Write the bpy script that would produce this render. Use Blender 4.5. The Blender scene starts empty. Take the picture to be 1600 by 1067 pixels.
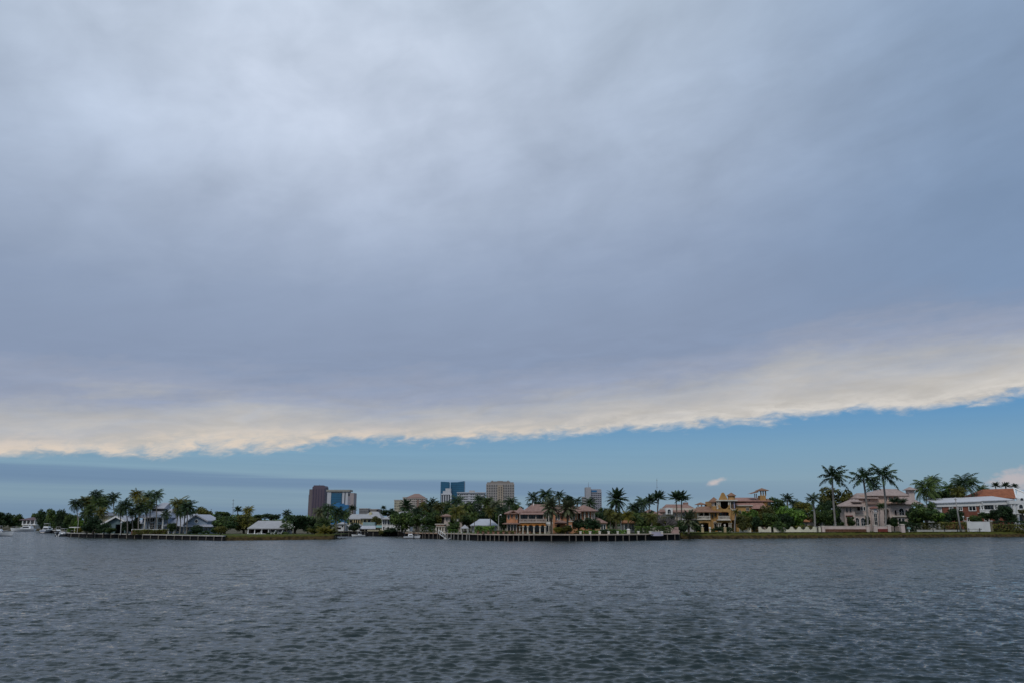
import bpy, math, random
import numpy as np
R = math.radians
scene = bpy.context.scene
COL = scene.collection

# ------------------------------------------------------------------ camera
CAM_Z, FPX, PITCH = 5.0, 1256.0, math.atan((815.0 - 533.5) / 1256.0)
SP, CP = math.sin(PITCH), math.cos(PITCH)
cam_d = bpy.data.cameras.new('camera')
cam_d.sensor_width = 36.0
cam_d.lens = FPX / 1600.0 * 36.0
cam_d.clip_start, cam_d.clip_end = 0.5, 20000.0
cam = bpy.data.objects.new('camera', cam_d)
COL.objects.link(cam)
cam.location = (0, 0, CAM_Z)
cam.rotation_euler = (math.pi / 2 + PITCH, 0, 0)
scene.camera = cam

# ------------------------------------------------------------------ exposure
scene.view_settings.view_transform = 'Standard'
scene.view_settings.look = 'None'
scene.view_settings.exposure = 0.0
scene.view_settings.gamma = 1.0
scene.view_settings.use_curve_mapping = False
scene.cycles.max_bounces = 6
scene.cycles.diffuse_bounces = 3
scene.cycles.glossy_bounces = 3
scene.cycles.transparent_max_bounces = 6

SUN_EL, SUN_AZ = R(48), R(200)      # azimuth from +Y (the view) clockwise


def lin(c):
    return tuple(((x / 255) / 12.92 if x <= 10.3 else ((x / 255 + 0.055) / 1.055) ** 2.4) for x in c)


def pix_dir(px, py):
    u, v = (px - 800) / FPX, (533.5 - py) / FPX
    x, y, z = u, CP - v * SP, SP + v * CP
    n = math.sqrt(x * x + y * y + z * z)
    return x / n, y / n, z / n


# ------------------------------------------------------------------ sky
world = bpy.data.worlds.new('World')
scene.world = world
world.use_nodes = True
NT = world.node_tree
for n in list(NT.nodes):
    NT.nodes.remove(n)
SKY_K = 0.1


class NB:
    """small node-tree writer"""
    def __init__(self, nt):
        self.nt = nt

    def _in(self, sock, v):
        if v is None:
            return
        if hasattr(v, 'is_output'):
            self.nt.links.new(v, sock)
        else:
            sock.default_value = v

    def m(self, op, a, b=None, c=None, clamp=False):
        n = self.nt.nodes.new('ShaderNodeMath')
        n.operation = op
        n.use_clamp = clamp
        for i, v in enumerate((a, b, c)):
            if v is not None:
                self._in(n.inputs[i], v)
        return n.outputs[0]

    def comb(self, x, y, z=0.0):
        n = self.nt.nodes.new('ShaderNodeCombineXYZ')
        for i, v in enumerate((x, y, z)):
            self._in(n.inputs[i], v)
        return n.outputs[0]

    def noise(self, vec, scale=1.0, detail=4.0, rough=0.5, dist=0.0, color=False):
        n = self.nt.nodes.new('ShaderNodeTexNoise')
        if vec is not None:
            self._in(n.inputs['Vector'], vec)
        n.inputs['Scale'].default_value = scale
        n.inputs['Detail'].default_value = detail
        n.inputs['Roughness'].default_value = rough
        n.inputs['Distortion'].default_value = dist
        return n.outputs['Color'] if color else n.outputs['Fac']

    def step(self, v, a, b, o0=0.0, o1=1.0):
        n = self.nt.nodes.new('ShaderNodeMapRange')
        n.interpolation_type = 'SMOOTHSTEP'
        self._in(n.inputs[0], v)
        for i, q in enumerate((a, b, o0, o1)):
            n.inputs[i + 1].default_value = q
        return n.outputs[0]

    def mix(self, f, a, b, op='MIX'):
        n = self.nt.nodes.new('ShaderNodeMix')
        n.data_type = 'RGBA'
        n.blend_type = op
        n.clamp_result = False
        self._in(n.inputs[0], f)
        for s, v in ((n.inputs[6], a), (n.inputs[7], b)):
            if isinstance(v, tuple) and len(v) == 3:
                v = (*v, 1.0)
            self._in(s, v)
        return n.outputs[2]

    def ramp(self, f, stops, interp='EASE'):
        n = self.nt.nodes.new('ShaderNodeValToRGB')
        cr = n.color_ramp
        cr.interpolation = interp
        while len(cr.elements) < len(stops):
            cr.elements.new(0.5)
        for e, (p, c) in zip(cr.elements, stops):
            e.position = p
        for e, (p, c) in zip(cr.elements, stops):
            e.color = (*c, 1.0)
        self._in(n.inputs[0], f)
        return n.outputs[0]


def build_sky():
    b = NB(NT)
    tc = NT.nodes.new('ShaderNodeTexCoord')
    sx = NT.nodes.new('ShaderNodeSeparateXYZ')
    NT.links.new(tc.outputs['Generated'], sx.inputs[0])
    x, y, z = sx.outputs
    az = b.m('ARCTAN2', x, y)
    el = b.m('MULTIPLY', b.m('ARCSINE', z), 57.2958)          # degrees
    azd = b.m('MULTIPLY', az, 57.2958)
    # the lower rim of the cloud sheet: elevation as a quadratic of azimuth
    pts = [(0, 712), (150, 714), (290, 716), (500, 700), (650, 688), (800, 680), (930, 681), (1100, 663), (1250, 655),
           (1390, 640), (1500, 633), (1600, 620)]
    A, E = [], []
    for p in pts:
        d = pix_dir(*p)
        A.append(math.degrees(math.atan2(d[0], d[1])))
        E.append(math.degrees(math.asin(d[2])))
    c2, c1, c0 = np.polyfit(A, E, 2)
    azc = b.m('MINIMUM', b.m('MAXIMUM', azd, -36.0), 36.0)
    edge = b.m('ADD', b.m('MULTIPLY', b.m('ADD', b.m('MULTIPLY', azc, float(c2)), float(c1)), azc), float(c0))
    h = b.m('SUBTRACT', el, edge)                              # degrees above the rim
    # noise for the ragged rim
    v1 = b.comb(b.m('MULTIPLY', azd, 0.22), b.m('MULTIPLY', b.m('SUBTRACT', h, b.m('MULTIPLY', azd, 0.05)), 0.60), 3.1)
    n_edge = b.noise(v1, 1.0, 8.0, 0.6, 0.35)
    v1b = b.comb(b.m('MULTIPLY', azd, 0.7), b.m('MULTIPLY', h, 1.9), 1.7)
    n_edge2 = b.noise(v1b, 1.0, 6.0, 0.62, 0.5)
    v1c = b.comb(b.m('MULTIPLY', azd, 0.07), 0.0, 8.3)
    n_edge3 = b.noise(v1c, 1.0, 2.0, 0.5)
    hn = b.m('ADD', h, b.m('MULTIPLY', b.m('SUBTRACT', n_edge, 0.5), 2.2))
    hn = b.m('ADD', hn, b.m('MULTIPLY', b.m('SUBTRACT', n_edge2, 0.5), 1.1))
    hn = b.m('ADD', hn, b.m('MULTIPLY', b.m('SUBTRACT', n_edge3, 0.5), 0.6))
    mask = b.step(hn, -0.22, 0.62)
    # soft billows overhead, drawn out along the drift of the sheet
    ca, sa = math.cos(R(17)), math.sin(R(17))
    azs = b.m('MULTIPLY', azd, b.m('COSINE', b.m('MULTIPLY', el, 0.01745)))
    ru = b.m('ADD', b.m('MULTIPLY', azs, ca), b.m('MULTIPLY', el, sa))
    rv = b.m('SUBTRACT', b.m('MULTIPLY', el, ca), b.m('MULTIPLY', azs, sa))
    n_big = b.noise(b.comb(b.m('MULTIPLY', ru, 0.040), b.m('MULTIPLY', rv, 0.085), 0.7), 1.0, 5.0, 0.52, 0.5)
    n_mid = b.noise(b.comb(b.m('MULTIPLY', ru, 0.20), b.m('MULTIPLY', rv, 0.27), 5.2), 1.0, 6.0, 0.5, 0.3)
    n_fib = b.noise(b.comb(b.m('MULTIPLY', ru, 0.055), b.m('MULTIPLY', rv, 0.62), 2.9), 1.0, 6.0, 0.55, 0.8)
    # streaks along the rim, low down
    vs = b.comb(b.m('MULTIPLY', azd, 0.05), b.m('MULTIPLY', h, 0.33), 9.4)
    n_str = b.noise(vs, 1.0, 7.0, 0.58, 0.5)
    vs2 = b.comb(b.m('MULTIPLY', azd, 0.2), b.m('MULTIPLY', h, 1.1), 2.4)
    n_str2 = b.noise(vs2, 1.0, 7.0, 0.6, 0.6)
    hd = b.m('ADD', hn, b.m('MULTIPLY', b.m('SUBTRACT', n_str, 0.5), 5.0))
    hd = b.m('ADD', hd, b.m('MULTIPLY', b.m('SUBTRACT', n_str2, 0.5), 1.8))
    hd = b.m('ADD', hd, b.m('MULTIPLY', b.m('SUBTRACT', n_big, 0.5), 4.0))
    # the bright rim is deeper towards the right
    hd = b.m('SUBTRACT', hd, b.m('MULTIPLY', b.step(azd, -14.0, 28.0), 0.2))
    S = 40.0
    f = b.m('DIVIDE', b.m('ADD', hd, 2.0), S, clamp=True)
    stops = [(-1.0, (194, 190, 185)), (0.4, (193, 190, 186)), (1.3, (186, 185, 185)), (2.6, (171, 175, 183)), (4.2, (150, 160, 181)),
             (6.2, (135, 150, 176)), (11.0, (138, 154, 180)), (17.0, (151, 166, 189)), (24.0, (165, 180, 201)), (34.0, (174, 189, 207))]
    cloud = b.ramp(f, [((p + 2.0) / S, lin(c)) for p, c in stops], 'LINEAR')
    # brighter fibrous patches overhead
    up = b.step(el, 9.0, 26.0)
    lum = b.m('ADD', 1.0, b.m('MULTIPLY', b.m('MULTIPLY', b.m('SUBTRACT', n_big, 0.5), 0.50), up))
    lum = b.m('ADD', lum, b.m('MULTIPLY', b.m('MULTIPLY', b.m('SUBTRACT', n_mid, 0.5), 0.30), up))
    lum = b.m('ADD', lum, b.m('MULTIPLY', b.m('SUBTRACT', n_fib, 0.5), 0.06))
    lum = b.m('ADD', lum, b.m('MULTIPLY', b.m('MULTIPLY', b.m('SUBTRACT', n_str2, 0.5), 0.42), b.step(h, 9.0, 2.0)))
    # thinner, brighter cloud high up a little left of the view, thicker and bluer out to the right
    d0 = pix_dir(500, 110)
    ga = b.m('DIVIDE', b.m('SUBTRACT', azd, math.degrees(math.atan2(d0[0], d0[1]))), 20.0)
    ge = b.m('DIVIDE', b.m('SUBTRACT', el, math.degrees(math.asin(d0[2]))), 11.0)
    gl = b.m('EXPONENT', b.m('MULTIPLY', b.m('ADD', b.m('MULTIPLY', ga, ga), b.m('MULTIPLY', ge, ge)), -1.0))
    gl = b.m('MULTIPLY', gl, b.m('ADD', 0.6, b.m('MULTIPLY', n_mid, 0.8)))
    lum = b.m('ADD', lum, b.m('MULTIPLY', gl, 0.33))
    side = b.m('MULTIPLY', b.m('MULTIPLY', b.step(azd, 10.0, 36.0), b.step(hd, 4.5, 8.0)), 0.55)
    cloud = b.mix(side, cloud, lin((116, 145, 180)))
    cloud = b.mix(b.m('MULTIPLY', gl, 0.4), cloud, lin((190, 195, 206)))
    cloud = b.mix(1.0, cloud, b.comb(lum, lum, lum), 'MULTIPLY')
    # sunlit tufts along the rim, warmer to the left
    tuft = b.m('MULTIPLY', b.step(hn, 1.9, 0.3), b.step(b.m('ADD', b.m('MULTIPLY', n_edge2, 0.6), b.m('MULTIPLY', n_str2, 0.4)), 0.40, 0.62))
    warm = b.mix(b.step(azd, -8.0, 14.0), lin((234, 214, 192)), lin((222, 217, 210)))
    cloud = b.mix(b.m('MULTIPLY', tuft, 0.62), cloud, warm)
    # clear strip below the sheet
    clear = b.ramp(b.m('DIVIDE', el, 12.0, clamp=True),
                   [(0.0, lin((123, 147, 166))), (0.22, lin((130, 158, 176))), (0.40, lin((119, 157, 184))),
                    (0.62, lin((90, 144, 189))), (1.0, lin((70, 128, 180)))], 'LINEAR')
    # grey-blue stratus bands low on the left
    vb = b.comb(b.m('MULTIPLY', azd, 0.035), b.m('MULTIPLY', b.m('ADD', el, b.m('MULTIPLY', azd, 0.012)), 1.5), 4.4)
    n_bar = b.noise(vb, 1.0, 5.0, 0.55, 0.25)
    hb = b.m('ADD', b.m('ADD', el, b.m('MULTIPLY', azd, 0.018)), b.m('MULTIPLY', b.m('SUBTRACT', n_bar, 0.5), 1.5))
    band = b.m('MULTIPLY', b.step(hb, 1.1, 2.1), b.step(hb, 3.15, 2.65))
    band2 = b.step(hb, 1.25, 0.2)
    bands = b.m('MAXIMUM', b.m('MULTIPLY', band, 0.75), b.m('MULTIPLY', band2, 0.45))
    bands = b.m('MULTIPLY', bands, b.step(azd, 27.0, -6.0, 0.15, 1.0))
    low = b.mix(bands, clear, lin((101, 129, 163)))
    n_thin = b.noise(b.comb(b.m('MULTIPLY', azd, 0.05), b.m('MULTIPLY', b.m('ADD', el, b.m('MULTIPLY', azd, 0.01)), 2.6), 7.7), 1.0, 5.0, 0.6, 0.2)
    lf = b.m('ADD', 1.0, b.m('MULTIPLY', b.m('SUBTRACT', n_thin, 0.5), b.step(azd, 24.0, -12.0, 0.06, 0.28)))
    low = b.mix(1.0, low, b.comb(lf, b.m('MULTIPLY_ADD', lf, 0.8, 0.2), b.m('MULTIPLY_ADD', lf, 0.6, 0.4)), 'MULTIPLY')
    # two small cumulus near the horizon
    for (cxp, cyp, rw, rh, seed, warm) in ((1119, 752, 0.62, 0.24, 2.0, (196, 186, 186)), (1592, 747, 1.9, 0.75, 6.0, (186, 178, 182))):
        d = pix_dir(cxp, cyp)
        a0, e0 = math.degrees(math.atan2(d[0], d[1])), math.degrees(math.asin(d[2]))
        da = b.m('DIVIDE', b.m('SUBTRACT', azd, a0), rw)
        de = b.m('DIVIDE', b.m('SUBTRACT', b.m('SUBTRACT', el, e0), b.m('MULTIPLY', b.m('SUBTRACT', azd, a0), 0.22)), rh)
        rr = b.m('SQRT', b.m('ADD', b.m('MULTIPLY', da, da), b.m('MULTIPLY', de, de)))
        nn = b.noise(b.comb(b.m('MULTIPLY', azd, 1.3), b.m('MULTIPLY', el, 2.2), seed), 1.0, 6.0, 0.6)
        rr = b.m('ADD', rr, b.m('MULTIPLY', b.m('SUBTRACT', nn, 0.5), 1.9))
        low = b.mix(b.m('MULTIPLY', b.step(rr, 1.15, 0.2), 0.88), low, lin(warm))
    # below the horizon: dull ground light
    sky = NT.nodes.new('ShaderNodeTexSky')
    sky.sky_type = 'NISHITA'
    sky.sun_disc = False
    sky.sun_elevation = SUN_EL
    sky.sun_rotation = SUN_AZ
    k = 1.0 / SKY_K
    low = b.mix(1.0, low, (k, k, k), 'MULTIPLY')
    low = b.mix(0.04, low, sky.outputs[0])
    cloud = b.mix(1.0, cloud, (k, k, k), 'MULTIPLY')
    out_c = b.mix(mask, low, cloud)
    bg = NT.nodes.new('ShaderNodeBackground')
    bg.inputs['Strength'].default_value = SKY_K
    NT.links.new(out_c, bg.inputs['Color'])
    wo = NT.nodes.new('ShaderNodeOutputWorld')
    NT.links.new(bg.outputs[0], wo.inputs[0])


build_sky()

# ------------------------------------------------------------------ sun behind thin cloud
sun_d = bpy.data.lights.new('sun', 'SUN')
sun_d.energy = 1.15
sun_d.angle = R(14)
sun_d.color = (1.0, 0.95, 0.88)
sun = bpy.data.objects.new('sun', sun_d)
COL.objects.link(sun)
sun.rotation_euler = (math.pi / 2 - SUN_EL, 0, math.pi - SUN_AZ)

# ------------------------------------------------------------------ helpers: measuring
def W(px, py, Y):
    """world x and z of the photo point (px, py) on the plane at distance Y"""
    u, v = (px - 800) / FPX, (533.5 - py) / FPX
    d = CP - v * SP
    return u * Y / d, CAM_Z + Y * (SP + v * CP) / d


def G(px, Y, z=0.0):
    """world x of photo column px at distance Y and height z"""
    t = (z - CAM_Z) / Y
    v = (t * CP - SP) / (CP + t * SP)
    return (px - 800) / FPX * Y / (CP - v * SP)


def ground_z(px):
    return 1.35 if px < 531 else 1.75


# ------------------------------------------------------------------ helpers: materials
MATS = {}


def mat(name, col, rough=0.7, var=0.18, scale=0.6, spec=0.3, hue=0.0, metal=0.0, stripes=None, stain=0.0, obj_var=0.0):
    if name in MATS:
        return MATS[name]
    m = bpy.data.materials.new(name)
    m.use_nodes = True
    nt = m.node_tree
    p = nt.nodes['Principled BSDF']
    b = NB(nt)
    tc = nt.nodes.new('ShaderNodeTexCoord')
    geo = nt.nodes.new('ShaderNodeNewGeometry')
    n1 = b.noise(geo.outputs['Position'], scale, 6.0, 0.6)
    lo = tuple(c * (1 - var) for c in col)
    hi = tuple(min(1.0, c * (1 + var)) for c in col)
    if hue:
        hi = (hi[0] * (1 + hue), hi[1], hi[2] * (1 - hue))
    c = b.mix(b.step(n1, 0.3, 0.7), lo, hi)
    if stripes:                       # (axis vector, period, darkening): tile courses, boards, seams
        ax, per, dark = stripes
        vm = nt.nodes.new('ShaderNodeVectorMath')
        vm.operation = 'DOT_PRODUCT'
        nt.links.new(geo.outputs['Position'], vm.inputs[0])
        vm.inputs[1].default_value = ax
        fr = b.m('FRACT', b.m('DIVIDE', vm.outputs['Value'], per))
        s = b.m('ABSOLUTE', b.m('SUBTRACT', fr, 0.5))
        c = b.mix(b.m('MULTIPLY', b.step(s, 0.30, 0.48), dark), c, tuple(q * 0.35 for q in col))
    if stain:
        sv = nt.nodes.new('ShaderNodeMapping')
        sv.inputs['Scale'].default_value = (1.4, 1.4, 0.16)
        nt.links.new(geo.outputs['Position'], sv.inputs[0])
        n2 = b.noise(sv.outputs[0], 0.9, 5.0, 0.65)
        c = b.mix(b.m('MULTIPLY', b.step(n2, 0.50, 0.78), stain), c, tuple(q * 0.45 for q in col))
    if obj_var:
        oi = nt.nodes.new('ShaderNodeObjectInfo')
        f = b.m('ADD', 1.0 - obj_var, b.m('MULTIPLY', oi.outputs['Random'], 2 * obj_var))
        c = b.mix(1.0, c, b.comb(f, f, f), 'MULTIPLY')
    nt.links.new(c, p.inputs['Base Color'])
    p.inputs['Roughness'].default_value = rough
    p.inputs['Specular IOR Level'].default_value = spec
    p.inputs['Metallic'].default_value = metal
    MATS[name] = m
    return m


def leaf_mat(name, a, b_, rough=0.55, scale=0.35):
    """two foliage tones broken up by noise, a little of it seen against the light"""
    if name in MATS:
        return MATS[name]
    m = bpy.data.materials.new(name)
    m.use_nodes = True
    nt = m.node_tree
    p = nt.nodes['Principled BSDF']
    b = NB(nt)
    geo = nt.nodes.new('ShaderNodeNewGeometry')
    oi = nt.nodes.new('ShaderNodeObjectInfo')
    n1 = b.noise(geo.outputs['Position'], scale, 4.0, 0.6)
    c = b.mix(b.step(n1, 0.36, 0.66), a, b_)
    isl = geo.outputs['Random Per Island']
    f = b.m('ADD', 0.55, b.m('MULTIPLY', isl, 0.9))
    f = b.m('MULTIPLY', f, b.m('ADD', 0.75, b.m('MULTIPLY', oi.outputs['Random'], 0.5)))
    c = b.mix(1.0, c, b.comb(f, f, f), 'MULTIPLY')
    nt.links.new(c, p.inputs['Base Color'])
    p.inputs['Roughness'].default_value = rough
    p.inputs['Specular IOR Level'].default_value = 0.25
    tr = nt.nodes.new('ShaderNodeBsdfTranslucent')
    nt.links.new(c, tr.inputs['Color'])
    mx = nt.nodes.new('ShaderNodeMixShader')
    mx.inputs[0].default_value = 0.25
    nt.links.new(p.outputs[0], mx.inputs[1])
    nt.links.new(tr.outputs[0], mx.inputs[2])
    nt.links.new(mx.outputs[0], nt.nodes['Material Output'].inputs['Surface'])
    MATS[name] = m
    return m


# ------------------------------------------------------------------ helpers: meshes
class MB:
    def __init__(self):
        self.v, self.f = [], []

    def add(self, vs, fs):
        o = len(self.v)
        self.v.extend(vs)
        self.f.extend(tuple(i + o for i in f) for f in fs)
        return self

    def box(self, x0, x1, y0, y1, z0, z1):
        return self.add([(x0, y0, z0), (x1, y0, z0), (x1, y1, z0), (x0, y1, z0), (x0, y0, z1), (x1, y0, z1), (x1, y1, z1), (x0, y1, z1)],
                        [(0, 3, 2, 1), (4, 5, 6, 7), (0, 1, 5, 4), (1, 2, 6, 5), (2, 3, 7, 6), (3, 0, 4, 7)])

    def pbox(self, px0, py0, px1, py1, Y, depth, zmin=None):
        """box whose front face fills a photo rectangle at distance Y"""
        pm = (py0 + py1) / 2
        x0, x1 = W(px0, pm, Y)[0], W(px1, pm, Y)[0]
        z1, z0 = W(px0, py0, Y)[1], W(px0, py1, Y)[1]
        if zmin is not None:
            z0 = zmin
        return self.box(x0, x1, Y, Y + depth, z0, z1)

    def obox(self, p, q, t, z0, z1, side=1.0):
        """box along the plan segment p-q, thickness t to the left of it"""
        dx, dy = q[0] - p[0], q[1] - p[1]
        n = math.hypot(dx, dy) or 1.0
        nx, ny = -dy / n * t * side, dx / n * t * side
        a = [(p[0], p[1]), (q[0], q[1]), (q[0] + nx, q[1] + ny), (p[0] + nx, p[1] + ny)]
        return self.add([(x, y, z0) for x, y in a] + [(x, y, z1) for x, y in a],
                        [(0, 3, 2, 1), (4, 5, 6, 7), (0, 1, 5, 4), (1, 2, 6, 5), (2, 3, 7, 6), (3, 0, 4, 7)])

    def prism(self, poly, y0, y1):
        """polygon given in x, z pushed from y0 to y1"""
        n = len(poly)
        return self.add([(x, y0, z) for x, z in poly] + [(x, y1, z) for x, z in poly],
                        [tuple(range(n)), tuple(range(2 * n - 1, n - 1, -1))] + [(i, i + n, (i + 1) % n + n, (i + 1) % n) for i in range(n)])

    def slab(self, poly, z0, z1):
        """polygon given in x, y pushed from z0 to z1"""
        n = len(poly)
        return self.add([(x, y, z0) for x, y in poly] + [(x, y, z1) for x, y in poly],
                        [tuple(range(n - 1, -1, -1)), tuple(range(n, 2 * n))] + [(i, (i + 1) % n, (i + 1) % n + n, i + n) for i in range(n)])

    def cyl(self, x, y, z0, z1, r0, r1=None, n=10):
        r1 = r0 if r1 is None else r1
        a = [2 * math.pi * i / n for i in range(n)]
        return self.add([(x + r0 * math.cos(t), y + r0 * math.sin(t), z0) for t in a] + [(x + r1 * math.cos(t), y + r1 * math.sin(t), z1) for t in a],
                        [tuple(range(n - 1, -1, -1)), tuple(range(n, 2 * n))] + [(i, (i + 1) % n, (i + 1) % n + n, i + n) for i in range(n)])

    def lathe(self, x, y, prof, n=12):
        k = len(prof)
        vs = [(x + r * math.cos(2 * math.pi * i / n), y + r * math.sin(2 * math.pi * i / n), z) for r, z in prof for i in range(n)]
        fs = [(j * n + i, j * n + (i + 1) % n, (j + 1) * n + (i + 1) % n, (j + 1) * n + i) for j in range(k - 1) for i in range(n)]
        return self.add(vs, fs + [tuple(range(n - 1, -1, -1)), tuple(range((k - 1) * n, k * n))])

    def tube(self, pts, rad, n=8):
        """tapered tube through points"""
        P = np.array(pts, float)
        k = len(P)
        if not hasattr(rad, '__len__'):
            rad = [rad] * k
        vs = []
        for i in range(k):
            t = P[min(i + 1, k - 1)] - P[max(i - 1, 0)]
            t = t / (np.linalg.norm(t) or 1)
            a = np.cross(t, (0.31, 0.95, 0.05) if abs(t[1]) < 0.9 else (1, 0, 0))
            a /= np.linalg.norm(a) or 1
            c = np.cross(t, a)
            for j in range(n):
                q = 2 * math.pi * j / n
                vs.append(tuple(P[i] + rad[i] * (math.cos(q) * a + math.sin(q) * c)))
        fs = [(i * n + j, i * n + (j + 1) % n, (i + 1) * n + (j + 1) % n, (i + 1) * n + j) for i in range(k - 1) for j in range(n)]
        return self.add(vs, fs + [tuple(range(n - 1, -1, -1)), tuple(range((k - 1) * n, k * n))])

    def hip(self, x0, x1, y0, y1, ze, zr, fx=None, th=0.25, ridge=None):
        """hipped roof: eaves rectangle, ridge along x inset by fx (or ridge x range)"""
        w, d = x1 - x0, y1 - y0
        if ridge is None:
            fx = min(w, d) / 2 if fx is None else fx
            r0, r1 = x0 + fx, x1 - fx
            if r0 > r1:
                r0 = r1 = (x0 + x1) / 2
        else:
            r0, r1 = ridge
        ym = (y0 + y1) / 2
        v = [(x0, y0, ze), (x1, y0, ze), (x1, y1, ze), (x0, y1, ze), (r0, ym, zr), (r1, ym, zr),
             (x0, y0, ze - th), (x1, y0, ze - th), (x1, y1, ze - th), (x0, y1, ze - th)]
        return self.add(v, [(0, 1, 5, 4), (1, 2, 5), (2, 3, 4, 5), (3, 0, 4), (6, 9, 8, 7), (0, 6, 7, 1), (1, 7, 8, 2), (2, 8, 9, 3), (3, 9, 6, 0)])

    def gable_y(self, x0, x1, y0, y1, ze0, zr, xm=None, th=0.25, ze1=None):
        """gabled roof with the ridge running away from the camera (two slabs)"""
        xm = (x0 + x1) / 2 if xm is None else xm
        ze1 = ze0 if ze1 is None else ze1
        return self.prism([(x0, ze0), (x0, ze0 - th), (xm, zr - th), (x1, ze1 - th), (x1, ze1), (xm, zr)], y0, y1)

    def gable_x(self, x0, x1, y0, y1, ze, zr, th=0.25):
        """gabled roof with the ridge running along x"""
        ym = (y0 + y1) / 2
        sec = [(y0, ze), (y0, ze - th), (ym, zr - th), (y1, ze - th), (y1, ze), (ym, zr)]
        n = 6
        return self.add([(x0, y, z) for y, z in sec] + [(x1, y, z) for y, z in sec],
                        [tuple(range(n - 1, -1, -1)), tuple(range(n, 2 * n))] + [(i, (i + 1) % n, (i + 1) % n + n, i + n) for i in range(n)])

    def arch(self, x0, x1, zs, zt, y0, y1, n=10, rise=None):
        """wall panel between zs and zt with an arched opening cut from below"""
        xm, r = (x0 + x1) / 2, (x1 - x0) / 2
        rise = min(r, zt - zs - 0.15) if rise is None else rise
        arc = [(xm - r * math.cos(math.pi * i / n), zs + rise * math.sin(math.pi * i / n)) for i in range(n + 1)]
        top = [(x0 + (x1 - x0) * i / n, zt) for i in range(n + 1)]
        for i in range(n):
            self.prism([arc[i], arc[i + 1], top[i + 1], top[i]], y0, y1)
        return self

    def mesh(self, name, off=(0, 0, 0), smooth=False):
        me = bpy.data.meshes.new(name)
        ox, oy, oz = off
        me.from_pydata([(x - ox, y - oy, z - oz) for x, y, z in self.v], [], self.f)
        me.validate()
        me.update()
        if smooth:
            for p in me.polygons:
                p.use_smooth = True
        return me


def link(name, me, material, parent=None, smooth=False):
    o = bpy.data.objects.new(name, me)
    COL.objects.link(o)
    if material is not None and len(me.materials) == 0:
        me.materials.append(material)
    if parent is not None:
        o.parent = parent
    return o


def tag(o, label=None, cat=None, group=None, kind=None):
    for k, v in (('label', label), ('category', cat), ('group', group), ('kind', kind)):
        if v:
            o[k] = v
    return o


def structure(name, mb, material, smooth=False, kind='structure'):
    o = link(name, mb.mesh(name, smooth=smooth), material)
    o['kind'] = kind
    return o


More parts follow.
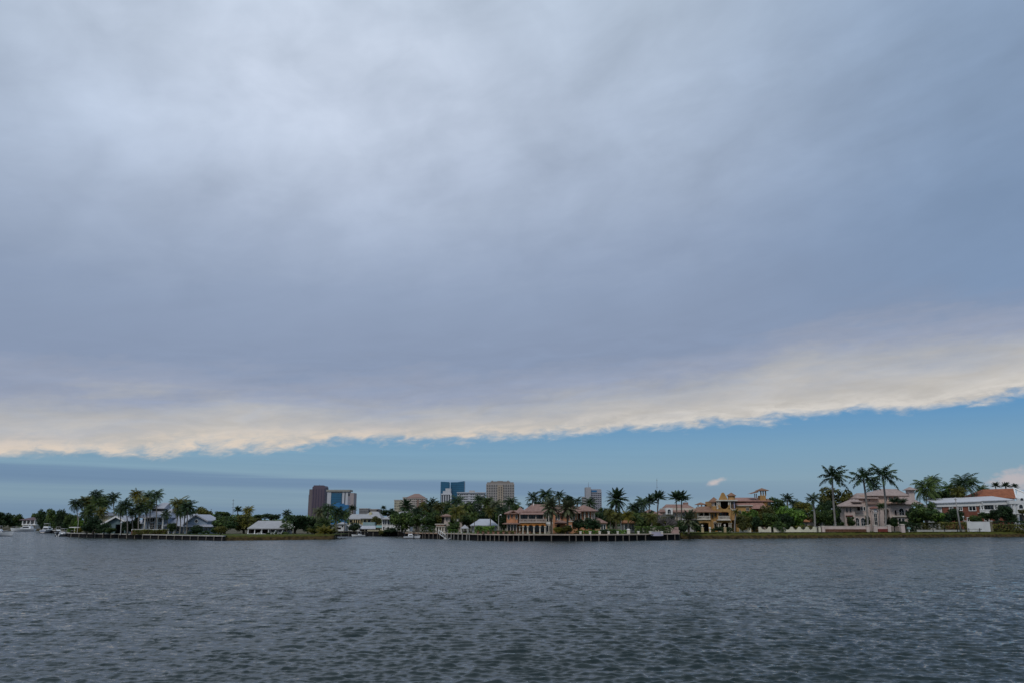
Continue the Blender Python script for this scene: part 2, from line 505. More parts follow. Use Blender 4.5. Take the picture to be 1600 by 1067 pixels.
class Thing:
    """an Empty at the thing's base that parents its parts; parts are given in world coordinates unless local"""
    def __init__(self, name, label, cat, loc, group=None, rot=0.0):
        self.e = bpy.data.objects.new(name, None)
        self.e.empty_display_size = 0.5
        COL.objects.link(self.e)
        self.loc = tuple(loc)
        self.e.location = loc
        self.e.rotation_euler = (0, 0, rot)
        tag(self.e, label, cat, group)
        self.local = rot != 0.0

    def part(self, name, mb, material, parent=None, label=None, smooth=False, local=None):
        loc = self.local if local is None else local
        o = link(name, mb.mesh(name, (0, 0, 0) if loc else self.loc, smooth), material, parent or self.e)
        if label:
            o['label'] = label
        return o

    # --- a framed window as part + pane as sub-part, from a photo rectangle
    def window(self, px0, py0, px1, py1, Y, frame, glass, arch=False, cols=2, name='window', fw=0.10, rows=1):
        pm = (py0 + py1) / 2
        x0, x1 = W(px0, pm, Y)[0], W(px1, pm, Y)[0]
        z1, z0 = W(px0, py0, Y)[1], W(px0, py1, Y)[1]
        f, g = MB(), MB()
        yf, yb = Y - 0.12, Y + 0.02
        xm, r = (x0 + x1) / 2, (x1 - x0) / 2
        rise = min(r, (z1 - z0) * 0.45) if arch else 0
        zt = z1 - rise
        f.box(x0 - fw, x0, yf, yb, z0 - fw, zt)
        f.box(x1, x1 + fw, yf, yb, z0 - fw, zt)
        f.box(x0, x1, yf - 0.05, yb, z0 - fw, z0)
        if arch:
            N = 8
            o_, i_ = [], []
            for k in range(N + 1):
                t = math.pi * k / N
                i_.append((xm - r * math.cos(t), zt + rise * math.sin(t)))
                o_.append((xm - (r + fw) * math.cos(t), zt + (rise + fw) * math.sin(t)))
            for k in range(N):
                f.prism([i_[k], i_[k + 1], o_[k + 1], o_[k]], yf, yb)
            g.prism([(x0, z0), (x1, z0)] + i_[::-1], Y - 0.04, Y + 0.01)
        else:
            f.box(x0 - fw, x1 + fw, yf, yb, z1, z1 + fw)
            g.box(x0, x1, Y - 0.04, Y + 0.01, z0, z1)
        for k in range(1, cols):
            xc = x0 + (x1 - x0) * k / cols
            f.box(xc - fw * 0.35, xc + fw * 0.35, yf + 0.03, Y - 0.045, z0, zt)
        for k in range(1, rows):
            zc = z0 + (zt - z0) * k / rows
            f.box(x0, x1, yf + 0.035, Y - 0.047, zc - fw * 0.3, zc + fw * 0.3)
        w = self.part(name, f, frame)
        self.part('pane', g, glass, w)
        return w

    def balustrade(self, px0, px1, py0, py1, Y, material, name='balustrade'):
        pm = (py0 + py1) / 2
        x0, x1 = W(px0, pm, Y)[0], W(px1, pm, Y)[0]
        z1, z0 = W(px0, py0, Y)[1], W(px0, py1, Y)[1]
        mb = MB()
        mb.box(x0, x1, Y - 0.12, Y + 0.12, z1 - 0.18, z1)
        mb.box(x0, x1, Y - 0.12, Y + 0.12, z0, z0 + 0.22)
        n = max(2, int((x1 - x0) / 0.42))
        for i in range(n + 1):
            xx = x0 + (x1 - x0) * i / n
            w = 0.11 if i % 6 else 0.17
            mb.box(max(x0, xx - w), min(x1, xx + w), Y - 0.08, Y + 0.08, z0 + 0.22, z1 - 0.18)
        return self.part(name, mb, material)

    def column(self, px, py0, py1, Y, material, r=0.2, name='column', zmin=None):
        pm = (py0 + py1) / 2
        x = W(px, pm, Y)[0]
        z1, z0 = W(px, py0, Y)[1], W(px, py1, Y)[1]
        if zmin is not None:
            z0 = zmin
        mb = MB()
        mb.box(x - r * 1.5, x + r * 1.5, Y - r * 1.5, Y + r * 1.5, z0, z0 + 0.22)
        mb.cyl(x, Y, z0 + 0.22, z1 - 0.22, r * 1.05, r * 0.9, 10)
        mb.box(x - r * 1.5, x + r * 1.5, Y - r * 1.5, Y + r * 1.5, z1 - 0.22, z1)
        return self.part(name, mb, material)

# ------------------------------------------------------------------ water
def water_material():
    m = bpy.data.materials.new('water')
    m.use_nodes = True
    nt = m.node_tree
    p = nt.nodes['Principled BSDF']
    b = NB(nt)
    geo = nt.nodes.new('ShaderNodeNewGeometry')
    pos = geo.outputs['Position']
    at = nt.nodes.new('ShaderNodeAttribute')
    at.attribute_name = 'fine'            # share of the chop that the mesh is too coarse to carry
    mp = nt.nodes.new('ShaderNodeMapping')
    mp.inputs['Rotation'].default_value = (0, 0, R(12))
    mp.inputs['Scale'].default_value = (0.62, 1.0, 1.0)
    nt.links.new(pos, mp.inputs[0])
    pv = mp.outputs[0]

    def vec(col, amp):
        s = nt.nodes.new('ShaderNodeVectorMath')
        s.operation = 'SUBTRACT'
        nt.links.new(col, s.inputs[0])
        s.inputs[1].default_value = (0.5, 0.5, 0.5)
        q = nt.nodes.new('ShaderNodeVectorMath')
        q.operation = 'SCALE'
        nt.links.new(s.outputs[0], q.inputs[0])
        b._in(q.inputs['Scale'], amp)
        return q.outputs[0]

    def addv(a, c):
        s = nt.nodes.new('ShaderNodeVectorMath')
        nt.links.new(a, s.inputs[0])
        nt.links.new(c, s.inputs[1])
        return s.outputs[0]
    gust = b.noise(pv, 0.022, 3.0, 0.55)
    gust2 = b.noise(pv, 0.10, 3.0, 0.6)
    g = b.m('ADD', b.step(gust, 0.3, 0.7, 0.8, 1.12), b.m('MULTIPLY', b.m('SUBTRACT', gust2, 0.5), 0.7))
    rip = vec(b.noise(pv, 6.5, 4.0, 0.68, color=True), b.m('MULTIPLY', g, b.m('MULTIPLY_ADD', at.outputs['Fac'], 0.75, 0.6)))
    mid = vec(b.noise(pv, 1.5, 3.0, 0.6, color=True), b.m('MULTIPLY', g, b.m('MULTIPLY_ADD', at.outputs['Fac'], 1.25, 0.2)))
    big = vec(b.noise(pv, 0.42, 3.0, 0.55, color=True), b.m('MULTIPLY', at.outputs['Fac'], 0.95))
    ms = nt.nodes.new('ShaderNodeMapping')
    ms.inputs['Rotation'].default_value = (0, 0, R(4))
    ms.inputs['Scale'].default_value = (0.42, 0.13, 1.0)
    nt.links.new(pos, ms.inputs[0])
    grp = vec(b.noise(ms.outputs[0], 1.0, 5.0, 0.68, color=True), b.m('MULTIPLY', b.step(at.outputs['Fac'], -0.1, 0.8), 0.62))
    m2 = nt.nodes.new('ShaderNodeMapping')
    m2.inputs['Rotation'].default_value = (0, 0, R(-7))
    m2.inputs['Scale'].default_value = (1.5, 0.42, 1.0)
    nt.links.new(pos, m2.inputs[0])
    grp2 = vec(b.noise(m2.outputs[0], 1.0, 4.0, 0.66, color=True), b.m('MULTIPLY', b.step(at.outputs['Fac'], -0.2, 0.5), 0.95))
    sm = addv(addv(addv(addv(rip, mid), big), grp), grp2)
    fl = nt.nodes.new('ShaderNodeVectorMath')
    fl.operation = 'MULTIPLY'
    # normals bent to the near shore so the water mirrors higher sky
    sp = nt.nodes.new('ShaderNodeSeparateXYZ')
    nt.links.new(sm, sp.inputs[0])
    bent = b.m('MULTIPLY', b.m('ABSOLUTE', sp.outputs[1]), -1.15)
    wl = b.m('MULTIPLY_ADD', at.outputs['Fac'], 0.75, 0.15)
    sy = b.m('ADD', b.m('MULTIPLY', sp.outputs[1], b.m('SUBTRACT', 1.0, wl)), b.m('MULTIPLY', bent, wl))
    nt.links.new(b.comb(sp.outputs[0], sy, 0.0), fl.inputs[0])
    fl.inputs[1].default_value = (1.0, 1.0, 0.0)
    nn = nt.nodes.new('ShaderNodeVectorMath')
    nn.operation = 'NORMALIZE'
    nt.links.new(addv(geo.outputs['Normal'], fl.outputs[0]), nn.inputs[0])
    nt.links.new(nn.outputs[0], p.inputs['Normal'])
    murk = b.noise(pv, 0.03, 2.0, 0.5)
    nt.links.new(b.mix(murk, (0.016, 0.026, 0.026), (0.022, 0.034, 0.034)), p.inputs['Base Color'])
    p.inputs['Roughness'].default_value = 0.07
    p.inputs['IOR'].default_value = 1.333
    p.inputs['Specular IOR Level'].default_value = 0.44
    return m


def build_water():
    rng = np.random.default_rng(11)
    # rows closer together near the viewer, columns as a fan: a sheet from 9 m in front of the eye to the far shore
    ys = [9.0]
    while ys[-1] < 700:
        ys.append(ys[-1] + max(0.04, 0.32 * ys[-1] ** 2 / (CAM_Z * 804)))
        if ys[-1] > 160:
            ys[-1] = max(ys[-1], ys[-2] + 4.0)
    ys = np.array(ys, np.float32)
    tx = np.linspace(-1.0, 1.0, 1500, dtype=np.float32)
    tx = tx * 0.86 + 0.14 * tx ** 3
    Yg, Tg = np.meshgrid(ys, tx, indexing='ij')
    Xg = Yg * Tg
    dY = np.gradient(ys)[:, None]
    dX = Yg * 0.0012
    z = np.zeros_like(Yg)
    hx = np.zeros_like(Yg)
    hy = np.zeros_like(Yg)
    N = 230
    wind = R(-97)
    lost = np.zeros((len(ys), 1), np.float32)
    tot = 0.0
    for i in range(N):
        lam = 0.12 * (1.35 / 0.12) ** ((i + rng.random()) / N)
        th = wind + rng.normal(0, 0.27 if lam > 0.8 else 0.42)
        k = 2 * math.pi / lam
        steep = 0.036 * (1.0 if lam < 0.6 else (0.6 / lam) ** 0.8) * (0.95 if lam < 0.25 else 1.12 if lam < 0.6 else 0.95)
        a = steep / k * (0.6 + 0.8 * rng.random())
        # drop what the grid cannot carry
        res = np.maximum(dY * abs(math.sin(th)), 0.0) + 0.0012 * ys[:, None] * abs(math.cos(th))
        w = np.clip((lam / np.maximum(res, 1e-4) - 2.0) / 2.0, 0, 1).astype(np.float32)
        lost += (1 - w) * steep ** 2
        tot += steep ** 2
        if w.max() <= 0:
            continue
        ph = k * (math.cos(th) * Xg + math.sin(th) * Yg) + rng.random() * 6.283
        c, s = np.cos(ph), np.sin(ph)
        z += a * w * c
        q = 0.62 * a * w
        hx -= q * math.cos(th) * s
        hy -= q * math.sin(th) * s
    # gusts: calmer and rougher patches
    gp = np.zeros_like(Yg)
    for i in range(14):
        lam = rng.uniform(14, 70)
        th = rng.uniform(0, 6.283)
        gp += np.cos(2 * math.pi / lam * (math.cos(th) * Xg + math.sin(th) * Yg * 0.5) + rng.random() * 6.283)
    gp = np.clip(1.0 + 0.08 * gp, 0.7, 1.35)
    z *= gp
    X, Y = Xg + hx * gp, Yg + hy * gp
    nr, nc = Yg.shape
    co = np.stack([X, Y, z], -1).reshape(-1, 3).astype(np.float32)
    idx = np.arange(nr * nc).reshape(nr, nc)
    fc = np.stack([idx[:-1, :-1], idx[:-1, 1:], idx[1:, 1:], idx[1:, :-1]], -1).reshape(-1, 4)
    # flat surroundings that carry the sheet on to the horizon and behind the viewer
    e = len(co)
    y0, y1 = float(ys[0]), float(ys[-1])
    far = 12000.0
    ring = np.array([(-far, -far, -0.02), (far, -far, -0.02), (far, y0 - 0.3, -0.02), (-far, y0 - 0.3, -0.02),
                     (-far, far, -0.02), (far, far, -0.02), (-far, y1 + 3, -0.02), (far, y1 + 3, -0.02),
                     (-y0 * 1.0 - 0.2, y0 - 0.3, -0.02), (y0 + 0.2, y0 - 0.3, -0.02), (-y1 - 3, y1 + 3, -0.02), (y1 + 3, y1 + 3, -0.02)], np.float32)
    co = np.vstack([co, ring])
    extra = [(e, e + 1, e + 2, e + 3), (e + 6, e + 7, e + 5, e + 4), (e + 3, e + 8, e + 10, e + 6), (e + 9, e + 2, e + 7, e + 11)]
    nf = len(fc) + len(extra)
    me = bpy.data.meshes.new('water')
    me.vertices.add(len(co))
    me.vertices.foreach_set('co', co.ravel())
    allf = np.vstack([fc, np.array(extra)]).astype(np.int32)
    me.loops.add(nf * 4)
    me.loops.foreach_set('vertex_index', allf.ravel())
    me.polygons.add(nf)
    me.polygons.foreach_set('loop_start', np.arange(0, nf * 4, 4, dtype=np.int32))
    me.polygons.foreach_set('use_smooth', np.ones(nf, bool))
    at = me.attributes.new('fine', 'FLOAT', 'POINT')
    fine = np.sqrt(np.clip(lost / tot, 0, 1)) * np.ones((1, nc), np.float32)
    at.data.foreach_set('value', np.concatenate([fine.ravel(), np.ones(len(ring))]).astype(np.float32))
    me.update()
    me.validate()
    o = link('water', me, water_material())
    o['kind'] = 'structure'


build_water()

# ------------------------------------------------------------------ land
GRASS = mat('grass', (0.065, 0.085, 0.02), 0.9, 0.35, 0.9, 0.1)
EARTH = mat('earth', (0.10, 0.09, 0.06), 0.9, 0.3, 0.3, 0.1)
PAVE = mat('paving', (0.42, 0.40, 0.37), 0.85, 0.12, 0.8, 0.2)
CONC = mat('sea wall concrete', (0.16, 0.15, 0.14), 0.9, 0.3, 0.7, 0.2, stain=0.7)
CAPM = mat('wall cap', (0.40, 0.38, 0.35), 0.85, 0.2, 0.8, 0.2, stain=0.4)
PILE = mat('pile timber', (0.22, 0.20, 0.17), 0.9, 0.25, 1.5, 0.1, stain=0.5)
DARKW = mat('dark timber and dock shade', (0.014, 0.013, 0.014), 0.8, 0.3, 1.0, 0.2)  # near-black; on dock wall faces it paints in the shade under the deck
DECK = mat('deck boards', (0.36, 0.25, 0.18), 0.85, 0.2, 1.0, 0.2, stripes=((1, 0, 0), 0.3, 0.5))

LY0, LY1, LY2 = 285.0, 228.0, 246.0
left_shore = [(G(-160, 475), 475), (G(60, 470), 470), (G(76, 420), 420), (G(108, LY0), LY0), (G(350, LY1), LY1 + 0.0), (G(352, LY1 + 2.4), LY1 + 2.4),
              (G(440, 236), 238.5), (G(522, LY2), LY2 + 1.5), (G(527, 258), 258), (-62, 275), (-66, 300)]
main_shore = [(-66, 300), (G(631, 299), 299), (G(633, 262), 262), (G(690, 252), 252), (G(745, 232), 232), (G(792, 225), 225), (G(950, 224.5), 224.5),
              (G(1061, 241), 241), (G(1063, 252.5), 252.5), (G(1150, 258), 258.5), (G(1300, 268), 268.5), (G(1460, 279), 279.5), (G(1600, 292), 292.5), (G(1800, 310), 310)]


def land(name, front, z, back):
    mb = MB()
    mb.slab(front + back, -2.5, z)
    return structure(name, mb, EARTH)


land('land', left_shore, 1.35, [(-66, 3000), (-4200, 3000), (-4200, 475)])
land('land', main_shore, 1.75, [(4200, 900), (4200, 3000), (-66.0, 3000)])


def bank(name, line, z, run, material):
    """earth slope rising from the water to the land edge, lumpy"""
    rng = random.Random(5)
    mb = MB()
    cols = []
    for (p, q) in zip(line[:-1], line[1:]):
        n = max(2, int(math.hypot(q[0] - p[0], q[1] - p[1]) / 0.8))
        for i in range(n):
            cols.append((p[0] + (q[0] - p[0]) * i / n, p[1] + (q[1] - p[1]) * i / n))
    cols.append(line[-1])
    prof = [(-0.4, -0.5), (0.0, 0.02), (0.25, 0.45), (0.55, 0.75), (0.8, 0.93), (1.0, 1.0), (1.35, 1.03)]
    vs, k = [], len(prof)
    for (x, y) in cols:
        for j, (t, s) in enumerate(prof):
            jit = 0.0 if j in (0, k - 1) else 0.22
            vs.append((x + rng.uniform(-jit, jit), y - run + run * t + rng.uniform(-jit, jit), z * s + rng.uniform(-jit, jit) * 0.45))
    fs = [(i * k + j, (i + 1) * k + j, (i + 1) * k + j + 1, i * k + j + 1) for i in range(len(cols) - 1) for j in range(k - 1)]
    mb.add(vs, fs)
    return structure(name, mb, material, smooth=True)


BANKM = mat('bank earth', (0.052, 0.041, 0.022), 0.95, 0.55, 1.1, 0.05, hue=0.15)
_nt = BANKM.node_tree                      # grass creeps down over the upper half of the slope
_p = _nt.nodes['Principled BSDF']
_b = NB(_nt)
_g = _nt.nodes.new('ShaderNodeNewGeometry')
_s = _nt.nodes.new('ShaderNodeSeparateXYZ')
_nt.links.new(_g.outputs['Position'], _s.inputs[0])
_h = _b.m('ADD', _s.outputs[2], _b.m('MULTIPLY', _b.m('SUBTRACT', _b.noise(_g.outputs['Position'], 0.7, 5.0, 0.6), 0.5), 1.6))
_old = _p.inputs['Base Color'].links[0].from_socket
_nt.links.new(_b.mix(_b.step(_h, 0.75, 1.25), _old, (0.075, 0.078, 0.018)), _p.inputs['Base Color'])
bank('bank', left_shore[5:9] , 1.36, 2.0, BANKM)
bank('bank', main_shore[8:], 1.77, 2.2, BANKM)


def strip(name, line, d0, d1, z, material):
    """flat sheet following a shoreline between two distances inland"""
    mb = MB()
    vs = [(x, y + d, z) for d in (d0, d1) for x, y in line]
    n = len(line)
    mb.add(vs, [(i, i + 1, n + i + 1, n + i) for i in range(n - 1)])
    return structure(name, mb, material)


def mid_line(line, pxs):
    return [(G(px, y), y) for px, y in pxs]


strip('lawn', left_shore[3:5], 0.8, 30, 1.354, GRASS)
strip('lawn', left_shore[5:8], 0.3, 25, 1.356, GRASS)
strip('lawn', main_shore[3:8], 3.0, 30, 1.754, GRASS)
strip('lawn', main_shore[8:], -0.6, 4.2, 1.80, GRASS)
strip('footpath', main_shore[9:], 4.2, 7.0, 1.79, PAVE)
strip('lawn', main_shore[8:], 9.5, 40, 1.757, GRASS)


def ribbon(mb, line, d0, d1, z0, z1):
    """solid band along a plan line, from d0 to d1 inland of it"""
    n = len(line)
    vs = [(x, y + d, z) for z in (z0, z1) for d in (d0, d1) for x, y in line]
    fs = []
    for i in range(n - 1):
        a, b, c, d = i, n + i, 2 * n + i, 3 * n + i
        fs += [(c, c + 1, d + 1, d), (a, b, b + 1, a + 1), (a, a + 1, c + 1, c), (b, d, d + 1, b + 1)]
    fs += [(0, 2 * n, 3 * n, n), (n - 1, 2 * n - 1, 4 * n - 1, 3 * n - 1)]
    return mb.add(vs, fs)


def sea_wall(label, line, ztop, pile_px, cap_over, capm, facem, pilem=PILE, cat='sea wall', deck=1.0, pile_up=0.0, pile_r=0.16, name='sea_wall'):
    th = Thing(name, label, cat, (line[0][0], line[0][1], 0))
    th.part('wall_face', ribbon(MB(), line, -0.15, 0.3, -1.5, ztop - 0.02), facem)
    th.part('cap', ribbon(MB(), line, -cap_over, deck, ztop, ztop + 0.26), capm)
    jit = random.Random(len(pile_px))
    for px in pile_px:
        if name == 'dock':
            px += jit.uniform(-1.3, 1.3)
        for p, q in zip(line[:-1], line[1:]):
            # where the column of the photo meets this stretch
            a = [G(px, y) - x for x, y in (p, q)]
            if a[0] * a[1] <= 0 and abs(a[0] - a[1]) > 1e-6:
                t = a[0] / (a[0] - a[1])
                x, y = p[0] + (q[0] - p[0]) * t, p[1] + (q[1] - p[1]) * t
                yy = y - cap_over + (0.12 if pile_up == 0 else -pile_r - 0.02)
                up_ = ztop - 0.03 if pile_up == 0 else ztop + pile_up * jit.uniform(0.8, 1.1)
                r_ = pile_r * jit.uniform(0.75, 1.05)
                m_ = MB().tube([(x + jit.uniform(-0.06, 0.06), yy, -1.5), (x, yy, up_)], [r_, r_ * 0.92], 8)
                th.part('pile', m_, pilem)
                break
    return th


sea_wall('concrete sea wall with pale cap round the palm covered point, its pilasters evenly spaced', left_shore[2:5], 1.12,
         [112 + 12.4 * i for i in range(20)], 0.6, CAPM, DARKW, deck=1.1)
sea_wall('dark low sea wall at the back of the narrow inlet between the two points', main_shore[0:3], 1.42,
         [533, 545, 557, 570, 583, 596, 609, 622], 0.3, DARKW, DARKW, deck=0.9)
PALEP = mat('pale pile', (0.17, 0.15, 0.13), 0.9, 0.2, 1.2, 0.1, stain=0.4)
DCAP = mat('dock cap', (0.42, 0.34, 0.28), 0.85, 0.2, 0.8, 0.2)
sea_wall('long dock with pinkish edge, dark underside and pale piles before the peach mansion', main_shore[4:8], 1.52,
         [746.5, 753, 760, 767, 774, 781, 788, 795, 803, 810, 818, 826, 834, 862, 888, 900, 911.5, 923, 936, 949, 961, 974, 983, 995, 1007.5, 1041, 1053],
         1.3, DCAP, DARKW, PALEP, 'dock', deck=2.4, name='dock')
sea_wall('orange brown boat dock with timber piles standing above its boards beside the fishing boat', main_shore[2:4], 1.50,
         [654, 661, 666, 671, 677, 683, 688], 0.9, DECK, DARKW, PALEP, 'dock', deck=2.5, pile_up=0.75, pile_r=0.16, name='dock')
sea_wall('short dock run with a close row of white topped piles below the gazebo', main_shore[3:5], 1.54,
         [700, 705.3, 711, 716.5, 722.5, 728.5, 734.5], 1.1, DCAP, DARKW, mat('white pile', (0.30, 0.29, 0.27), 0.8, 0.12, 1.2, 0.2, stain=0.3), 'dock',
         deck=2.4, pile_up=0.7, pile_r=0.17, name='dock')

# ------------------------------------------------------------------ foliage meshes, shared by the copies
def quads_mesh(name, q, material, smooth=False):
    """mesh from an array (n, 4, 3) of separate quads"""
    q = np.asarray(q, np.float32)
    n = len(q)
    me = bpy.data.meshes.new(name)
    me.vertices.add(n * 4)
    me.vertices.foreach_set('co', q.ravel())
    me.loops.add(n * 4)
    me.loops.foreach_set('vertex_index', np.arange(n * 4, dtype=np.int32))
    me.polygons.add(n)
    me.polygons.foreach_set('loop_start', np.arange(0, n * 4, 4, dtype=np.int32))
    me.update()
    me.validate()
    me.materials.append(material)
    return me


def frond(az, el, length, rng, droop, nseg, leaf, leaf_droop, width, plume=0.0, twist=0.0):
    """one feather leaf as quads: arched midrib with two rows of hanging leaflets"""
    out = []
    dirh = np.array([math.cos(az), math.sin(az), 0.0])
    side = np.array([-math.sin(az), math.cos(az), 0.0])
    up = np.array([0, 0, 1.0])
    p = np.zeros(3)
    e = el
    step = length / nseg
    pts, tans = [], []
    for i in range(nseg + 1):
        t = dirh * math.cos(e) + up * math.sin(e)
        pts.append(p.copy())
        tans.append(t)
        p = p + t * step
        e -= droop / nseg * (0.5 + 1.2 * i / nseg)
    for i in range(nseg):
        t = tans[i]
        nrm = np.cross(side, t)
        w = 0.018 * length * (1 - 0.8 * i / nseg)
        out.append([pts[i] - side * w, pts[i] + side * w, pts[i + 1] + side * w * 0.8, pts[i + 1] - side * w * 0.8])
        f = (i + 0.5) / nseg
        if f < 0.13:
            continue
        ll = leaf * length * (math.sin(math.pi * min(1, 0.16 + f * 0.84)) ** 0.7) * rng.uniform(0.85, 1.12)
        for s in (-1, 1):
            for r in range(2 if plume else 1):
                base = pts[i] + t * step * (0.25 + 0.5 * r)
                d = side * s * math.cos(leaf_droop) + t * 0.62 - nrm * 0.0
                d = d - up * (math.sin(leaf_droop) * rng.uniform(0.6, 1.25))
                if plume:
                    d = d + nrm * rng.uniform(-plume, plume)
                d /= np.linalg.norm(d)
                tip = base + d * ll
                wv = t * width * length
                out.append([base - wv * 0.7, base + wv * 0.7, tip + wv * 0.25 - up * ll * 0.10, tip - wv * 0.35 - up * ll * 0.10])
    return out


def palm_crown(kind, seed, material):
    rng = random.Random(seed)
    q = []
    if kind == 'coconut':
        for i in range(36):
            a = i * 2.399 + rng.uniform(-0.25, 0.25)
            el = R(78 - 112 * (i / 35) ** 0.9 + rng.uniform(-9, 9))
            q += frond(a, el, rng.uniform(0.95, 1.22), rng, R(rng.uniform(58, 108)), 14, 0.27, R(rng.uniform(25, 52)), 0.040)
    elif kind == 'royal':
        for i in range(19):
            a = i * 2.399 + rng.uniform(-0.2, 0.2)
            el = R(82 - 98 * (i / 18) ** 0.85 + rng.uniform(-6, 6))
            q += frond(a, el, rng.uniform(1.0, 1.25), rng, R(rng.uniform(48, 80)), 15, 0.22, R(rng.uniform(15, 40)), 0.035, plume=0.7)
    elif kind == 'date':
        for i in range(52):
            a = i * 2.399 + rng.uniform(-0.2, 0.2)
            el = R(84 - 122 * (i / 51) ** 0.95 + rng.uniform(-7, 7))
            q += frond(a, el, rng.uniform(0.95, 1.12), rng, R(rng.uniform(35, 62)), 13, 0.19, R(rng.uniform(5, 30)), 0.038, plume=0.3)
    elif kind == 'stiff':       # few upright stiff leaves, open head
        for i in range(32):
            a = i * 2.399 + rng.uniform(-0.2, 0.2)
            el = R(76 - 82 * (i / 31) + rng.uniform(-8, 8))
            q += frond(a, el, rng.uniform(0.95, 1.2), rng, R(rng.uniform(18, 44)), 12, 0.2, R(rng.uniform(15, 35)), 0.045, plume=0.3)
    elif kind == 'areca':       # many slender arching leaves from the ground
        for i in range(46):
            a = i * 2.399 + rng.uniform(-0.3, 0.3)
            el = R(86 - 62 * (i / 45) + rng.uniform(-8, 8))
            f = frond(a, el, rng.uniform(0.85, 1.35), rng, R(rng.uniform(55, 100)), 11, 0.22, R(rng.uniform(20, 45)), 0.05)
            o = np.array([math.cos(a) * 0.15, math.sin(a) * 0.15, rng.uniform(0, 0.25)])
            q += [[v + o for v in qq] for qq in f]
    # the sea breeze leans every leaf a little the same way
    q = np.asarray(q, np.float32)
    r2 = (q ** 2).sum(-1)
    w = rng.uniform(0.04, 0.15)
    q[..., 0] += w * r2
    q[..., 2] -= 0.25 * w * r2
    return quads_mesh(kind + '_palm_crown', q, material)


def dead_fronds(seed, material):
    rng = random.Random(seed)
    q = []
    for i in range(5):
        q += frond(i * 1.3 + rng.uniform(0, 1), R(rng.uniform(-62, -35)), rng.uniform(0.6, 0.95), rng, R(rng.uniform(25, 45)), 9, 0.2, R(60), 0.05)
    return quads_mesh('dead_frond', q, material)


def leaf_cloud(rng, lobes, n, size, shell=0.55):
    """n leaf quads through the lobes (cx, cy, cz, rx, ry, rz), thinned out towards the middle"""
    out = np.zeros((n, 4, 3), np.float32)
    vol = np.array([l[3] * l[4] + l[4] * l[5] for l in lobes])
    pick = rng.choice(len(lobes), n, p=vol / vol.sum())
    L = np.array(lobes)[pick]
    d = rng.normal(size=(n, 3))
    d /= np.linalg.norm(d, axis=1)[:, None]
    r = shell + (1 - shell) * rng.random(n) ** 0.7 + rng.normal(0, 0.06, n)
    c = L[:, :3] + d * L[:, 3:] * r[:, None]
    a = rng.normal(size=(n, 3)) + d * 0.0
    a /= np.linalg.norm(a, axis=1)[:, None]
    nr = d + rng.normal(0, 0.55, (n, 3)) + np.array([0, 0, 0.35])
    nr /= np.linalg.norm(nr, axis=1)[:, None]
    u = np.cross(nr, a)
    u /= np.linalg.norm(u, axis=1)[:, None]
    v = np.cross(nr, u)
    s = size * (0.55 + 0.9 * rng.random(n))[:, None]
    out[:, 0] = c - u * s
    out[:, 1] = c - v * s * 0.5
    out[:, 2] = c + u * s
    out[:, 3] = c + v * s * 0.5
    return out


def tree_crown(seed, material, n=2600, size=0.085, spread=0.62, nl=17, flat=0.75):
    """crown of unit radius, z from about -0.8 to 0.8"""
    rng = np.random.default_rng(seed)
    lobes = [(0, 0, -0.05, 0.62, 0.62, 0.5)]
    for i in range(nl):
        a = i * 2.399 + rng.uniform(-0.3, 0.3)
        h = rng.uniform(-0.55, 0.75)
        rr = spread * math.sqrt(max(0.08, 1 - (h * 0.95) ** 2)) * rng.uniform(0.8, 1.12)
        s = rng.uniform(0.2, 0.37)
        lobes.append((math.cos(a) * rr, math.sin(a) * rr, h * flat, s * 1.15, s * 1.15, s * 0.85))
    return quads_mesh('tree_crown', leaf_cloud(rng, lobes, n, size), material)


LM = {
    'green': leaf_mat('palm green', (0.043, 0.076, 0.022), (0.098, 0.137, 0.030)),
    'dark': leaf_mat('dark palm green', (0.028, 0.057, 0.028), (0.056, 0.094, 0.034)),
    'olive': leaf_mat('olive palm', (0.071, 0.080, 0.020), (0.141, 0.135, 0.024)),
    'grey': leaf_mat('grey green date palm', (0.062, 0.082, 0.042), (0.139, 0.150, 0.076)),
    'yellow': leaf_mat('yellow green leaves', (0.126, 0.128, 0.019), (0.236, 0.196, 0.019)),
    'bush': leaf_mat('bush green', (0.032, 0.065, 0.020), (0.083, 0.124, 0.025)),
    'bright': leaf_mat('bright green leaves', (0.065, 0.132, 0.020), (0.119, 0.210, 0.028)),
    'night': leaf_mat('deep green leaves', (0.017, 0.040, 0.015), (0.037, 0.068, 0.022)),
}
BARK = mat('grey palm bark', (0.24, 0.215, 0.19), 0.9, 0.25, 1.2, 0.1, stripes=((0, 0, 1), 0.45, 0.35))
ROYALB = mat('smooth royal palm bark', (0.24, 0.225, 0.21), 0.85, 0.18, 0.8, 0.15, stripes=((0, 0, 1), 0.9, 0.2), stain=0.25)
SHAFT = mat('green crownshaft', (0.07, 0.10, 0.03), 0.5, 0.2, 1.0, 0.3)
SHAFTR = mat('rusty crownshaft', (0.20, 0.09, 0.04), 0.7, 0.3, 1.0, 0.2)
TRUNK = mat('tree bark', (0.10, 0.085, 0.07), 0.9, 0.3, 1.5, 0.1)
STUB = mat('date palm bark', (0.13, 0.105, 0.08), 0.95, 0.4, 2.5, 0.1)
DRY = leaf_mat('dry brown leaves', (0.112, 0.083, 0.038), (0.199, 0.145, 0.065))
_crowns, _n = {}, [0]


def crown_mesh(kind, tone, i):
    k = (kind, tone, i)
    if k not in _crowns:
        _crowns[k] = palm_crown(kind, hash_seed(kind, i), LM[tone])
    return _crowns[k]


def hash_seed(kind, i):
    return sum(ord(c) for c in kind) * 31 + i * 977


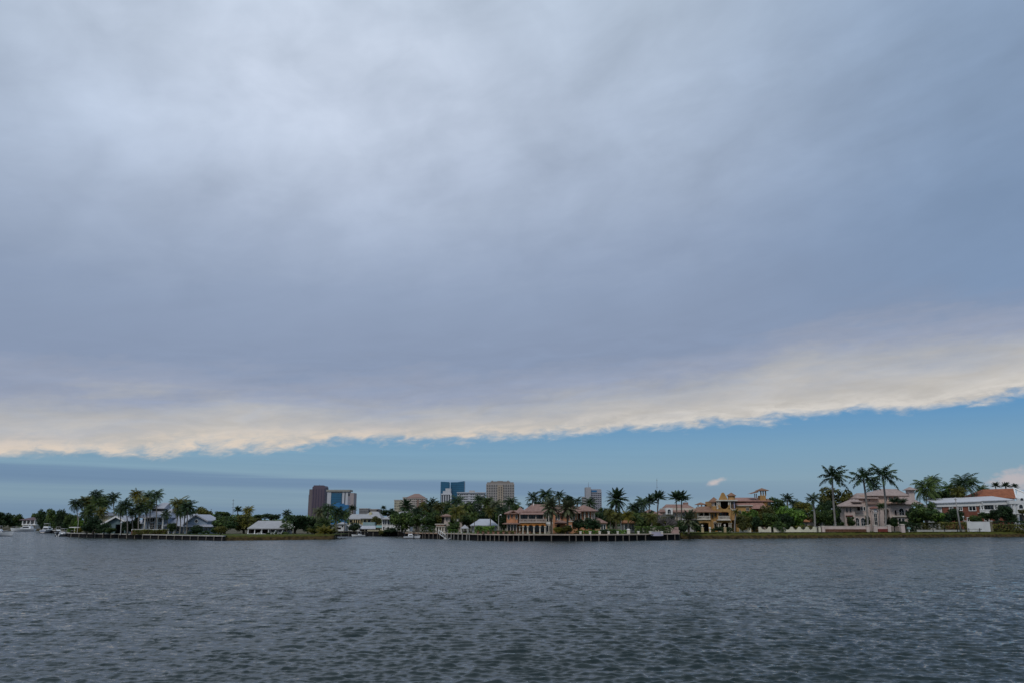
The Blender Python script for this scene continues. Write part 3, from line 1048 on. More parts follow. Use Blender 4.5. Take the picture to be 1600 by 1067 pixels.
def palm(kind, px, py, rpx, base_px, Y, tone, label, group=None, z0=None, bend=0.0, squash=1.0):
    _n[0] += 1
    rng = random.Random(_n[0] * 7919)
    gz = ground_z(base_px) if z0 is None else z0
    bx = G(base_px, Y, gz)
    cx, cz = W(px, py, Y)
    rad = rpx * Y / FPX
    name = {'coconut': 'coconut_palm', 'royal': 'royal_palm', 'date': 'date_palm', 'stiff': 'date_palm', 'areca': 'areca_palm'}[kind]
    th = Thing(name, label, 'palm tree', (bx, Y, gz), group)
    me = crown_mesh(kind, tone, _n[0] % 5)
    c = bpy.data.objects.new('crown', me)
    COL.objects.link(c)
    c.parent = th.e
    top = np.array([cx - bx, 0.0, cz - gz])
    if kind == 'areca':
        top[2] = 0.1
        t = MB()
        for k in range(7):
            a = k * 0.9
            t.tube([(math.cos(a) * 0.3, math.sin(a) * 0.3, -0.2), (math.cos(a) * 0.55, math.sin(a) * 0.55, rad * 0.45)], [0.09, 0.05], 6)
        th.part('stem', t, BARK, local=True)
        c.location = (0, 0, 0.15)
    else:
        hub = top.copy()
        if kind in ('coconut',):
            hub[2] += rad * 0.06
        c.location = hub
        n = 9
        b_ = (bend or rng.uniform(-0.05, 0.05)) * top[2]
        by = rng.uniform(-0.03, 0.03) * top[2]
        pts = []
        for i in range(n + 1):
            s = i / n
            k = s ** 1.25 if kind == 'coconut' else s
            pts.append((top[0] * k + b_ * math.sin(math.pi * s), by * math.sin(math.pi * s), -0.3 + (hub[2] + 0.3) * s))
        r0 = {'coconut': 0.19, 'royal': 0.26, 'date': 0.34, 'stiff': 0.24}[kind]
        if rad < 1.8:
            r0 *= 0.7
        rr = [r0 * (1.35 if i == 0 else 1.0 - 0.30 * i / n) for i in range(n + 1)]
        if kind == 'royal':
            rr = [r0 * (1.2 - 0.1 * i / n + 0.12 * math.sin(math.pi * i / n)) for i in range(n + 1)]
        t = MB().tube(pts, rr, 9)
        th.part('trunk', t, ROYALB if kind == 'royal' else STUB if kind in ('date', 'stiff') else BARK, local=True, smooth=True)
        if kind == 'royal':
            p1, p0 = np.array(pts[-1]), np.array(pts[-2])
            d = (p1 - p0) / np.linalg.norm(p1 - p0)
            s = MB().tube([p1 - d * rad * 0.42, p1 - d * rad * 0.25, p1 + d * rad * 0.05], [r0 * 1.08, r0 * 1.0, r0 * 0.45], 9)
            th.part('crownshaft', s, SHAFT, local=True, smooth=True)
        elif kind == 'date':
            s = MB().lathe(hub[0], 0, [(r0 * 1.1, hub[2] - rad * 0.34), (r0 * 1.9, hub[2] - rad * 0.12), (r0 * 1.2, hub[2] + rad * 0.05)], 10)
            th.part('frond_base', s, STUB, local=True)
        if kind in ('coconut', 'date') and rad > 1.5 and _n[0] % 3 != 1:
            kk = ('dead', _n[0] % 4)
            if kk not in _crowns:
                _crowns[kk] = dead_fronds(_n[0], DRY)
            d = bpy.data.objects.new('dead_frond', _crowns[kk])
            COL.objects.link(d)
            d.parent = th.e
            d.location = hub
            d.scale = (rad * 1.05,) * 3
            d.rotation_euler = (0, 0, rng.uniform(0, 6.283))
        if kind == 'coconut' and rad > 1.9:
            for k in range(5):
                a = k * 1.257 + rng.random()
                q = MB()
                q.lathe(0, 0, [(0.03, -0.2), (0.14, -0.1), (0.15, 0.05), (0.03, 0.19)], 6)
                q.v = [(x + hub[0] + 0.3 * math.cos(a), y + 0.3 * math.sin(a), z + hub[2] - 0.28) for x, y, z in q.v]
                th.part('coconut', q, mat('coconut', (0.10, 0.085, 0.03), 0.6, 0.3), local=True)
    k_ = {'coconut': 1.22, 'royal': 1.0, 'date': 1.14, 'stiff': 1.12, 'areca': 1.1}[kind] * rad
    c.scale = (k_, k_, k_ * squash)
    c.rotation_euler = (rng.uniform(-0.18, 0.18), rng.uniform(-0.18, 0.18), rng.uniform(-0.9, 0.9))
    return th


def tree(px, py0, py1, hw, Y, tone, label, group=None, name='broadleaf_tree', variant=None, depth=1.0, cat='tree', z0=None, trunk=True):
    """broadleaf tree whose crown fills px-hw..px+hw and py0..py1 in the photo"""
    _n[0] += 1
    rng = random.Random(_n[0] * 104729)
    gz = ground_z(px) if z0 is None else z0
    x, zt = W(px, py0, Y)
    _, zb = W(px, py1, Y)
    rx = hw * Y / FPX
    rz = (zt - zb) / 2
    x = W(px, (py0 + py1) / 2, Y)[0]
    zc = (zt + zb) / 2 - gz
    bx = x
    th = Thing(name, label, cat, (bx, Y, gz), group)
    i = (_n[0] if variant is None else variant) % 4
    k = ('tree', tone, i)
    if k not in _crowns:
        _crowns[k] = tree_crown(17 + i * 31, LM[tone])
    c = bpy.data.objects.new('crown', _crowns[k])
    COL.objects.link(c)
    c.parent = th.e
    c.location = (0, 0, zc)
    c.scale = (rx * 1.16, rx * 1.16 * depth, rz * 1.3)
    c.rotation_euler = (0, 0, rng.uniform(0, 6.283))
    if trunk:
        t = MB()
        r0 = max(0.1, min(0.35, rx * 0.09))
        zt_ = zc - rz * 0.15
        t.tube([(rng.uniform(-.1, .1), 0, -0.3), (rng.uniform(-.2, .2), 0, zt_ * 0.5), (0, 0, zt_)], [r0 * 1.3, r0, r0 * 0.7], 8)
        for j in range(5):
            a = j * 1.257 + rng.uniform(-0.4, 0.4)
            s = 0.45 + 0.1 * j
            t.tube([(0, 0, zt_ * s), (math.cos(a) * rx * 0.3, math.sin(a) * rx * 0.3, zt_ * s + (zc - zt_ * s) * 0.55 + rz * 0.1),
                    (math.cos(a) * rx * 0.58, math.sin(a) * rx * 0.58, zc + rz * rng.uniform(0.0, 0.4))], [r0 * 0.6, r0 * 0.42, r0 * 0.18], 6)
        th.part('trunk', t, TRUNK, local=True)
    return th


def hedge(px0, px1, py0, py1, Y, depth, tone, label, group=None, name='hedge', dens=17.0, size=0.28, z0=None):
    """clipped or loose hedge: leaves packed over a box"""
    _n[0] += 1
    rng = np.random.default_rng(_n[0] * 31)
    gz = ground_z((px0 + px1) / 2) if z0 is None else z0
    pm = (py0 + py1) / 2
    x0, x1 = W(px0, pm, Y)[0], W(px1, pm, Y)[0]
    zt = W(px0, py0, Y)[1] - gz
    w = x1 - x0
    n = int((w * zt + w * depth + zt * depth * 2) * dens) + 60
    c = np.zeros((n, 3))
    f = rng.random(n)
    a_top = w * depth / (w * depth + w * zt + 2 * zt * depth)
    c[:, 0] = rng.uniform(-w / 2, w / 2, n)
    c[:, 1] = rng.uniform(0, depth, n)
    c[:, 2] = rng.uniform(-0.1, zt, n)
    top = f < a_top
    c[top, 2] = zt - rng.random(top.sum()) * 0.25
    fr = (f >= a_top) & (f < a_top + 0.55 * (1 - a_top))
    c[fr, 1] = rng.random(fr.sum()) * 0.3
    # uneven top
    c[:, 2] += 0.10 * np.sin(c[:, 0] * 1.3 + _n[0]) + 0.07 * np.sin(c[:, 0] * 3.1) + rng.normal(0, 0.05, n)
    a = rng.normal(size=(n, 3))
    nr = rng.normal(0, 0.6, (n, 3)) + np.array([0, -0.5, 0.6])
    nr /= np.linalg.norm(nr, axis=1)[:, None]
    u = np.cross(nr, a)
    u /= np.linalg.norm(u, axis=1)[:, None]
    v = np.cross(nr, u)
    s = size * (0.6 + 0.8 * rng.random(n))[:, None]
    q = np.stack([c - u * s, c - v * s * 0.55, c + u * s, c + v * s * 0.55], 1)
    me = quads_mesh(name, q, LM[tone])
    o = link(name, me, None)
    o.location = ((x0 + x1) / 2, Y, gz)
    tag(o, label, 'hedge' if name == 'hedge' else 'shrub', group)
    return o

# ------------------------------------------------------------------ buildings
WHITE = mat('white stucco', (0.66, 0.66, 0.65), 0.85, 0.06, 0.5, 0.2, stain=0.18)
TRIM = mat('white trim', (0.80, 0.79, 0.77), 0.7, 0.05, 0.8, 0.2)
GLASS = mat('dark window glass', (0.012, 0.015, 0.02), 0.12, 0.3, 0.5, 0.5)
DARK = mat('interior shade', (0.02, 0.017, 0.016), 0.9, 0.3, 0.8, 0.1)  # flat near-black painted in for the shade inside openings
MROOF = mat('pale metal roof', (0.38, 0.39, 0.44), 0.5, 0.08, 0.5, 0.3, stripes=((1, 0, 0), 0.55, 0.35))
SHING = mat('pale flat tile roof', (0.38, 0.38, 0.39), 0.8, 0.08, 0.7, 0.2, stripes=((0, 0, 1), 0.35, 0.4))
BLUEW = mat('blue grey siding', (0.30, 0.37, 0.47), 0.8, 0.08, 0.6, 0.2, stripes=((0, 0, 1), 0.3, 0.35))
TEALW = mat('teal grey siding', (0.14, 0.20, 0.22), 0.8, 0.10, 0.6, 0.2, stripes=((0, 0, 1), 0.3, 0.35))
CREAM = mat('cream stucco', (0.62, 0.55, 0.38), 0.85, 0.08, 0.5, 0.2, stain=0.2)
YELL = mat('yellow stucco', (0.52, 0.47, 0.28), 0.85, 0.08, 0.5, 0.2, stain=0.2)
PEACH = mat('peach stucco', (0.53, 0.255, 0.14), 0.85, 0.14, 0.45, 0.2, stain=0.3)
ORANGE = mat('orange stucco', (0.62, 0.25, 0.07), 0.85, 0.14, 0.45, 0.2, stain=0.25)
PGREY = mat('pinkish stone', (0.46, 0.39, 0.35), 0.85, 0.12, 0.5, 0.2, stain=0.25)
OCHRE = mat('ochre stucco', (0.43, 0.25, 0.095), 0.85, 0.18, 0.4, 0.2, stain=0.35)
STONE = mat('cast stone', (0.60, 0.55, 0.48), 0.8, 0.12, 0.7, 0.2, stain=0.3)
PTILE = mat('pinkish clay tiles', (0.29, 0.18, 0.148), 0.85, 0.22, 1.2, 0.15, stripes=((1, 0, 0), 0.42, 0.45), stain=0.15)
BTILE = mat('brown clay tiles', (0.26, 0.15, 0.10), 0.85, 0.25, 1.2, 0.15, stripes=((1, 0, 0), 0.42, 0.45), stain=0.15)
TTILE = mat('terracotta tiles', (0.36, 0.17, 0.09), 0.85, 0.22, 1.2, 0.15, stripes=((1, 0, 0), 0.42, 0.45))
OTILE = mat('orange clay tiles', (0.31, 0.112, 0.056), 0.8, 0.22, 1.0, 0.2, stripes=((0, 0, 1), 0.3, 0.5))
GTILE = mat('greyish pink tiles', (0.36, 0.28, 0.25), 0.85, 0.18, 1.2, 0.15, stripes=((1, 0, 0), 0.42, 0.4), stain=0.15)
BRICK = mat('red brick', (0.22, 0.088, 0.062), 0.9, 0.2, 2.2, 0.1, stripes=((0, 0, 1), 0.28, 0.3), stain=0.25)
PINKW = mat('pale pink stone', (0.55, 0.45, 0.41), 0.85, 0.10, 0.5, 0.2, stain=0.3)
REDW = mat('dark red paint', (0.16, 0.035, 0.03), 0.75, 0.15, 0.6, 0.2)
TEALR = mat('teal roof', (0.20, 0.34, 0.34), 0.7, 0.1, 0.6, 0.2)


def xs(px0, px1, py, Y):
    return W(px0, py, Y)[0], W(px1, py, Y)[0]


def zz(py, Y):
    return W(800, py, Y)[1]


# ---- the blue-grey estate on the palm covered point
Y = 268.0
g = 1.35
h = Thing('waterfront_house', 'blue grey house with pale metal roofs and white porch columns behind the palms', 'house', (G(262, Y, g), Y, g))
b = MB()
b.pbox(222, 807, 262, 832, Y, 11, g - 0.3)
h.part('main_wall', b, BLUEW)
b = MB()
x0, x1 = xs(218, 266, 807, Y)
b.hip(x0, x1, Y - 1.6, Y + 13, zz(807.3, Y), zz(794, Y), ridge=(W(232, 797, Y)[0], W(262, 797, Y)[0]))
r = h.part('main_roof', b, MROOF)
b = MB()
b.pbox(237.5, 793.2, 256, 797, Y + 4, 4)
h.part('cupola_wall', b, DARK, r)
b = MB()
x0, x1 = xs(235.5, 258.5, 793, Y + 4)
b.hip(x0, x1, Y + 3.2, Y + 8.8, zz(793.2, Y + 4), zz(784.5, Y + 4), ridge=(W(242, 785, Y)[0], W(253, 785, Y)[0]))
h.part('cupola_roof', b, MROOF, r)
for px in (226, 245.2, 254.2):
    h.column(px, 808.6, 831, Y - 1.2, TRIM, 0.26, 'porch_column', g)
for q in ((235.3, 808.6, 241.2, 814.2), (247.3, 808.6, 252.8, 814.5), (228, 808.8, 233, 814)):
    h.window(*q, Y, TRIM, GLASS, cols=2)
for q in ((234.5, 816.5, 237.4, 826.5), (238.0, 816.5, 240.9, 826.5), (247, 819, 249.5, 826.5), (250.2, 819, 252.8, 826.5)):
    h.window(*q, Y, TRIM, GLASS, cols=1, rows=3, name='glazed_door')
b = MB()                                    # side porch towards the gabled wing
b.pbox(203, 818, 222, 832, Y + 1.5, 7, g - 0.3)
h.part('porch_wall', b, BLUEW)
h.part('wing_wall', MB().pbox(262, 819, 290, 832, Y + 1.0, 9, g - 0.3), BLUEW)
b = MB()
x0, x1 = xs(202.5, 224, 814, Y)
b.add([(x0, Y - 0.8, zz(818.5, Y)), (x1, Y - 0.8, zz(817.0, Y)), (x1, Y + 9, zz(808.5, Y)), (W(211, 809, Y)[0], Y + 9, zz(808.5, Y)), (x0, Y - 0.8, zz(819.3, Y)), (x1, Y - 0.8, zz(817.9, Y))],
      [(0, 1, 2, 3), (4, 5, 1, 0)])
h.part('porch_roof', b, MROOF)
b = MB()                                    # long sloping roof of the right wing
b.add([(W(256, 820.5, Y)[0], Y - 1.4, zz(820.6, Y)), (W(308, 821, Y)[0], Y - 1.4, zz(820.6, Y)), (W(308, 803, Y + 6)[0], Y + 6.5, zz(801.6, Y + 6)), (W(276, 806, Y + 6)[0], Y + 6.5, zz(806, Y + 6)),
       (W(256, 821, Y)[0], Y - 1.4, zz(821.5, Y)), (W(308, 821, Y)[0], Y - 1.4, zz(821.5, Y))], [(0, 1, 2, 3), (4, 5, 1, 0)])
h.part('wing_roof', b, MROOF)
for px in (263.5, 272, 281.5):
    h.column(px, 821.8, 831, Y - 0.9, TRIM, 0.16, 'porch_column', g)
for q in ((265, 822.8, 270.5, 829), (274, 822.8, 280, 829), (207.5, 820.5, 212.5, 828), (215, 820.5, 220.5, 828)):
    h.window(*q, Y + (1.0 if q[0] > 250 else 1.5), TRIM, GLASS, cols=2)
b = MB()
b.pbox(287.5, 820.5, 326.5, 832, Y - 3, 12, g - 0.3)
xa, xb, xc = W(290.5, 820, Y - 3)[0], W(323.5, 820, Y - 3)[0], W(307.3, 805, Y - 3)[0]
b.prism([(xa, zz(820.4, Y - 3)), (xb, zz(820.4, Y - 3)), (xb, zz(812.5, Y - 3)), (xc, zz(804.8, Y - 3)), (xa, zz(818, Y - 3))], Y - 2.99, Y + 8)
h.part('gable_wall', b, BLUEW)
b = MB()
b.gable_y(W(287, 818, Y - 3)[0], W(326, 812, Y - 3)[0], Y - 3.8, Y + 9, zz(818.2, Y - 3), zz(802.8, Y - 3), xm=xc, ze1=zz(812.6, Y - 3), th=0.4)
b.add([(W(285, 822, Y - 3)[0], Y - 4.6, zz(822.3, Y - 3)), (W(332, 822, Y - 3)[0], Y - 4.6, zz(822.3, Y - 3)), (W(326, 817, Y - 3)[0], Y - 2.9, zz(818.6, Y - 3)), (W(289, 818, Y - 3)[0], Y - 2.9, zz(818.6, Y - 3)),
       (W(332, 822, Y - 3)[0], Y + 9, zz(822.3, Y - 3)), (W(325, 815, Y - 3)[0], Y + 9, zz(814, Y - 3))], [(0, 1, 2, 3), (1, 4, 5, 2)])
h.part('gable_roof', b, MROOF)
b = MB().lathe(0, 0, [(0.62, -0.05), (0.62, 0.05), (0.45, 0.06), (0.45, 0.0)], 14)
xw, zw = W(307, 813.6, Y - 3)
b.v = [(xw + x, Y - 3.02 - z, zw + y) for x, y, z in b.v]
w_ = h.part('round_window', b, TRIM)
b = MB().lathe(0, 0, [(0.46, 0.0), (0.46, 0.03)], 14)
b.v = [(xw + x, Y - 3.02 - z, zw + y) for x, y, z in b.v]
h.part('pane', b, GLASS, w_)
h.window(290, 823.6, 295, 829.5, Y - 3, TRIM, GLASS)
h.window(319, 823.6, 324, 829.5, Y - 3, TRIM, GLASS)

Y = 272.0
h = Thing('gabled_pavilion', 'teal grey gabled pavilion with white fascia and a dark arched opening', 'pavilion', (G(182, Y, g), Y, g))
b = MB()
xa, xb, xc = W(161, 818, Y)[0], W(196, 818, Y)[0], W(183, 808, Y)[0]
z0, z1 = zz(818.6, Y), zz(807.2, Y)
b.prism([(xa, g - .3), (W(180, 826, Y)[0], g - .3), (W(180, 826, Y)[0], z0), (xa, z0)], Y, Y + 0.4)
b.prism([(xa, z0), (xb, z0), (xb, zz(813.4, Y)), (xc, z1)], Y, Y + 0.4)
b.box(xa, xa + 0.4, Y + 0.4, Y + 10, g - .3, z0)
b.box(xb - 0.4, xb, Y + 0.4, Y + 10, g - .3, z0)
b.box(xa, xb, Y + 9.6, Y + 10, g - .3, z0)
h.part('wall', b, TEALW)
b = MB().gable_y(W(158.5, 818, Y)[0], W(199, 812, Y)[0], Y - 0.9, Y + 10.6, zz(818.4, Y), zz(804.6, Y), xm=xc, th=0.35, ze1=zz(813.2, Y))
h.part('roof', b, MROOF)
b = MB().gable_y(W(158.5, 818, Y)[0], W(199, 812, Y)[0], Y - 1.0, Y - 0.91, zz(818.7, Y), zz(805.0, Y), xm=xc, th=0.55, ze1=zz(813.6, Y))
h.part('fascia', b, TRIM)
h.window(165, 821, 171, 826, Y, TRIM, GLASS)

Y = 285.0
h = Thing('cream_house', 'cream two storey house with dark balcony mostly hidden behind the palm clump', 'house', (G(156, Y, g), Y, g))
b = MB().pbox(146, 804.5, 168, 830, Y, 10, g - .3)
h.part('wall', b, CREAM)
b = MB()
x0, x1 = xs(144, 171, 804, Y)
b.hip(x0, x1, Y - 1, Y + 11, zz(804.4, Y), zz(799, Y))
h.part('roof', b, SHING)
h.window(150.7, 807.5, 153.7, 813.2, Y, TRIM, GLASS)
h.window(155, 807.5, 158.2, 813.2, Y, TRIM, GLASS)
h.window(150.5, 820.5, 157.5, 828, Y, TRIM, GLASS, cols=3)
h.balustrade(150, 159, 813.6, 816.6, Y - 0.9, DARKW, 'balcony')

Y = 470.0
h = Thing('canal_house', 'distant house with purplish roof and white porch columns behind the moored cruiser', 'house', (G(46, Y + 14, g), Y + 14, g))
Y = 484.0
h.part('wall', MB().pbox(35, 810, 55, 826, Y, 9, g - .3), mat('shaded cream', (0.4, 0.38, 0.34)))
x0, x1 = xs(32.5, 57, 811, Y)
h.part('roof', MB().hip(x0, x1, Y - 2, Y + 10, zz(811.5, Y), zz(807, Y)), mat('plum roof', (0.13, 0.09, 0.10), 0.9, 0.2))
for px in (35.5, 41.5, 47.5, 54):
    h.column(px, 811.8, 818.5, Y - 1.4, TRIM, 0.25, 'porch_column')
h.part('porch_floor', MB().pbox(34, 818.4, 55.5, 819.8, Y - 2, 2), TRIM)
h.window(37, 813, 40.5, 817.5, Y, TRIM, GLASS)
h.window(43, 813, 46.5, 817.5, Y, TRIM, GLASS)
h.window(49, 813, 52.5, 817.5, Y, TRIM, GLASS)

# ---- low ranch house
Y = 262.0
h = Thing('ranch_house', 'low ranch house with long pale tiled roof and dark open porch', 'house', (G(415, Y, g), Y, g))
h.part('wall', MB().pbox(388, 824, 446, 833, Y + 2.6, 8, g - .3), WHITE)
x0, x1 = xs(387.5, 447, 824, Y)
h.part('roof', MB().hip(x0, x1, Y - 0.8, Y + 12, zz(824.6, Y), zz(812.8, Y), ridge=(W(395, 814, Y)[0], W(440, 814, Y)[0])), SHING)
for px in (387.6, 398, 409, 419.5):
    h.column(px, 825.2, 833, Y - 0.4, TRIM, 0.13, 'porch_post', g)
for q in ((388.5, 825.6, 397, 832.3), (399, 825.6, 408, 832.3), (410, 825.6, 418.5, 832.3)):
    h.part('porch_shade', MB().pbox(*q, Y + 2.5, 0.08), DARK)  # dark sheets that paint the porch shade onto the wall
h.window(424, 826.5, 430, 830.5, Y + 2.6, TRIM, GLASS)
h.window(436, 826.5, 442, 830.5, Y + 2.6, TRIM, GLASS)
h.part('porch_floor', MB().pbox(387, 833.2, 417, 834.4, Y - 1.6, 4, g - .2), WHITE)

# ---- houses round the inlet
g = 1.75
Y = 318.0
h = Thing('yellow_house', 'yellow house with white hipped roofs, gable and small chimney above the inlet', 'house', (G(565, Y, g), Y, g))
b = MB().pbox(545, 809, 568, 831, Y + 1.5, 9, g - .3)
b.pbox(566, 808.6, 594, 831, Y, 10, g - .3)
h.part('wall', b, YELL)
b = MB()
x0, x1 = xs(542, 569, 809, Y)
b.hip(x0, x1, Y + 0.4, Y + 12, zz(809.6, Y), zz(802.3, Y), ridge=(W(544.5, 803, Y)[0], W(569, 803, Y)[0]))
x0, x1 = xs(563.5, 596.5, 808, Y)
b.hip(x0, x1, Y - 1.2, Y + 11, zz(808.8, Y), zz(798.6, Y), ridge=(W(576, 799, Y)[0], W(588, 799, Y)[0]))
r = h.part('roof', b, SHING)
h.part('chimney', MB().pbox(576.6, 799.6, 580.6, 805, Y + 2, 1.4), YELL, r)
for px in (552, 555.5, 559, 562.5):
    h.column(px, 810.4, 818, Y + 0.9, mat('tan stone', (0.50, 0.40, 0.22)), 0.2)
for q in ((553, 811.5, 555, 817.5), (556.3, 811.5, 558.3, 817.5), (559.8, 811.5, 561.8, 817.5), (568.5, 811, 572, 816), (575, 811, 579, 816), (546.5, 812, 550, 816)):
    h.window(*q, Y if q[0] > 565 else Y + 1.5, YELL, GLASS, cols=1)

Y = 310.0
h = Thing('white_gabled_cottage', 'small white cottage with a white gable edge, dark green tree in front', 'cottage', (G(548, Y, g), Y, g))
b = MB().pbox(536.5, 820.4, 562, 831, Y, 7, g - .3)
xc = W(552, 817, Y)[0]
b.prism([(W(545, 820, Y)[0], zz(820.4, Y)), (W(561, 820, Y)[0], zz(820.4, Y)), (xc, zz(817.2, Y))], Y, Y + 7)
h.part('wall', b, WHITE)
h.part('roof', MB().gable_y(W(543, 820, Y)[0], W(564, 820, Y)[0], Y - 0.6, Y + 7.4, zz(820.6, Y), zz(816.6, Y), xm=xc), SHING)
h.part('porch_roof', MB().pbox(535.5, 819.6, 546, 820.6, Y - 1, 6), TRIM)
for px in (536.5, 540, 544.5):
    h.column(px, 820.7, 830, Y - 0.7, TRIM, 0.14, 'porch_post', g)
h.window(538.5, 822, 541.5, 828, Y, TRIM, GLASS, cols=1)

h = Thing('white_shed', 'white dockside shed half hidden behind the tower side palms at the inlet', 'shed', (G(534, 306, g), 306, g))
h.part('wall', MB().pbox(528.5, 817.5, 538, 832, 306, 5, g - .3), WHITE)
x0, x1 = xs(527.5, 539, 817, 306)
h.part('roof', MB().hip(x0, x1, 305.4, 311.6, zz(817.7, 306), zz(814.6, 306)), SHING)
h.part('opening', MB().pbox(525.2, 823.2, 532.5, 826.0, 305.9, 0.08), DARK)  # dark sheet in place of a shaded opening
h.window(534, 820, 536.5, 823, 306, TRIM, GLASS, cols=1)

Y = 305.0
h = Thing('boathouse', 'open boathouse with pale grey roof, teal side roof and dark bay', 'boathouse', (G(576, Y, g), Y, g))
h.part('upper_wall', MB().pbox(567, 815.2, 585.5, 821, Y + 5, 4), mat('teal grey wall', (0.24, 0.33, 0.34), 0.8, 0.1))
b = MB()
b.add([(W(561, 825, Y)[0], Y, zz(825.2, Y)), (W(587, 825, Y)[0], Y, zz(825.2, Y)), (W(587, 821, Y + 4.9)[0], Y + 4.9, zz(820.6, Y + 5)), (W(566, 821, Y + 4.9)[0], Y + 4.9, zz(820.6, Y + 5)),
       (W(561, 825, Y)[0], Y, zz(826.1, Y)), (W(587, 825, Y)[0], Y, zz(826.1, Y))], [(0, 1, 2, 3), (4, 5, 1, 0)])
h.part('roof', b, mat('grey sheet roof', (0.42, 0.43, 0.46), 0.6, 0.1))
b = MB()
b.add([(W(587.3, 824, Y + 1)[0], Y + 1, zz(823.6, Y)), (W(598, 824, Y + 1)[0], Y + 1, zz(823.6, Y)), (W(597, 820, Y + 5)[0], Y + 5, zz(820.2, Y + 5)), (W(587.6, 820, Y + 5)[0], Y + 5, zz(820.2, Y + 5))], [(0, 1, 2, 3)])
h.part('side_roof', b, TEALR)
for px in (562.5, 570, 578, 586):
    h.column(px, 826, 832, Y + 0.3, PILE, 0.12, 'post', g)
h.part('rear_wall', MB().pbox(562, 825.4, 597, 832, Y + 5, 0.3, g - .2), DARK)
f = Thing('picket_fence', 'short pale yellow fence on the sea wall below the boathouse', 'fence', (G(583, 300.8, g), 300.8, g))
b = MB()
x0, x1 = xs(574.5, 591.5, 830, 300.8)
for i in range(13):
    xx = x0 + (x1 - x0) * i / 12
    b.box(xx - 0.1, xx + 0.1, 300.75, 300.83, g, zz(828.0, 300.8))
b.box(x0, x1, 300.83, 300.9, g + 0.35, g + 0.5)
f.part('pickets', b, CREAM)
b = MB()
for i in (0, 4, 8, 12):
    xx = x0 + (x1 - x0) * i / 12
    f.part('post', MB().box(xx - 0.09, xx + 0.09, 300.9, 301.06, g - 0.1, zz(827.4, 300.8)), TRIM)

Y = 300.0
h = Thing('white_villa', 'white two storey villa with sloping white roof partly behind the dark tree', 'house', (G(607, Y + 4, g), Y + 4, g))
h.part('wall', MB().pbox(597, 809.5, 640, 832, Y + 4, 10, g - .3), WHITE)
x0, x1 = xs(593.5, 645, 809, Y)
h.part('roof', MB().hip(x0, x1, Y + 2.6, Y + 15, zz(809.9, Y + 2), zz(798.4, Y + 6), ridge=(W(622, 799, Y)[0], W(634, 799, Y)[0])), SHING)
for q in ((598.7, 812, 600.5, 818.5), (602, 812, 603.6, 818.5), (605.5, 812, 609, 819), (598.7, 822, 600.7, 828.5), (604.3, 822, 607.5, 829)):
    h.window(*q, Y + 4, TRIM, GLASS, cols=1)
for px in (597.5, 604.8, 610.4):
    h.part('pilaster', MB().pbox(px - 0.7, 810.2, px + 0.7, 831, Y + 3.85, 0.14, g), TRIM)
b = MB()
xa, xb = W(591.5, 833, Y)[0], W(600.5, 828, Y)[0]
b.prism([(xa, g), (xa + 0.1, g + 0.75), (xb, zz(827.8, Y + 2)), (xb, g)], Y + 2.4, Y + 2.65)
h.part('stair_wall', b, CREAM)

Y = 285.0
h = Thing('white_house', 'white house glimpsed through the trees behind the fishing boat', 'house', (G(664, Y, g), Y, g))
h.part('wall', MB().pbox(657.5, 810, 672, 832, Y, 9, g - .3), WHITE)
x0, x1 = xs(655.5, 674, 810, Y)
h.part('roof', MB().hip(x0, x1, Y - 1, Y + 10, zz(810.3, Y), zz(804.6, Y)), SHING)
h.window(659, 812.5, 662, 817, Y, TRIM, GLASS)
h.window(666, 812.5, 669, 817, Y, TRIM, GLASS)

Y = 268.0
h = Thing('stone_house', 'pinkish stone house with arched ground floor openings between the palms', 'house', (G(692, Y, g), Y, g))
h.part('wall', MB().pbox(690, 805, 702.5, 831, Y + 2, 8, g - .3), PGREY)
h.part('arcade_wall', MB().pbox(681, 818.6, 690, 831, Y + 3.5, 6, g - .3), PGREY)
x0, x1 = xs(688, 704.5, 805, Y)
h.part('roof', MB().hip(x0, x1, Y + 1, Y + 11, zz(805.2, Y), zz(801.6, Y)), PTILE)
h.part('terrace', MB().pbox(679.5, 817.6, 696, 819, Y - 0.2, 5), STONE)
b = MB()
for (pa, pb) in ((682.2, 685.2), (686.4, 689.4), (690.6, 693.6)):
    xa, xb = xs(pa, pb, 823, Y)
    b.arch(xa, xb, zz(822.4, Y), zz(819, Y), Y, Y + 0.5)
h.part('arcade', b, mat('rose stone', (0.46, 0.29, 0.22), 0.85, 0.15, stain=0.2))
for px in (681.6, 685.8, 690, 694.2):
    h.column(px, 821.6, 831, Y + 0.25, STONE, 0.28, 'column', g)
h.window(683, 822.6, 685, 829.5, Y + 3.5, DARKW, DARK, cols=1, name='doorway')
h.window(687, 822.6, 689, 829.5, Y + 3.5, DARKW, DARK, cols=1, name='doorway')
h.window(690.6, 808, 693.2, 817, Y + 2, DARKW, DARK, cols=1)
h.window(697, 808, 699.5, 813, Y + 2, STONE, GLASS, cols=1)
h.balustrade(709, 721, 810, 813.4, Y + 6, TRIM, 'balustrade')
h.part('terrace_wall', MB().pbox(703, 813.4, 722, 831, Y + 6.2, 3, g - .3), PGREY)

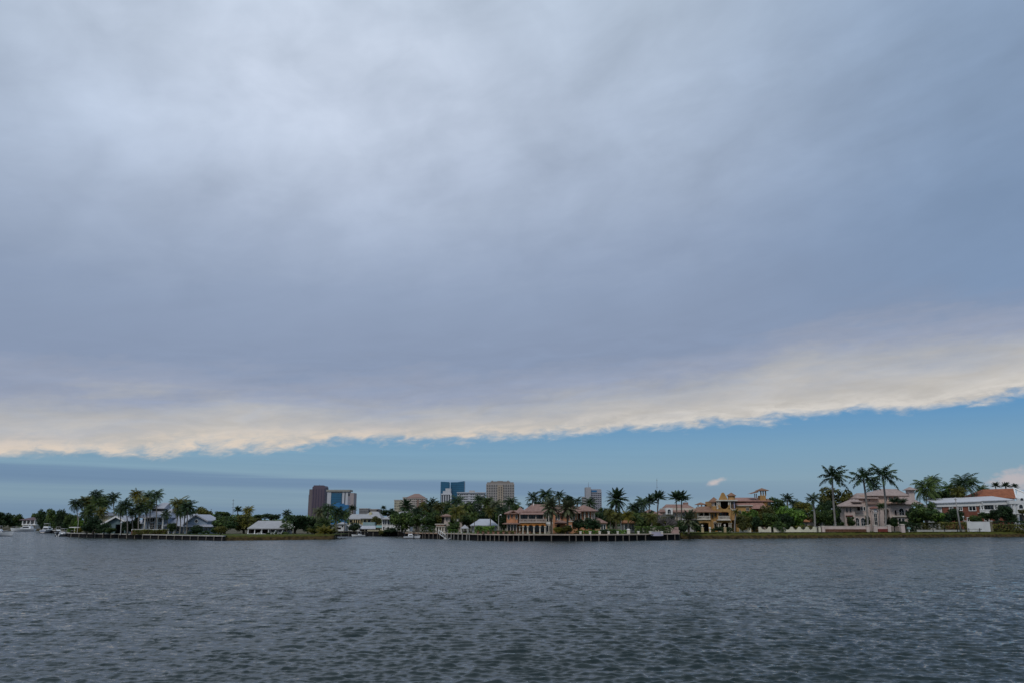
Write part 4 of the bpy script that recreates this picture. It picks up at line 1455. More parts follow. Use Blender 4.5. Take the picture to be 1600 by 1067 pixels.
Y = 250.0
h = Thing('gazebo', 'small white roofed gazebo between clumps of palms near the dock', 'gazebo', (G(726, Y, g), Y, g))
xa, xb = xs(719.6, 732.8, 822, Y)
h.part('roof', MB().hip(xa, xb, Y - 1.3, Y + 1.3, zz(824.6, Y), zz(819, Y), th=0.12), SHING)
h.part('fascia', MB().box(xa + 0.1, xb - 0.1, Y - 1.2, Y + 1.2, zz(825.6, Y), zz(825.2, Y)), TRIM)
for sx in (xa + 0.25, xb - 0.25):
    for sy in (Y - 1.1, Y + 1.1):
        h.part('post', MB().box(sx - 0.07, sx + 0.07, sy - 0.07, sy + 0.07, g - .1, zz(825.6, Y)), TRIM)
h.part('bench', MB().box(xa + 0.5, xb - 0.5, Y + 0.5, Y + 0.9, g + 0.38, g + 0.48), DARKW)

Y = 262.0
h = Thing('white_roofed_house', 'one storey grey house with broad white hipped roof beside the peach mansion', 'house', (G(755, Y, g), Y, g))
h.part('wall', MB().pbox(738, 819.4, 775, 832, Y, 10, g - .3), mat('pale grey stucco', (0.42, 0.43, 0.46), 0.85, 0.08, stain=0.2))
x0, x1 = xs(734.5, 778, 819, Y)
h.part('roof', MB().hip(x0, x1, Y - 1.4, Y + 12, zz(819.9, Y), zz(810, Y), ridge=(W(748, 811, Y)[0], W(766, 811, Y)[0])), mat('white roof', (0.42, 0.44, 0.48), 0.75, 0.06))
for q in ((741, 821.6, 746, 826.5), (752, 821.6, 757, 826.5), (765, 821.6, 770, 826.5)):
    h.window(*q, Y, TRIM, GLASS)
Y = 292.0
h = Thing('small_house', 'little terracotta roofed house behind the slim palm trunks', 'house', (G(752, Y, g), Y, g))
h.part('wall', MB().pbox(746, 805.5, 760, 830, Y, 7, g - .3), PGREY)
x0, x1 = xs(744, 762, 805, Y)
h.part('roof', MB().hip(x0, x1, Y - 1, Y + 8, zz(806, Y), zz(799.5, Y)), PTILE)
h.window(748, 808, 751, 812.5, Y, TRIM, GLASS)
h.window(755, 808, 758, 812.5, Y, TRIM, GLASS)

# ---- the peach mansion
Y = 240.0
g = 1.75
h = Thing('peach_mansion', 'large peach mansion with clay hipped roofs, arcade, balustraded balcony and columned rotunda', 'mansion', (G(860, Y, g), Y, g))
# pavilion
b = MB().pbox(791.5, 800.5, 809, 832, Y + 0.6, 9, g - .3)
b.prism([(W(797, 801, Y)[0], zz(801, Y)), (W(808, 801, Y)[0], zz(801, Y)), (W(802.5, 797, Y)[0], zz(797.6, Y))], Y + 0.3, Y + 4)
b.pbox(797.6, 801, 804.6, 816, Y + 0.3, 0.3)
h.part('pavilion_wall', b, PEACH)
b = MB()
x0, x1 = xs(787.5, 812, 800, Y)
b.hip(x0, x1, Y - 0.4, Y + 11, zz(801, Y), zz(796.3, Y), ridge=(W(797, 797, Y)[0], W(806, 797, Y)[0]))
b.gable_y(W(794.8, 800, Y)[0], W(809.5, 800, Y)[0], Y - 0.5, Y + 4, zz(800.6, Y), zz(796.4, Y), th=0.3)
h.part('pavilion_roof', b, PTILE)
b = MB()
x0, x1 = xs(785, 813, 816, Y)
b.hip(x0, x1, Y - 1.3, Y + 8, zz(817.2, Y), zz(814.2, Y), th=0.2)
h.part('ledge_roof', b, PTILE)
h.window(798.6, 803, 801.2, 808.5, Y + 0.3, PEACH, GLASS, arch=True, cols=1)
h.window(793.3, 804, 796, 810, Y + 0.6, STONE, GLASS, cols=1, rows=2)
h.window(805.9, 804, 808.4, 810, Y + 0.6, STONE, GLASS, cols=1, rows=2)
for q in ((794, 818.6, 797.2, 829), (798.6, 818.6, 801.6, 829), (803, 818.6, 806, 829)):
    h.window(*q, Y + 0.6, PGREY, GLASS, cols=1, name='glazed_door')
for px in (792.6, 797.9, 802.3, 807):
    h.column(px, 817.6, 830, Y - 0.3, PGREY, 0.15, 'column', g)
# centre block
b = MB().pbox(809, 803, 853, 832, Y + 3.0, 11, g - .3)
h.part('centre_wall', b, PEACH)
b = MB()
x0, x1 = xs(815, 868, 798, Y + 3)
b.hip(x0, x1, Y + 2, Y + 17, zz(798.4, Y + 2), zz(786.6, Y + 4), ridge=(W(833, 788, Y)[0], W(862, 788, Y)[0]))
x0, x1 = xs(804.5, 822, 799, Y + 3)
b.hip(x0, x1, Y + 2.5, Y + 16, zz(799.6, Y + 2), zz(790.6, Y + 4))
r = h.part('main_roof', b, PTILE)
h.part('chimney', MB().pbox(833, 785.6, 834.4, 789, Y + 8, 0.4), TRIM, r)
b = MB()
b.add([(W(812, 802.6, Y)[0], Y - 0.8, zz(802.8, Y)), (W(850, 802.6, Y)[0], Y - 0.8, zz(802.8, Y)), (W(849, 800, Y + 2.8)[0], Y + 2.8, zz(799.2, Y + 3)), (W(814, 800, Y + 2.8)[0], Y + 2.8, zz(799.2, Y + 3)),
       (W(812, 802.6, Y)[0], Y - 0.8, zz(803.4, Y)), (W(850, 802.6, Y)[0], Y - 0.8, zz(803.4, Y))], [(0, 1, 2, 3), (4, 5, 1, 0)])
h.part('balcony_roof', b, PTILE)
for q in ((813.5, 803.8, 818, 810), (819, 803.8, 824, 810), (826.3, 803.8, 831, 810), (832, 803.8, 836.3, 810), (838.5, 803.8, 842, 810), (843, 803.8, 847.5, 810)):
    h.window(*q, Y + 3.0, DARKW, GLASS, cols=1)
for px in (812.4, 825.2, 837.3, 849):
    h.part('balcony_pier', MB().pbox(px - 0.7, 803.2, px + 0.7, 811, Y - 0.2, 0.5), PGREY)
h.part('balcony_floor', MB().pbox(810.8, 815.0, 852.5, 816.2, Y - 0.6, 3.5), PGREY)
h.balustrade(811, 852.5, 810, 815.2, Y - 0.45, PGREY)
b = MB().pbox(811.5, 816.2, 852.5, 818.6, Y - 0.2, 0.6)
arcs = ((812.6, 816.8), (817.8, 823.8), (825.4, 833.4), (835.2, 843.0), (844.6, 850.8))
for pa, pb in arcs:
    xa, xb = xs(pa, pb, 820, Y)
    b.arch(xa, xb, zz(821.6, Y), zz(818.6, Y), Y - 0.2, Y + 0.4)
edges = [811.5] + [p for a in arcs for p in a] + [852.5]
for pa, pb in zip(edges[0::2], edges[1::2]):
    b.pbox(pa, 818.6, pb, 821.6, Y - 0.2, 0.6)
h.part('arcade', b, ORANGE)
for pa, pb in zip(edges[0::2], edges[1::2]):
    h.column((pa + pb) / 2, 821.6, 831.5, Y + 0.1, STONE, 0.22, 'column', g)
for pa, pb in arcs[1:]:
    h.window(pa + 0.8, 820.4, pb - 0.8, 830, Y + 3.0, DARKW, GLASS, cols=2, name='glazed_door')
# stair bay
h.part('stair_bay', MB().pbox(853, 799, 863.6, 832, Y + 1.0, 6, g - .3), STONE)
for q in ((854.2, 805, 856.6, 814), (858.0, 804, 862.6, 814)):
    h.window(*q, Y + 1.0, STONE, GLASS, arch=True, cols=1)
for q in ((854.2, 820.4, 856.8, 830), (858.4, 820.4, 862, 830)):
    h.window(*q, Y + 1.0, STONE, GLASS, cols=1, name='glazed_door')
h.part('string_course', MB().pbox(853, 815, 863.8, 818.6, Y + 0.85, 0.14), TRIM)
# right wing
b = MB().pbox(863.6, 799.5, 902, 832, Y + 1.6, 10, g - .3)
b.pbox(863.8, 800, 867.6, 832, Y + 0.6, 1.2, g - .3)
h.part('wing_wall', b, PEACH)
b = MB()
x0, x1 = xs(856, 908, 799, Y)
b.hip(x0, x1, Y + 0.2, Y + 14, zz(800, Y), zz(788.6, Y + 3), ridge=(W(866, 789, Y)[0], W(900, 789, Y)[0]))
h.part('wing_roof', b, PTILE)
for q in ((868.3, 803.4, 870.4, 811.5), (872, 803.4, 874.4, 811.5), (891, 803, 893.6, 811.5), (895.4, 803, 898, 811.5)):
    h.window(*q, Y + 1.6, TRIM, GLASS, cols=1)
h.window(876.5, 805.5, 879, 810.5, Y + 1.6, PEACH, REDW, arch=True, cols=1)
h.window(886.4, 804.5, 889, 811, Y + 1.6, PEACH, GLASS, arch=True, cols=1)
b = MB()
x0, x1 = xs(866.5, 887, 815, Y)
b.hip(x0, x1, Y - 1.4, Y + 4.2, zz(815.6, Y), zz(811.2, Y), th=0.2)
h.part('porch_roof', b, PTILE)
h.part('porch_beam', MB().pbox(867.4, 815.8, 886, 818.2, Y - 1, 0.4), REDW)
for px in (868.2, 885.4):
    h.column(px, 818.2, 831, Y - 0.8, PEACH, 0.28, 'porch_column', g)
h.window(869.8, 819.5, 874, 830, Y + 1.6, DARKW, DARK, cols=2, name='front_door')
h.window(889, 820, 892.5, 829, Y + 1.6, TRIM, GLASS, cols=2)
h.part('string_course', MB().pbox(888, 813, 898, 814.6, Y + 1.45, 0.14), STONE)
# rotunda
xr, _ = W(914.5, 806, Y)
rr = W(931.5, 806, Y)[0] - W(914.5, 806, Y)[0]
b = MB().cyl(xr, Y + 5, g - .3, zz(799, Y), rr * 0.86, n=20)
h.part('rotunda_wall', b, PEACH)
b = MB().cyl(xr, Y + 5, zz(813.6, Y), zz(811.6, Y), rr * 1.06, n=20)
h.part('rotunda_floor', b, STONE)
b = MB().lathe(xr, Y + 5, [(rr * 1.36, zz(798.6, Y)), (rr * 1.38, zz(797.4, Y)), (rr * 0.66, zz(791.6, Y)), (0.2, zz(788.0, Y))], 18)
h.part('rotunda_roof', b, PTILE)
for k in range(9):
    t = math.pi + math.pi * (k + 0.25) / 8.5
    cx_, cy_ = xr + rr * math.cos(t), Y + 5 + rr * math.sin(t)
    c_ = MB()
    z0_, z1_ = zz(811.6, Y), zz(798.8, Y)
    c_.cyl(cx_, cy_, z0_, z0_ + 0.25, 0.3, n=8).cyl(cx_, cy_, z0_ + 0.25, z1_ - 0.3, 0.2, 0.17, 8).cyl(cx_, cy_, z1_ - 0.3, z1_, 0.3, n=8)
    h.part('rotunda_column', c_, STONE)
for k in range(5):
    t = math.pi * 1.5 + (k - 2) * 0.5
    d_ = MB()
    for s in (-1, 1):
        pass
    r2 = rr * 0.87
    pa_, pb_ = t - 0.14, t + 0.14
    d_.obox((xr + r2 * math.cos(pa_), Y + 5 + r2 * math.sin(pa_)), (xr + r2 * math.cos(pb_), Y + 5 + r2 * math.sin(pb_)), 0.15, zz(811.4, Y), zz(802, Y))
    h.part('window', d_, GLASS)
b = MB()
x0, x1 = xs(928, 950, 815, Y)
b.hip(x0, x1, Y + 1.0, Y + 10, zz(815.6, Y), zz(807.2, Y + 2), ridge=(W(929, 808, Y)[0], W(936, 808, Y)[0]))
h.part('end_roof', b, PTILE)
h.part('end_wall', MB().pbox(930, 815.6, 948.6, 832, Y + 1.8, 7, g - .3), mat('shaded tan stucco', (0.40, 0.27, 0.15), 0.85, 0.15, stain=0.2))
h.window(939.2, 819, 942, 826.5, Y + 1.8, TRIM, GLASS, cols=1)
h.window(943, 819, 945.8, 826.5, Y + 1.8, TRIM, GLASS, cols=1)

# ---- garden pavilion beside it
Y = 246.0
h = Thing('garden_pavilion', 'small pavilion with orange tiled roof, white columns and glazed doors', 'pavilion', (G(981, Y, g), Y, g))
h.part('wall', MB().pbox(974, 815.6, 993, 832, Y + 1.2, 4, g - .3), PGREY)
x0, x1 = xs(972, 995, 815, Y)
h.part('roof', MB().hip(x0, x1, Y - 0.4, Y + 6, zz(815.8, Y), zz(811.4, Y), ridge=(W(977, 812, Y)[0], W(987, 812, Y)[0])), TTILE)
for px in (970.3, 975.2, 992):
    h.column(px, 813 if px < 972 else 816.2, 830, Y + 0.1, TRIM, 0.2, 'column', g)
for q in ((977, 818, 980.4, 829), (981.6, 818, 985.4, 829), (987, 818, 990.4, 829)):
    h.window(*q, Y + 1.2, TRIM, GLASS, cols=2, name='glazed_door')

# ---- terracotta roofed villa behind
Y = 292.0
h = Thing('tiled_villa', 'pale villa with broad pinkish tiled roofs behind the twin date palms', 'house', (G(1055, Y, g), Y, g))
b = MB().pbox(1008, 803, 1030, 831, Y + 2, 9, g - .3)
b.pbox(1040.5, 793, 1092, 831, Y + 1.5, 12, g - .3)
h.part('wall', b, mat('pale cream stucco', (0.55, 0.50, 0.42), 0.85, 0.1, stain=0.25))
b = MB()
x0, x1 = xs(1038, 1096, 794, Y)
b.hip(x0, x1, Y, Y + 15, zz(798.6, Y), zz(787, Y + 4), ridge=(W(1047, 788, Y)[0], W(1081, 788, Y)[0]))
x0, x1 = xs(1004, 1036, 802, Y)
b.hip(x0, x1, Y + 1, Y + 13, zz(803, Y), zz(794.4, Y + 3))
r = h.part('roof', b, PTILE)
h.part('chimney', MB().pbox(1068, 784.2, 1075.5, 790, Y + 8, 1.5), PTILE, r)
h.part('gable_wall', MB().pbox(1040.5, 792.6, 1051, 803, Y - 0.6, 2.0), WHITE)
h.window(1043, 795, 1048, 802, Y - 0.6, TRIM, GLASS, arch=True)
h.window(1055, 801, 1059, 806, Y + 1.5, TRIM, GLASS)
h.window(1066, 801, 1070, 806, Y + 1.5, TRIM, GLASS)
h.part('terrace_wall', MB().pbox(1064, 808.5, 1087, 820, Y - 4, 3, g - .3), mat('pale lilac stucco', (0.45, 0.43, 0.45), 0.85, 0.1, stain=0.3))
x0, x1 = xs(1088.5, 1104.5, 788, Y + 5)
h.part('turret_roof', MB().hip(x0, x1, Y + 5, Y + 8.5, zz(787.4, Y + 5), zz(784, Y + 5), th=0.12), BTILE)
for px in (1091, 1096.5, 1102):
    h.part('turret_post', MB().pbox(px - 0.7, 787.8, px + 0.7, 793, Y + 6, 0.4), STONE)
h.part('turret_wall', MB().pbox(1090, 791, 1103.2, 800, Y + 5.6, 2.4), STONE)

# ---- the ochre mansion
Y = 285.0
h = Thing('ochre_mansion', 'three storey ochre mansion with curved parapet, round loggia opening and roof turrets', 'mansion', (G(1140, Y, g), Y, g))
# lower wing
b = MB().pbox(1090, 799, 1112, 831, Y + 3.4, 8, g - .3)
b.pbox(1109.6, 798.6, 1122, 831, Y + 0.8, 10, g - .3)
b.pbox(1089.5, 811.2, 1110, 815.2, Y - 0.1, 0.6)
b.pbox(1089.5, 815.2, 1092.8, 831, Y - 0.1, 0.6, g - .2)
b.pbox(1107.6, 815.2, 1110.6, 831, Y - 0.1, 0.6, g - .2)
xa, xb = xs(1092.8, 1107.6, 818, Y)
b.arch(xa, xb, zz(817.6, Y), zz(815.2, Y), Y - 0.1, Y + 0.5, rise=0.5)
h.part('wing_wall', b, OCHRE)
b = MB()
x0, x1 = xs(1086, 1124, 797, Y)
b.hip(x0, x1, Y - 1, Y + 14, zz(798.8, Y), zz(790.2, Y + 3), ridge=(W(1101, 791, Y)[0], W(1124, 791, Y)[0]))
h.part('wing_roof', b, BTILE)
for px in (1090.3, 1099.6, 1108.8):
    h.column(px, 799.6, 810, Y + 0.2, STONE, 0.2, 'balcony_column')
h.balustrade(1089.6, 1110, 805.4, 810.6, Y - 0.3, STONE)
h.part('balcony_floor', MB().pbox(1089.4, 810.6, 1110.2, 811.4, Y - 0.6, 4), STONE)
h.window(1093.5, 800.6, 1098, 809.5, Y + 3.4, DARKW, DARK, name='glazed_door')
h.window(1101.5, 800.6, 1107, 809.5, Y + 3.4, DARKW, DARK, name='glazed_door')
h.window(1094, 819, 1106.5, 830, Y + 3.4, DARKW, DARK, cols=4, name='glazed_door')
h.window(1112, 803, 1114, 809, Y + 0.8, OCHRE, GLASS, cols=1)
# centre block, its walls standing back behind the loggias
b = MB().pbox(1114.6, 782, 1151, 831, Y + 3.2, 11, g - .3)
h.part('centre_wall', b, OCHRE)
b = MB()
b.pbox(1115, 790, 1120.2, 831, Y + 0.6, 3, g - .2)                       # bay to the left of the loggia
b.pbox(1120.2, 794.6, 1123.2, 812.2, Y - 0.2, 0.7)
b.pbox(1139.2, 794.6, 1142.6, 812.2, Y - 0.2, 0.7)
b.pbox(1120.2, 794.8, 1142.6, 798.4, Y - 0.22, 0.7)
xa, xb = xs(1123.2, 1139.2, 799, Y)
b.arch(xa, xb, zz(801.2, Y), zz(798.4, Y), Y - 0.2, Y + 0.5, rise=0.5)
# round opening: lower spandrels
x0c, x1c = xs(1125, 1138.4, 790, Y)
N = 12
xm, rw_ = (x0c + x1c) / 2, (x1c - x0c) / 2
zm = zz(788.4, Y)
zb_ = zz(794.8, Y)
for i in range(N):
    t0, t1 = math.pi + math.pi * i / N, math.pi + math.pi * (i + 1) / N
    p0 = (xm + rw_ * math.cos(t0), zm + (zm - zb_) * math.sin(t0))
    p1 = (xm + rw_ * math.cos(t1), zm + (zm - zb_) * math.sin(t1))
    b.prism([(p0[0], zb_ - 0.05), (p1[0], zb_ - 0.05), p1, p0], Y - 0.2, Y + 0.5)
b.pbox(1122.8, 788.4, 1125, 794.8, Y - 0.2, 0.7)
b.pbox(1138.4, 788.4, 1141, 794.8, Y - 0.2, 0.7)
# ground floor arch
b.pbox(1120.2, 812.2, 1142.6, 813.6, Y - 0.2, 0.7)
xa, xb = xs(1127, 1138.2, 815, Y)
b.arch(xa, xb, zz(818.6, Y), zz(813.6, Y), Y - 0.2, Y + 0.5)
b.pbox(1120.2, 813.6, 1127, 816.4, Y - 0.2, 0.7)
b.pbox(1138.2, 813.6, 1143.4, 816.4, Y - 0.2, 0.7)
h.part('loggia_wall', b, OCHRE)
b = MB().pbox(1119, 780.2, 1152.4, 782.0, Y - 0.5, 3.8)
h.part('cornice', b, STONE)
xl, xr_, xa = W(1123.8, 778, Y)[0], W(1137, 778, Y)[0], W(1129.6, 770, Y)[0]
zb_, zt_ = zz(780.2, Y), zz(768.8, Y)
poly = [(xl, zb_), (xr_, zb_)]
prof = [(1.0, 0.12), (0.82, 0.30), (0.62, 0.52), (0.40, 0.80), (0.22, 0.96), (0, 1.0)]
poly += [(xa + (xr_ - xa) * u, zb_ + (zt_ - zb_) * w) for u, w in prof] + [(xa + (xl - xa) * u, zb_ + (zt_ - zb_) * w) for u, w in prof[::-1][1:]]
h.part('parapet', MB().prism(poly, Y, Y + 0.7), OCHRE)
for px in (1120.6, 1122.8, 1125, 1138.6, 1141):
    h.column(px, 782, 794.6, Y + 0.1, STONE, 0.2, 'loggia_column')
b = MB()
x0, x1 = xs(1111.6, 1125, 782, Y)
b.hip(x0, x1, Y + 0.2, Y + 5, zz(782.8, Y), zz(775.6, Y + 2))
h.part('bay_roof', b, BTILE)
h.part('bay_upper_wall', MB().pbox(1115.2, 782.8, 1120.2, 790, Y + 1, 3), STONE)
h.window(1116.4, 784.4, 1119, 789.6, Y + 1.0, STONE, GLASS, cols=1)
h.window(1116.8, 800.4, 1118.8, 806.5, Y + 0.6, OCHRE, GLASS, cols=1)
h.part('lower_arch_trim', MB().arch(*xs(1115.4, 1120.4, 814, Y), zz(816.4, Y), zz(814.2, Y), Y + 0.3, Y + 0.58), STONE)
h.window(1115.8, 816.6, 1120, 827, Y + 0.6, STONE, DARK, cols=1, name='doorway')
h.window(1126, 783.2, 1137.6, 794, Y + 3.2, REDW, DARK, cols=3, name='glazed_door')
h.window(1124.4, 800.2, 1138, 810, Y + 3.2, REDW, GLASS, cols=3, name='glazed_door')
h.window(1128, 817, 1137.4, 830, Y + 3.2, REDW, DARK, cols=2, name='front_door')
h.balustrade(1122.4, 1140.4, 805.4, 811.0, Y - 0.75, STONE)
h.part('balcony_floor', MB().pbox(1120.6, 811.0, 1142, 812.4, Y - 1.1, 3.9), STONE)
for px in (1122.8, 1125.8, 1139.4, 1142.3):
    h.column(px, 816.4, 830.5, Y + 0.1, STONE, 0.22, 'column', g)
# round stair turret
xt, _ = W(1145, 780, Y)
rt = W(1150.6, 780, Y)[0] - xt
h.part('turret_wall', MB().cyl(xt, Y + 1.6, zz(812, Y), zz(773, Y), rt, n=14), mat('weathered ochre', (0.42, 0.24, 0.10), 0.85, 0.15, stain=0.4))
h.part('turret_roof', MB().lathe(xt, Y + 1.6, [(rt * 1.36, zz(774.2, Y)), (rt * 1.36, zz(773.4, Y)), (0.08, zz(768.6, Y))], 14), BTILE)
b = MB()
for k in range(5):
    t = math.pi * 1.5 + (k - 2) * 0.42
    r2 = rt * 1.0
    d_ = MB().obox((xt + r2 * math.cos(t - .16), Y + 1.6 + r2 * math.sin(t - .16)), (xt + r2 * math.cos(t + .16), Y + 1.6 + r2 * math.sin(t + .16)), 0.12, zz(793.5, Y), zz(781.6, Y), side=-1)
    h.part('turret_window', d_, GLASS if k != 3 else mat('lilac blind', (0.40, 0.38, 0.50), 0.8, 0.1))
h.part('turret_cornice', MB().cyl(xt, Y + 1.6, zz(796.6, Y), zz(794.6, Y), rt * 1.25, n=14), STONE)
# right wing
b = MB().pbox(1150, 781, 1200, 831, Y + 4.5, 9, g - .3)
b.pbox(1150, 790, 1178, 831, Y + 1.5, 3.2, g - .3)
h.part('right_wall', b, OCHRE)
b = MB()
x0, x1 = xs(1149, 1207, 780, Y + 3)
b.hip(x0, x1, Y + 3, Y + 16, zz(781.6, Y + 3), zz(776.2, Y + 6), ridge=(W(1150, 777, Y + 3)[0], W(1201, 777, Y + 3)[0]))
b.add([(W(1176, 793, Y)[0], Y + 0.5, zz(794, Y)), (W(1200, 793, Y)[0], Y + 0.5, zz(794, Y)), (W(1196, 782, Y)[0], Y + 4.4, zz(781.8, Y + 4)), (W(1168, 782, Y)[0], Y + 4.4, zz(782.6, Y + 4)),
       (W(1150, 788, Y)[0], Y + 0.9, zz(788.6, Y)), (W(1176, 788, Y)[0], Y + 0.9, zz(788.6, Y)), (W(1172, 784, Y)[0], Y + 4.4, zz(783.6, Y)), (W(1153, 784, Y)[0], Y + 4.4, zz(783.6, Y))],
      [(0, 1, 2, 3), (4, 5, 6, 7)])
h.part('right_roof', b, mat('rosy clay tiles', (0.35, 0.20, 0.165), 0.85, 0.2, 1.2, 0.15, stripes=((1, 0, 0), 0.42, 0.4)))
h.part('roof_ledge', MB().pbox(1151, 788.6, 1176.5, 789.8, Y + 0.9, 1.0), STONE)
h.window(1154, 797.5, 1157.5, 803, Y + 1.5, STONE, GLASS)
h.window(1166, 793, 1170, 797, Y + 1.5, STONE, GLASS)
h.window(1168, 782.2, 1175, 783.2, Y + 4.4, STONE, GLASS, cols=1)
b = MB().pbox(1188.4, 773.6, 1197.2, 795, Y + 3.6, 2.8)
for pa, pb in ((1188.4, 1189.9), (1192.1, 1193.4), (1195.7, 1197.2)):
    b.pbox(pa, 766, pb, 773.6, Y + 3.6, 0.5)
    b.pbox(pa, 766, pb, 773.6, Y + 5.8, 0.5)
b.pbox(1188.4, 765.2, 1197.2, 766.6, Y + 3.6, 2.8)
h.part('tower', b, OCHRE)
x0, x1 = xs(1184, 1199.6, 765, Y + 4)
h.part('tower_roof', MB().hip(x0, x1, Y + 2.6, Y + 7.6, zz(765.6, Y + 4), zz(761.6, Y + 4), th=0.15), BTILE)
b = MB()
b.add([(W(1175.8, 770, Y)[0], Y + 2.6, zz(770.6, Y + 3)), (W(1188.4, 767, Y)[0], Y + 2.6, zz(766.6, Y + 3)), (W(1188.4, 767, Y)[0], Y + 7, zz(766.6, Y + 3)), (W(1175.8, 770, Y)[0], Y + 7, zz(770.6, Y + 3)),
       (W(1175.8, 770, Y)[0], Y + 2.6, zz(771.3, Y + 3)), (W(1188.4, 767, Y)[0], Y + 2.6, zz(768.6, Y + 3))], [(0, 1, 2, 3), (4, 5, 1, 0)])
h.part('belvedere_roof', b, BTILE)
for px in (1179.6, 1182.2):
    h.part('belvedere_post', MB().pbox(px - 0.5, 770.6, px + 0.5, 779, Y + 4, 0.4), PGREY)
x0, x1 = xs(1196.5, 1207, 781, Y + 3)
h.part('end_roof', MB().hip(x0, x1, Y + 1.8, Y + 8, zz(782.4, Y + 3), zz(777.8, Y + 3)), BTILE)
h.part('end_wall', MB().pbox(1197.4, 782.4, 1204.5, 800, Y + 3, 5), OCHRE)
h.window(1200.5, 784, 1203, 788, Y + 3, STONE, GLASS, cols=1)

# ---- terracotta cottages behind the scalloped wall
for (pa, pb, py0, py1, lab) in ((1246, 1266, 806, 814, 'rust tiled cottage between dense trees and the thin palm trunk'),
                                (1270, 1288, 804, 812.5, 'rust tiled garage beside the tall royal palm'),
                                (1188, 1199.5, 813.6, 816.6, 'tiny tiled kiosk roof among the shrubs below the belvedere')):
    Y = 288.0
    h = Thing('cottage', lab, 'cottage', (G((pa + pb) / 2, Y, g), Y, g))
    x0, x1 = xs(pa, pb, py1, Y)
    h.part('roof', MB().hip(x0, x1, Y, Y + 6, zz(py1, Y), zz(py0, Y), th=0.2), TTILE)
    h.part('wall', MB().pbox(pa + 1.5, py1 + 0.5, pb - 1.5, 830, Y + 0.8, 4.4, g - .3), PGREY)
    pm = (pa + pb) / 2
    h.window(pm - 4, py1 + 2.5, pm - 1, py1 + 7.5, Y + 0.8, STONE, GLASS)
    if pb - pa > 15:
        h.window(pm + 2, py1 + 2.5, pm + 5, py1 + 7.5, Y + 0.8, STONE, GLASS)

# ---- the pale pink stone mansion
Y = 300.0
h = Thing('pink_stone_mansion', 'pale pink stone mansion with arched windows and terraced tiled roofs behind royal palms', 'mansion', (G(1378, Y, g), Y, g))
b = MB().pbox(1320.5, 789.6, 1337, 831, Y + 0.2, 4.5, g - .3)
h.part('bay_wall', b, PINKW)
b = MB()
x0, x1 = xs(1314, 1347, 789, Y)
b.hip(x0, x1, Y - 1.4, Y + 7, zz(790, Y), zz(779.4, Y + 2), ridge=(W(1333, 780, Y)[0], W(1346, 780, Y)[0]))
h.part('bay_roof', b, GTILE)
for q in ((1321.7, 792.8, 1324.3, 799.5), (1327.4, 792.8, 1330, 799.5)):
    h.window(*q, Y + 0.2, PINKW, GLASS, arch=True, cols=1)
h.window(1323.8, 808.5, 1331.6, 821, Y + 0.2, PINKW, REDW, arch=True, cols=3, name='doorway')
h.part('awning', MB().pbox(1322.6, 804.6, 1333, 806, Y - 0.6, 0.9), REDW)
b = MB().pbox(1335.5, 786, 1357, 831, Y + 1.4, 10, g - .3)
b.pbox(1335.8, 784, 1344, 800, Y + 0.6, 3)
h.part('second_bay', b, PINKW)
x0, x1 = xs(1330.6, 1347, 782, Y)
h.part('balcony_roof', MB().hip(x0, x1, Y - 0.8, Y + 6, zz(783, Y), zz(778.6, Y + 1)), GTILE)
h.window(1339, 787, 1343.4, 797, Y + 0.6, PINKW, DARK, cols=1)
for q in ((1345.2, 791.2, 1347.8, 797), (1349.2, 791.2, 1351.8, 797)):
    h.window(*q, Y + 1.4, TRIM, GLASS, arch=True, cols=1)
for q in ((1336.4, 808.4, 1342.4, 820.8), (1345.4, 808.4, 1351.8, 820.8)):
    h.window(*q, Y + 1.4, TRIM, GLASS, arch=True, cols=2, rows=2, name='arched_door')
h.part('string_course', MB().pbox(1335.8, 803.4, 1357, 804.6, Y + 1.22, 0.16), STONE)
# entrance
b = MB().pbox(1357, 786, 1379, 831, Y + 0.4, 10, g - .3)
h.part('entrance_wall', b, PINKW)
xa, xb, xm = W(1359.4, 793, Y)[0], W(1372.6, 793, Y)[0], W(1366, 791, Y)[0]
h.part('pediment', MB().prism([(xa, zz(793.6, Y)), (xb, zz(793.6, Y)), (xb, zz(792.4, Y)), (xm, zz(790.4, Y)), (xa, zz(792.4, Y))], Y - 0.2, Y + 0.38), mat('rose trim', (0.36, 0.18, 0.15), 0.8, 0.1))
h.window(1365.2, 795, 1371.8, 799.4, Y + 0.4, TRIM, mat('pale fanlight', (0.35, 0.37, 0.42), 0.4, 0.1), arch=True, cols=3)
h.window(1366, 801.4, 1370.6, 820, Y + 0.4, TRIM, GLASS, cols=2, rows=3, name='tall_door')
for px in (1363.2, 1374.4):
    h.column(px, 796, 829, Y - 0.1, PINKW, 0.3, 'column', g)
# recessed arch
b = MB().pbox(1379, 786, 1382, 831, Y + 0.8, 8, g - .3)
b.pbox(1390.4, 786, 1426, 831, Y + 0.8, 9, g - .3)
b.pbox(1382, 786, 1390.4, 789.6, Y + 0.8, 8)
xa, xb = xs(1382, 1390.4, 795, Y)
b.arch(xa, xb, zz(798.2, Y), zz(789.6, Y), Y + 0.8, Y + 2.2)
b.pbox(1382, 789.6, 1390.4, 831, Y + 4, 4, g - .3)
h.part('right_wall', b, PINKW)
h.window(1382.8, 796, 1389.6, 820, Y + 4.0, REDW, DARK, arch=True, cols=2, name='front_door')
for q in ((1397.8, 796.4, 1400.8, 804), (1414.9, 795.8, 1417.8, 803.6)):
    h.window(*q, Y + 0.8, PINKW, GLASS, arch=True, cols=1)
h.window(1404.8, 793.4, 1412.2, 804, Y + 0.8, TRIM, GLASS, arch=True, cols=2, rows=2)
h.part('window_ledge', MB().pbox(1395, 805.4, 1419.6, 807, Y + 0.2, 0.58), STONE)
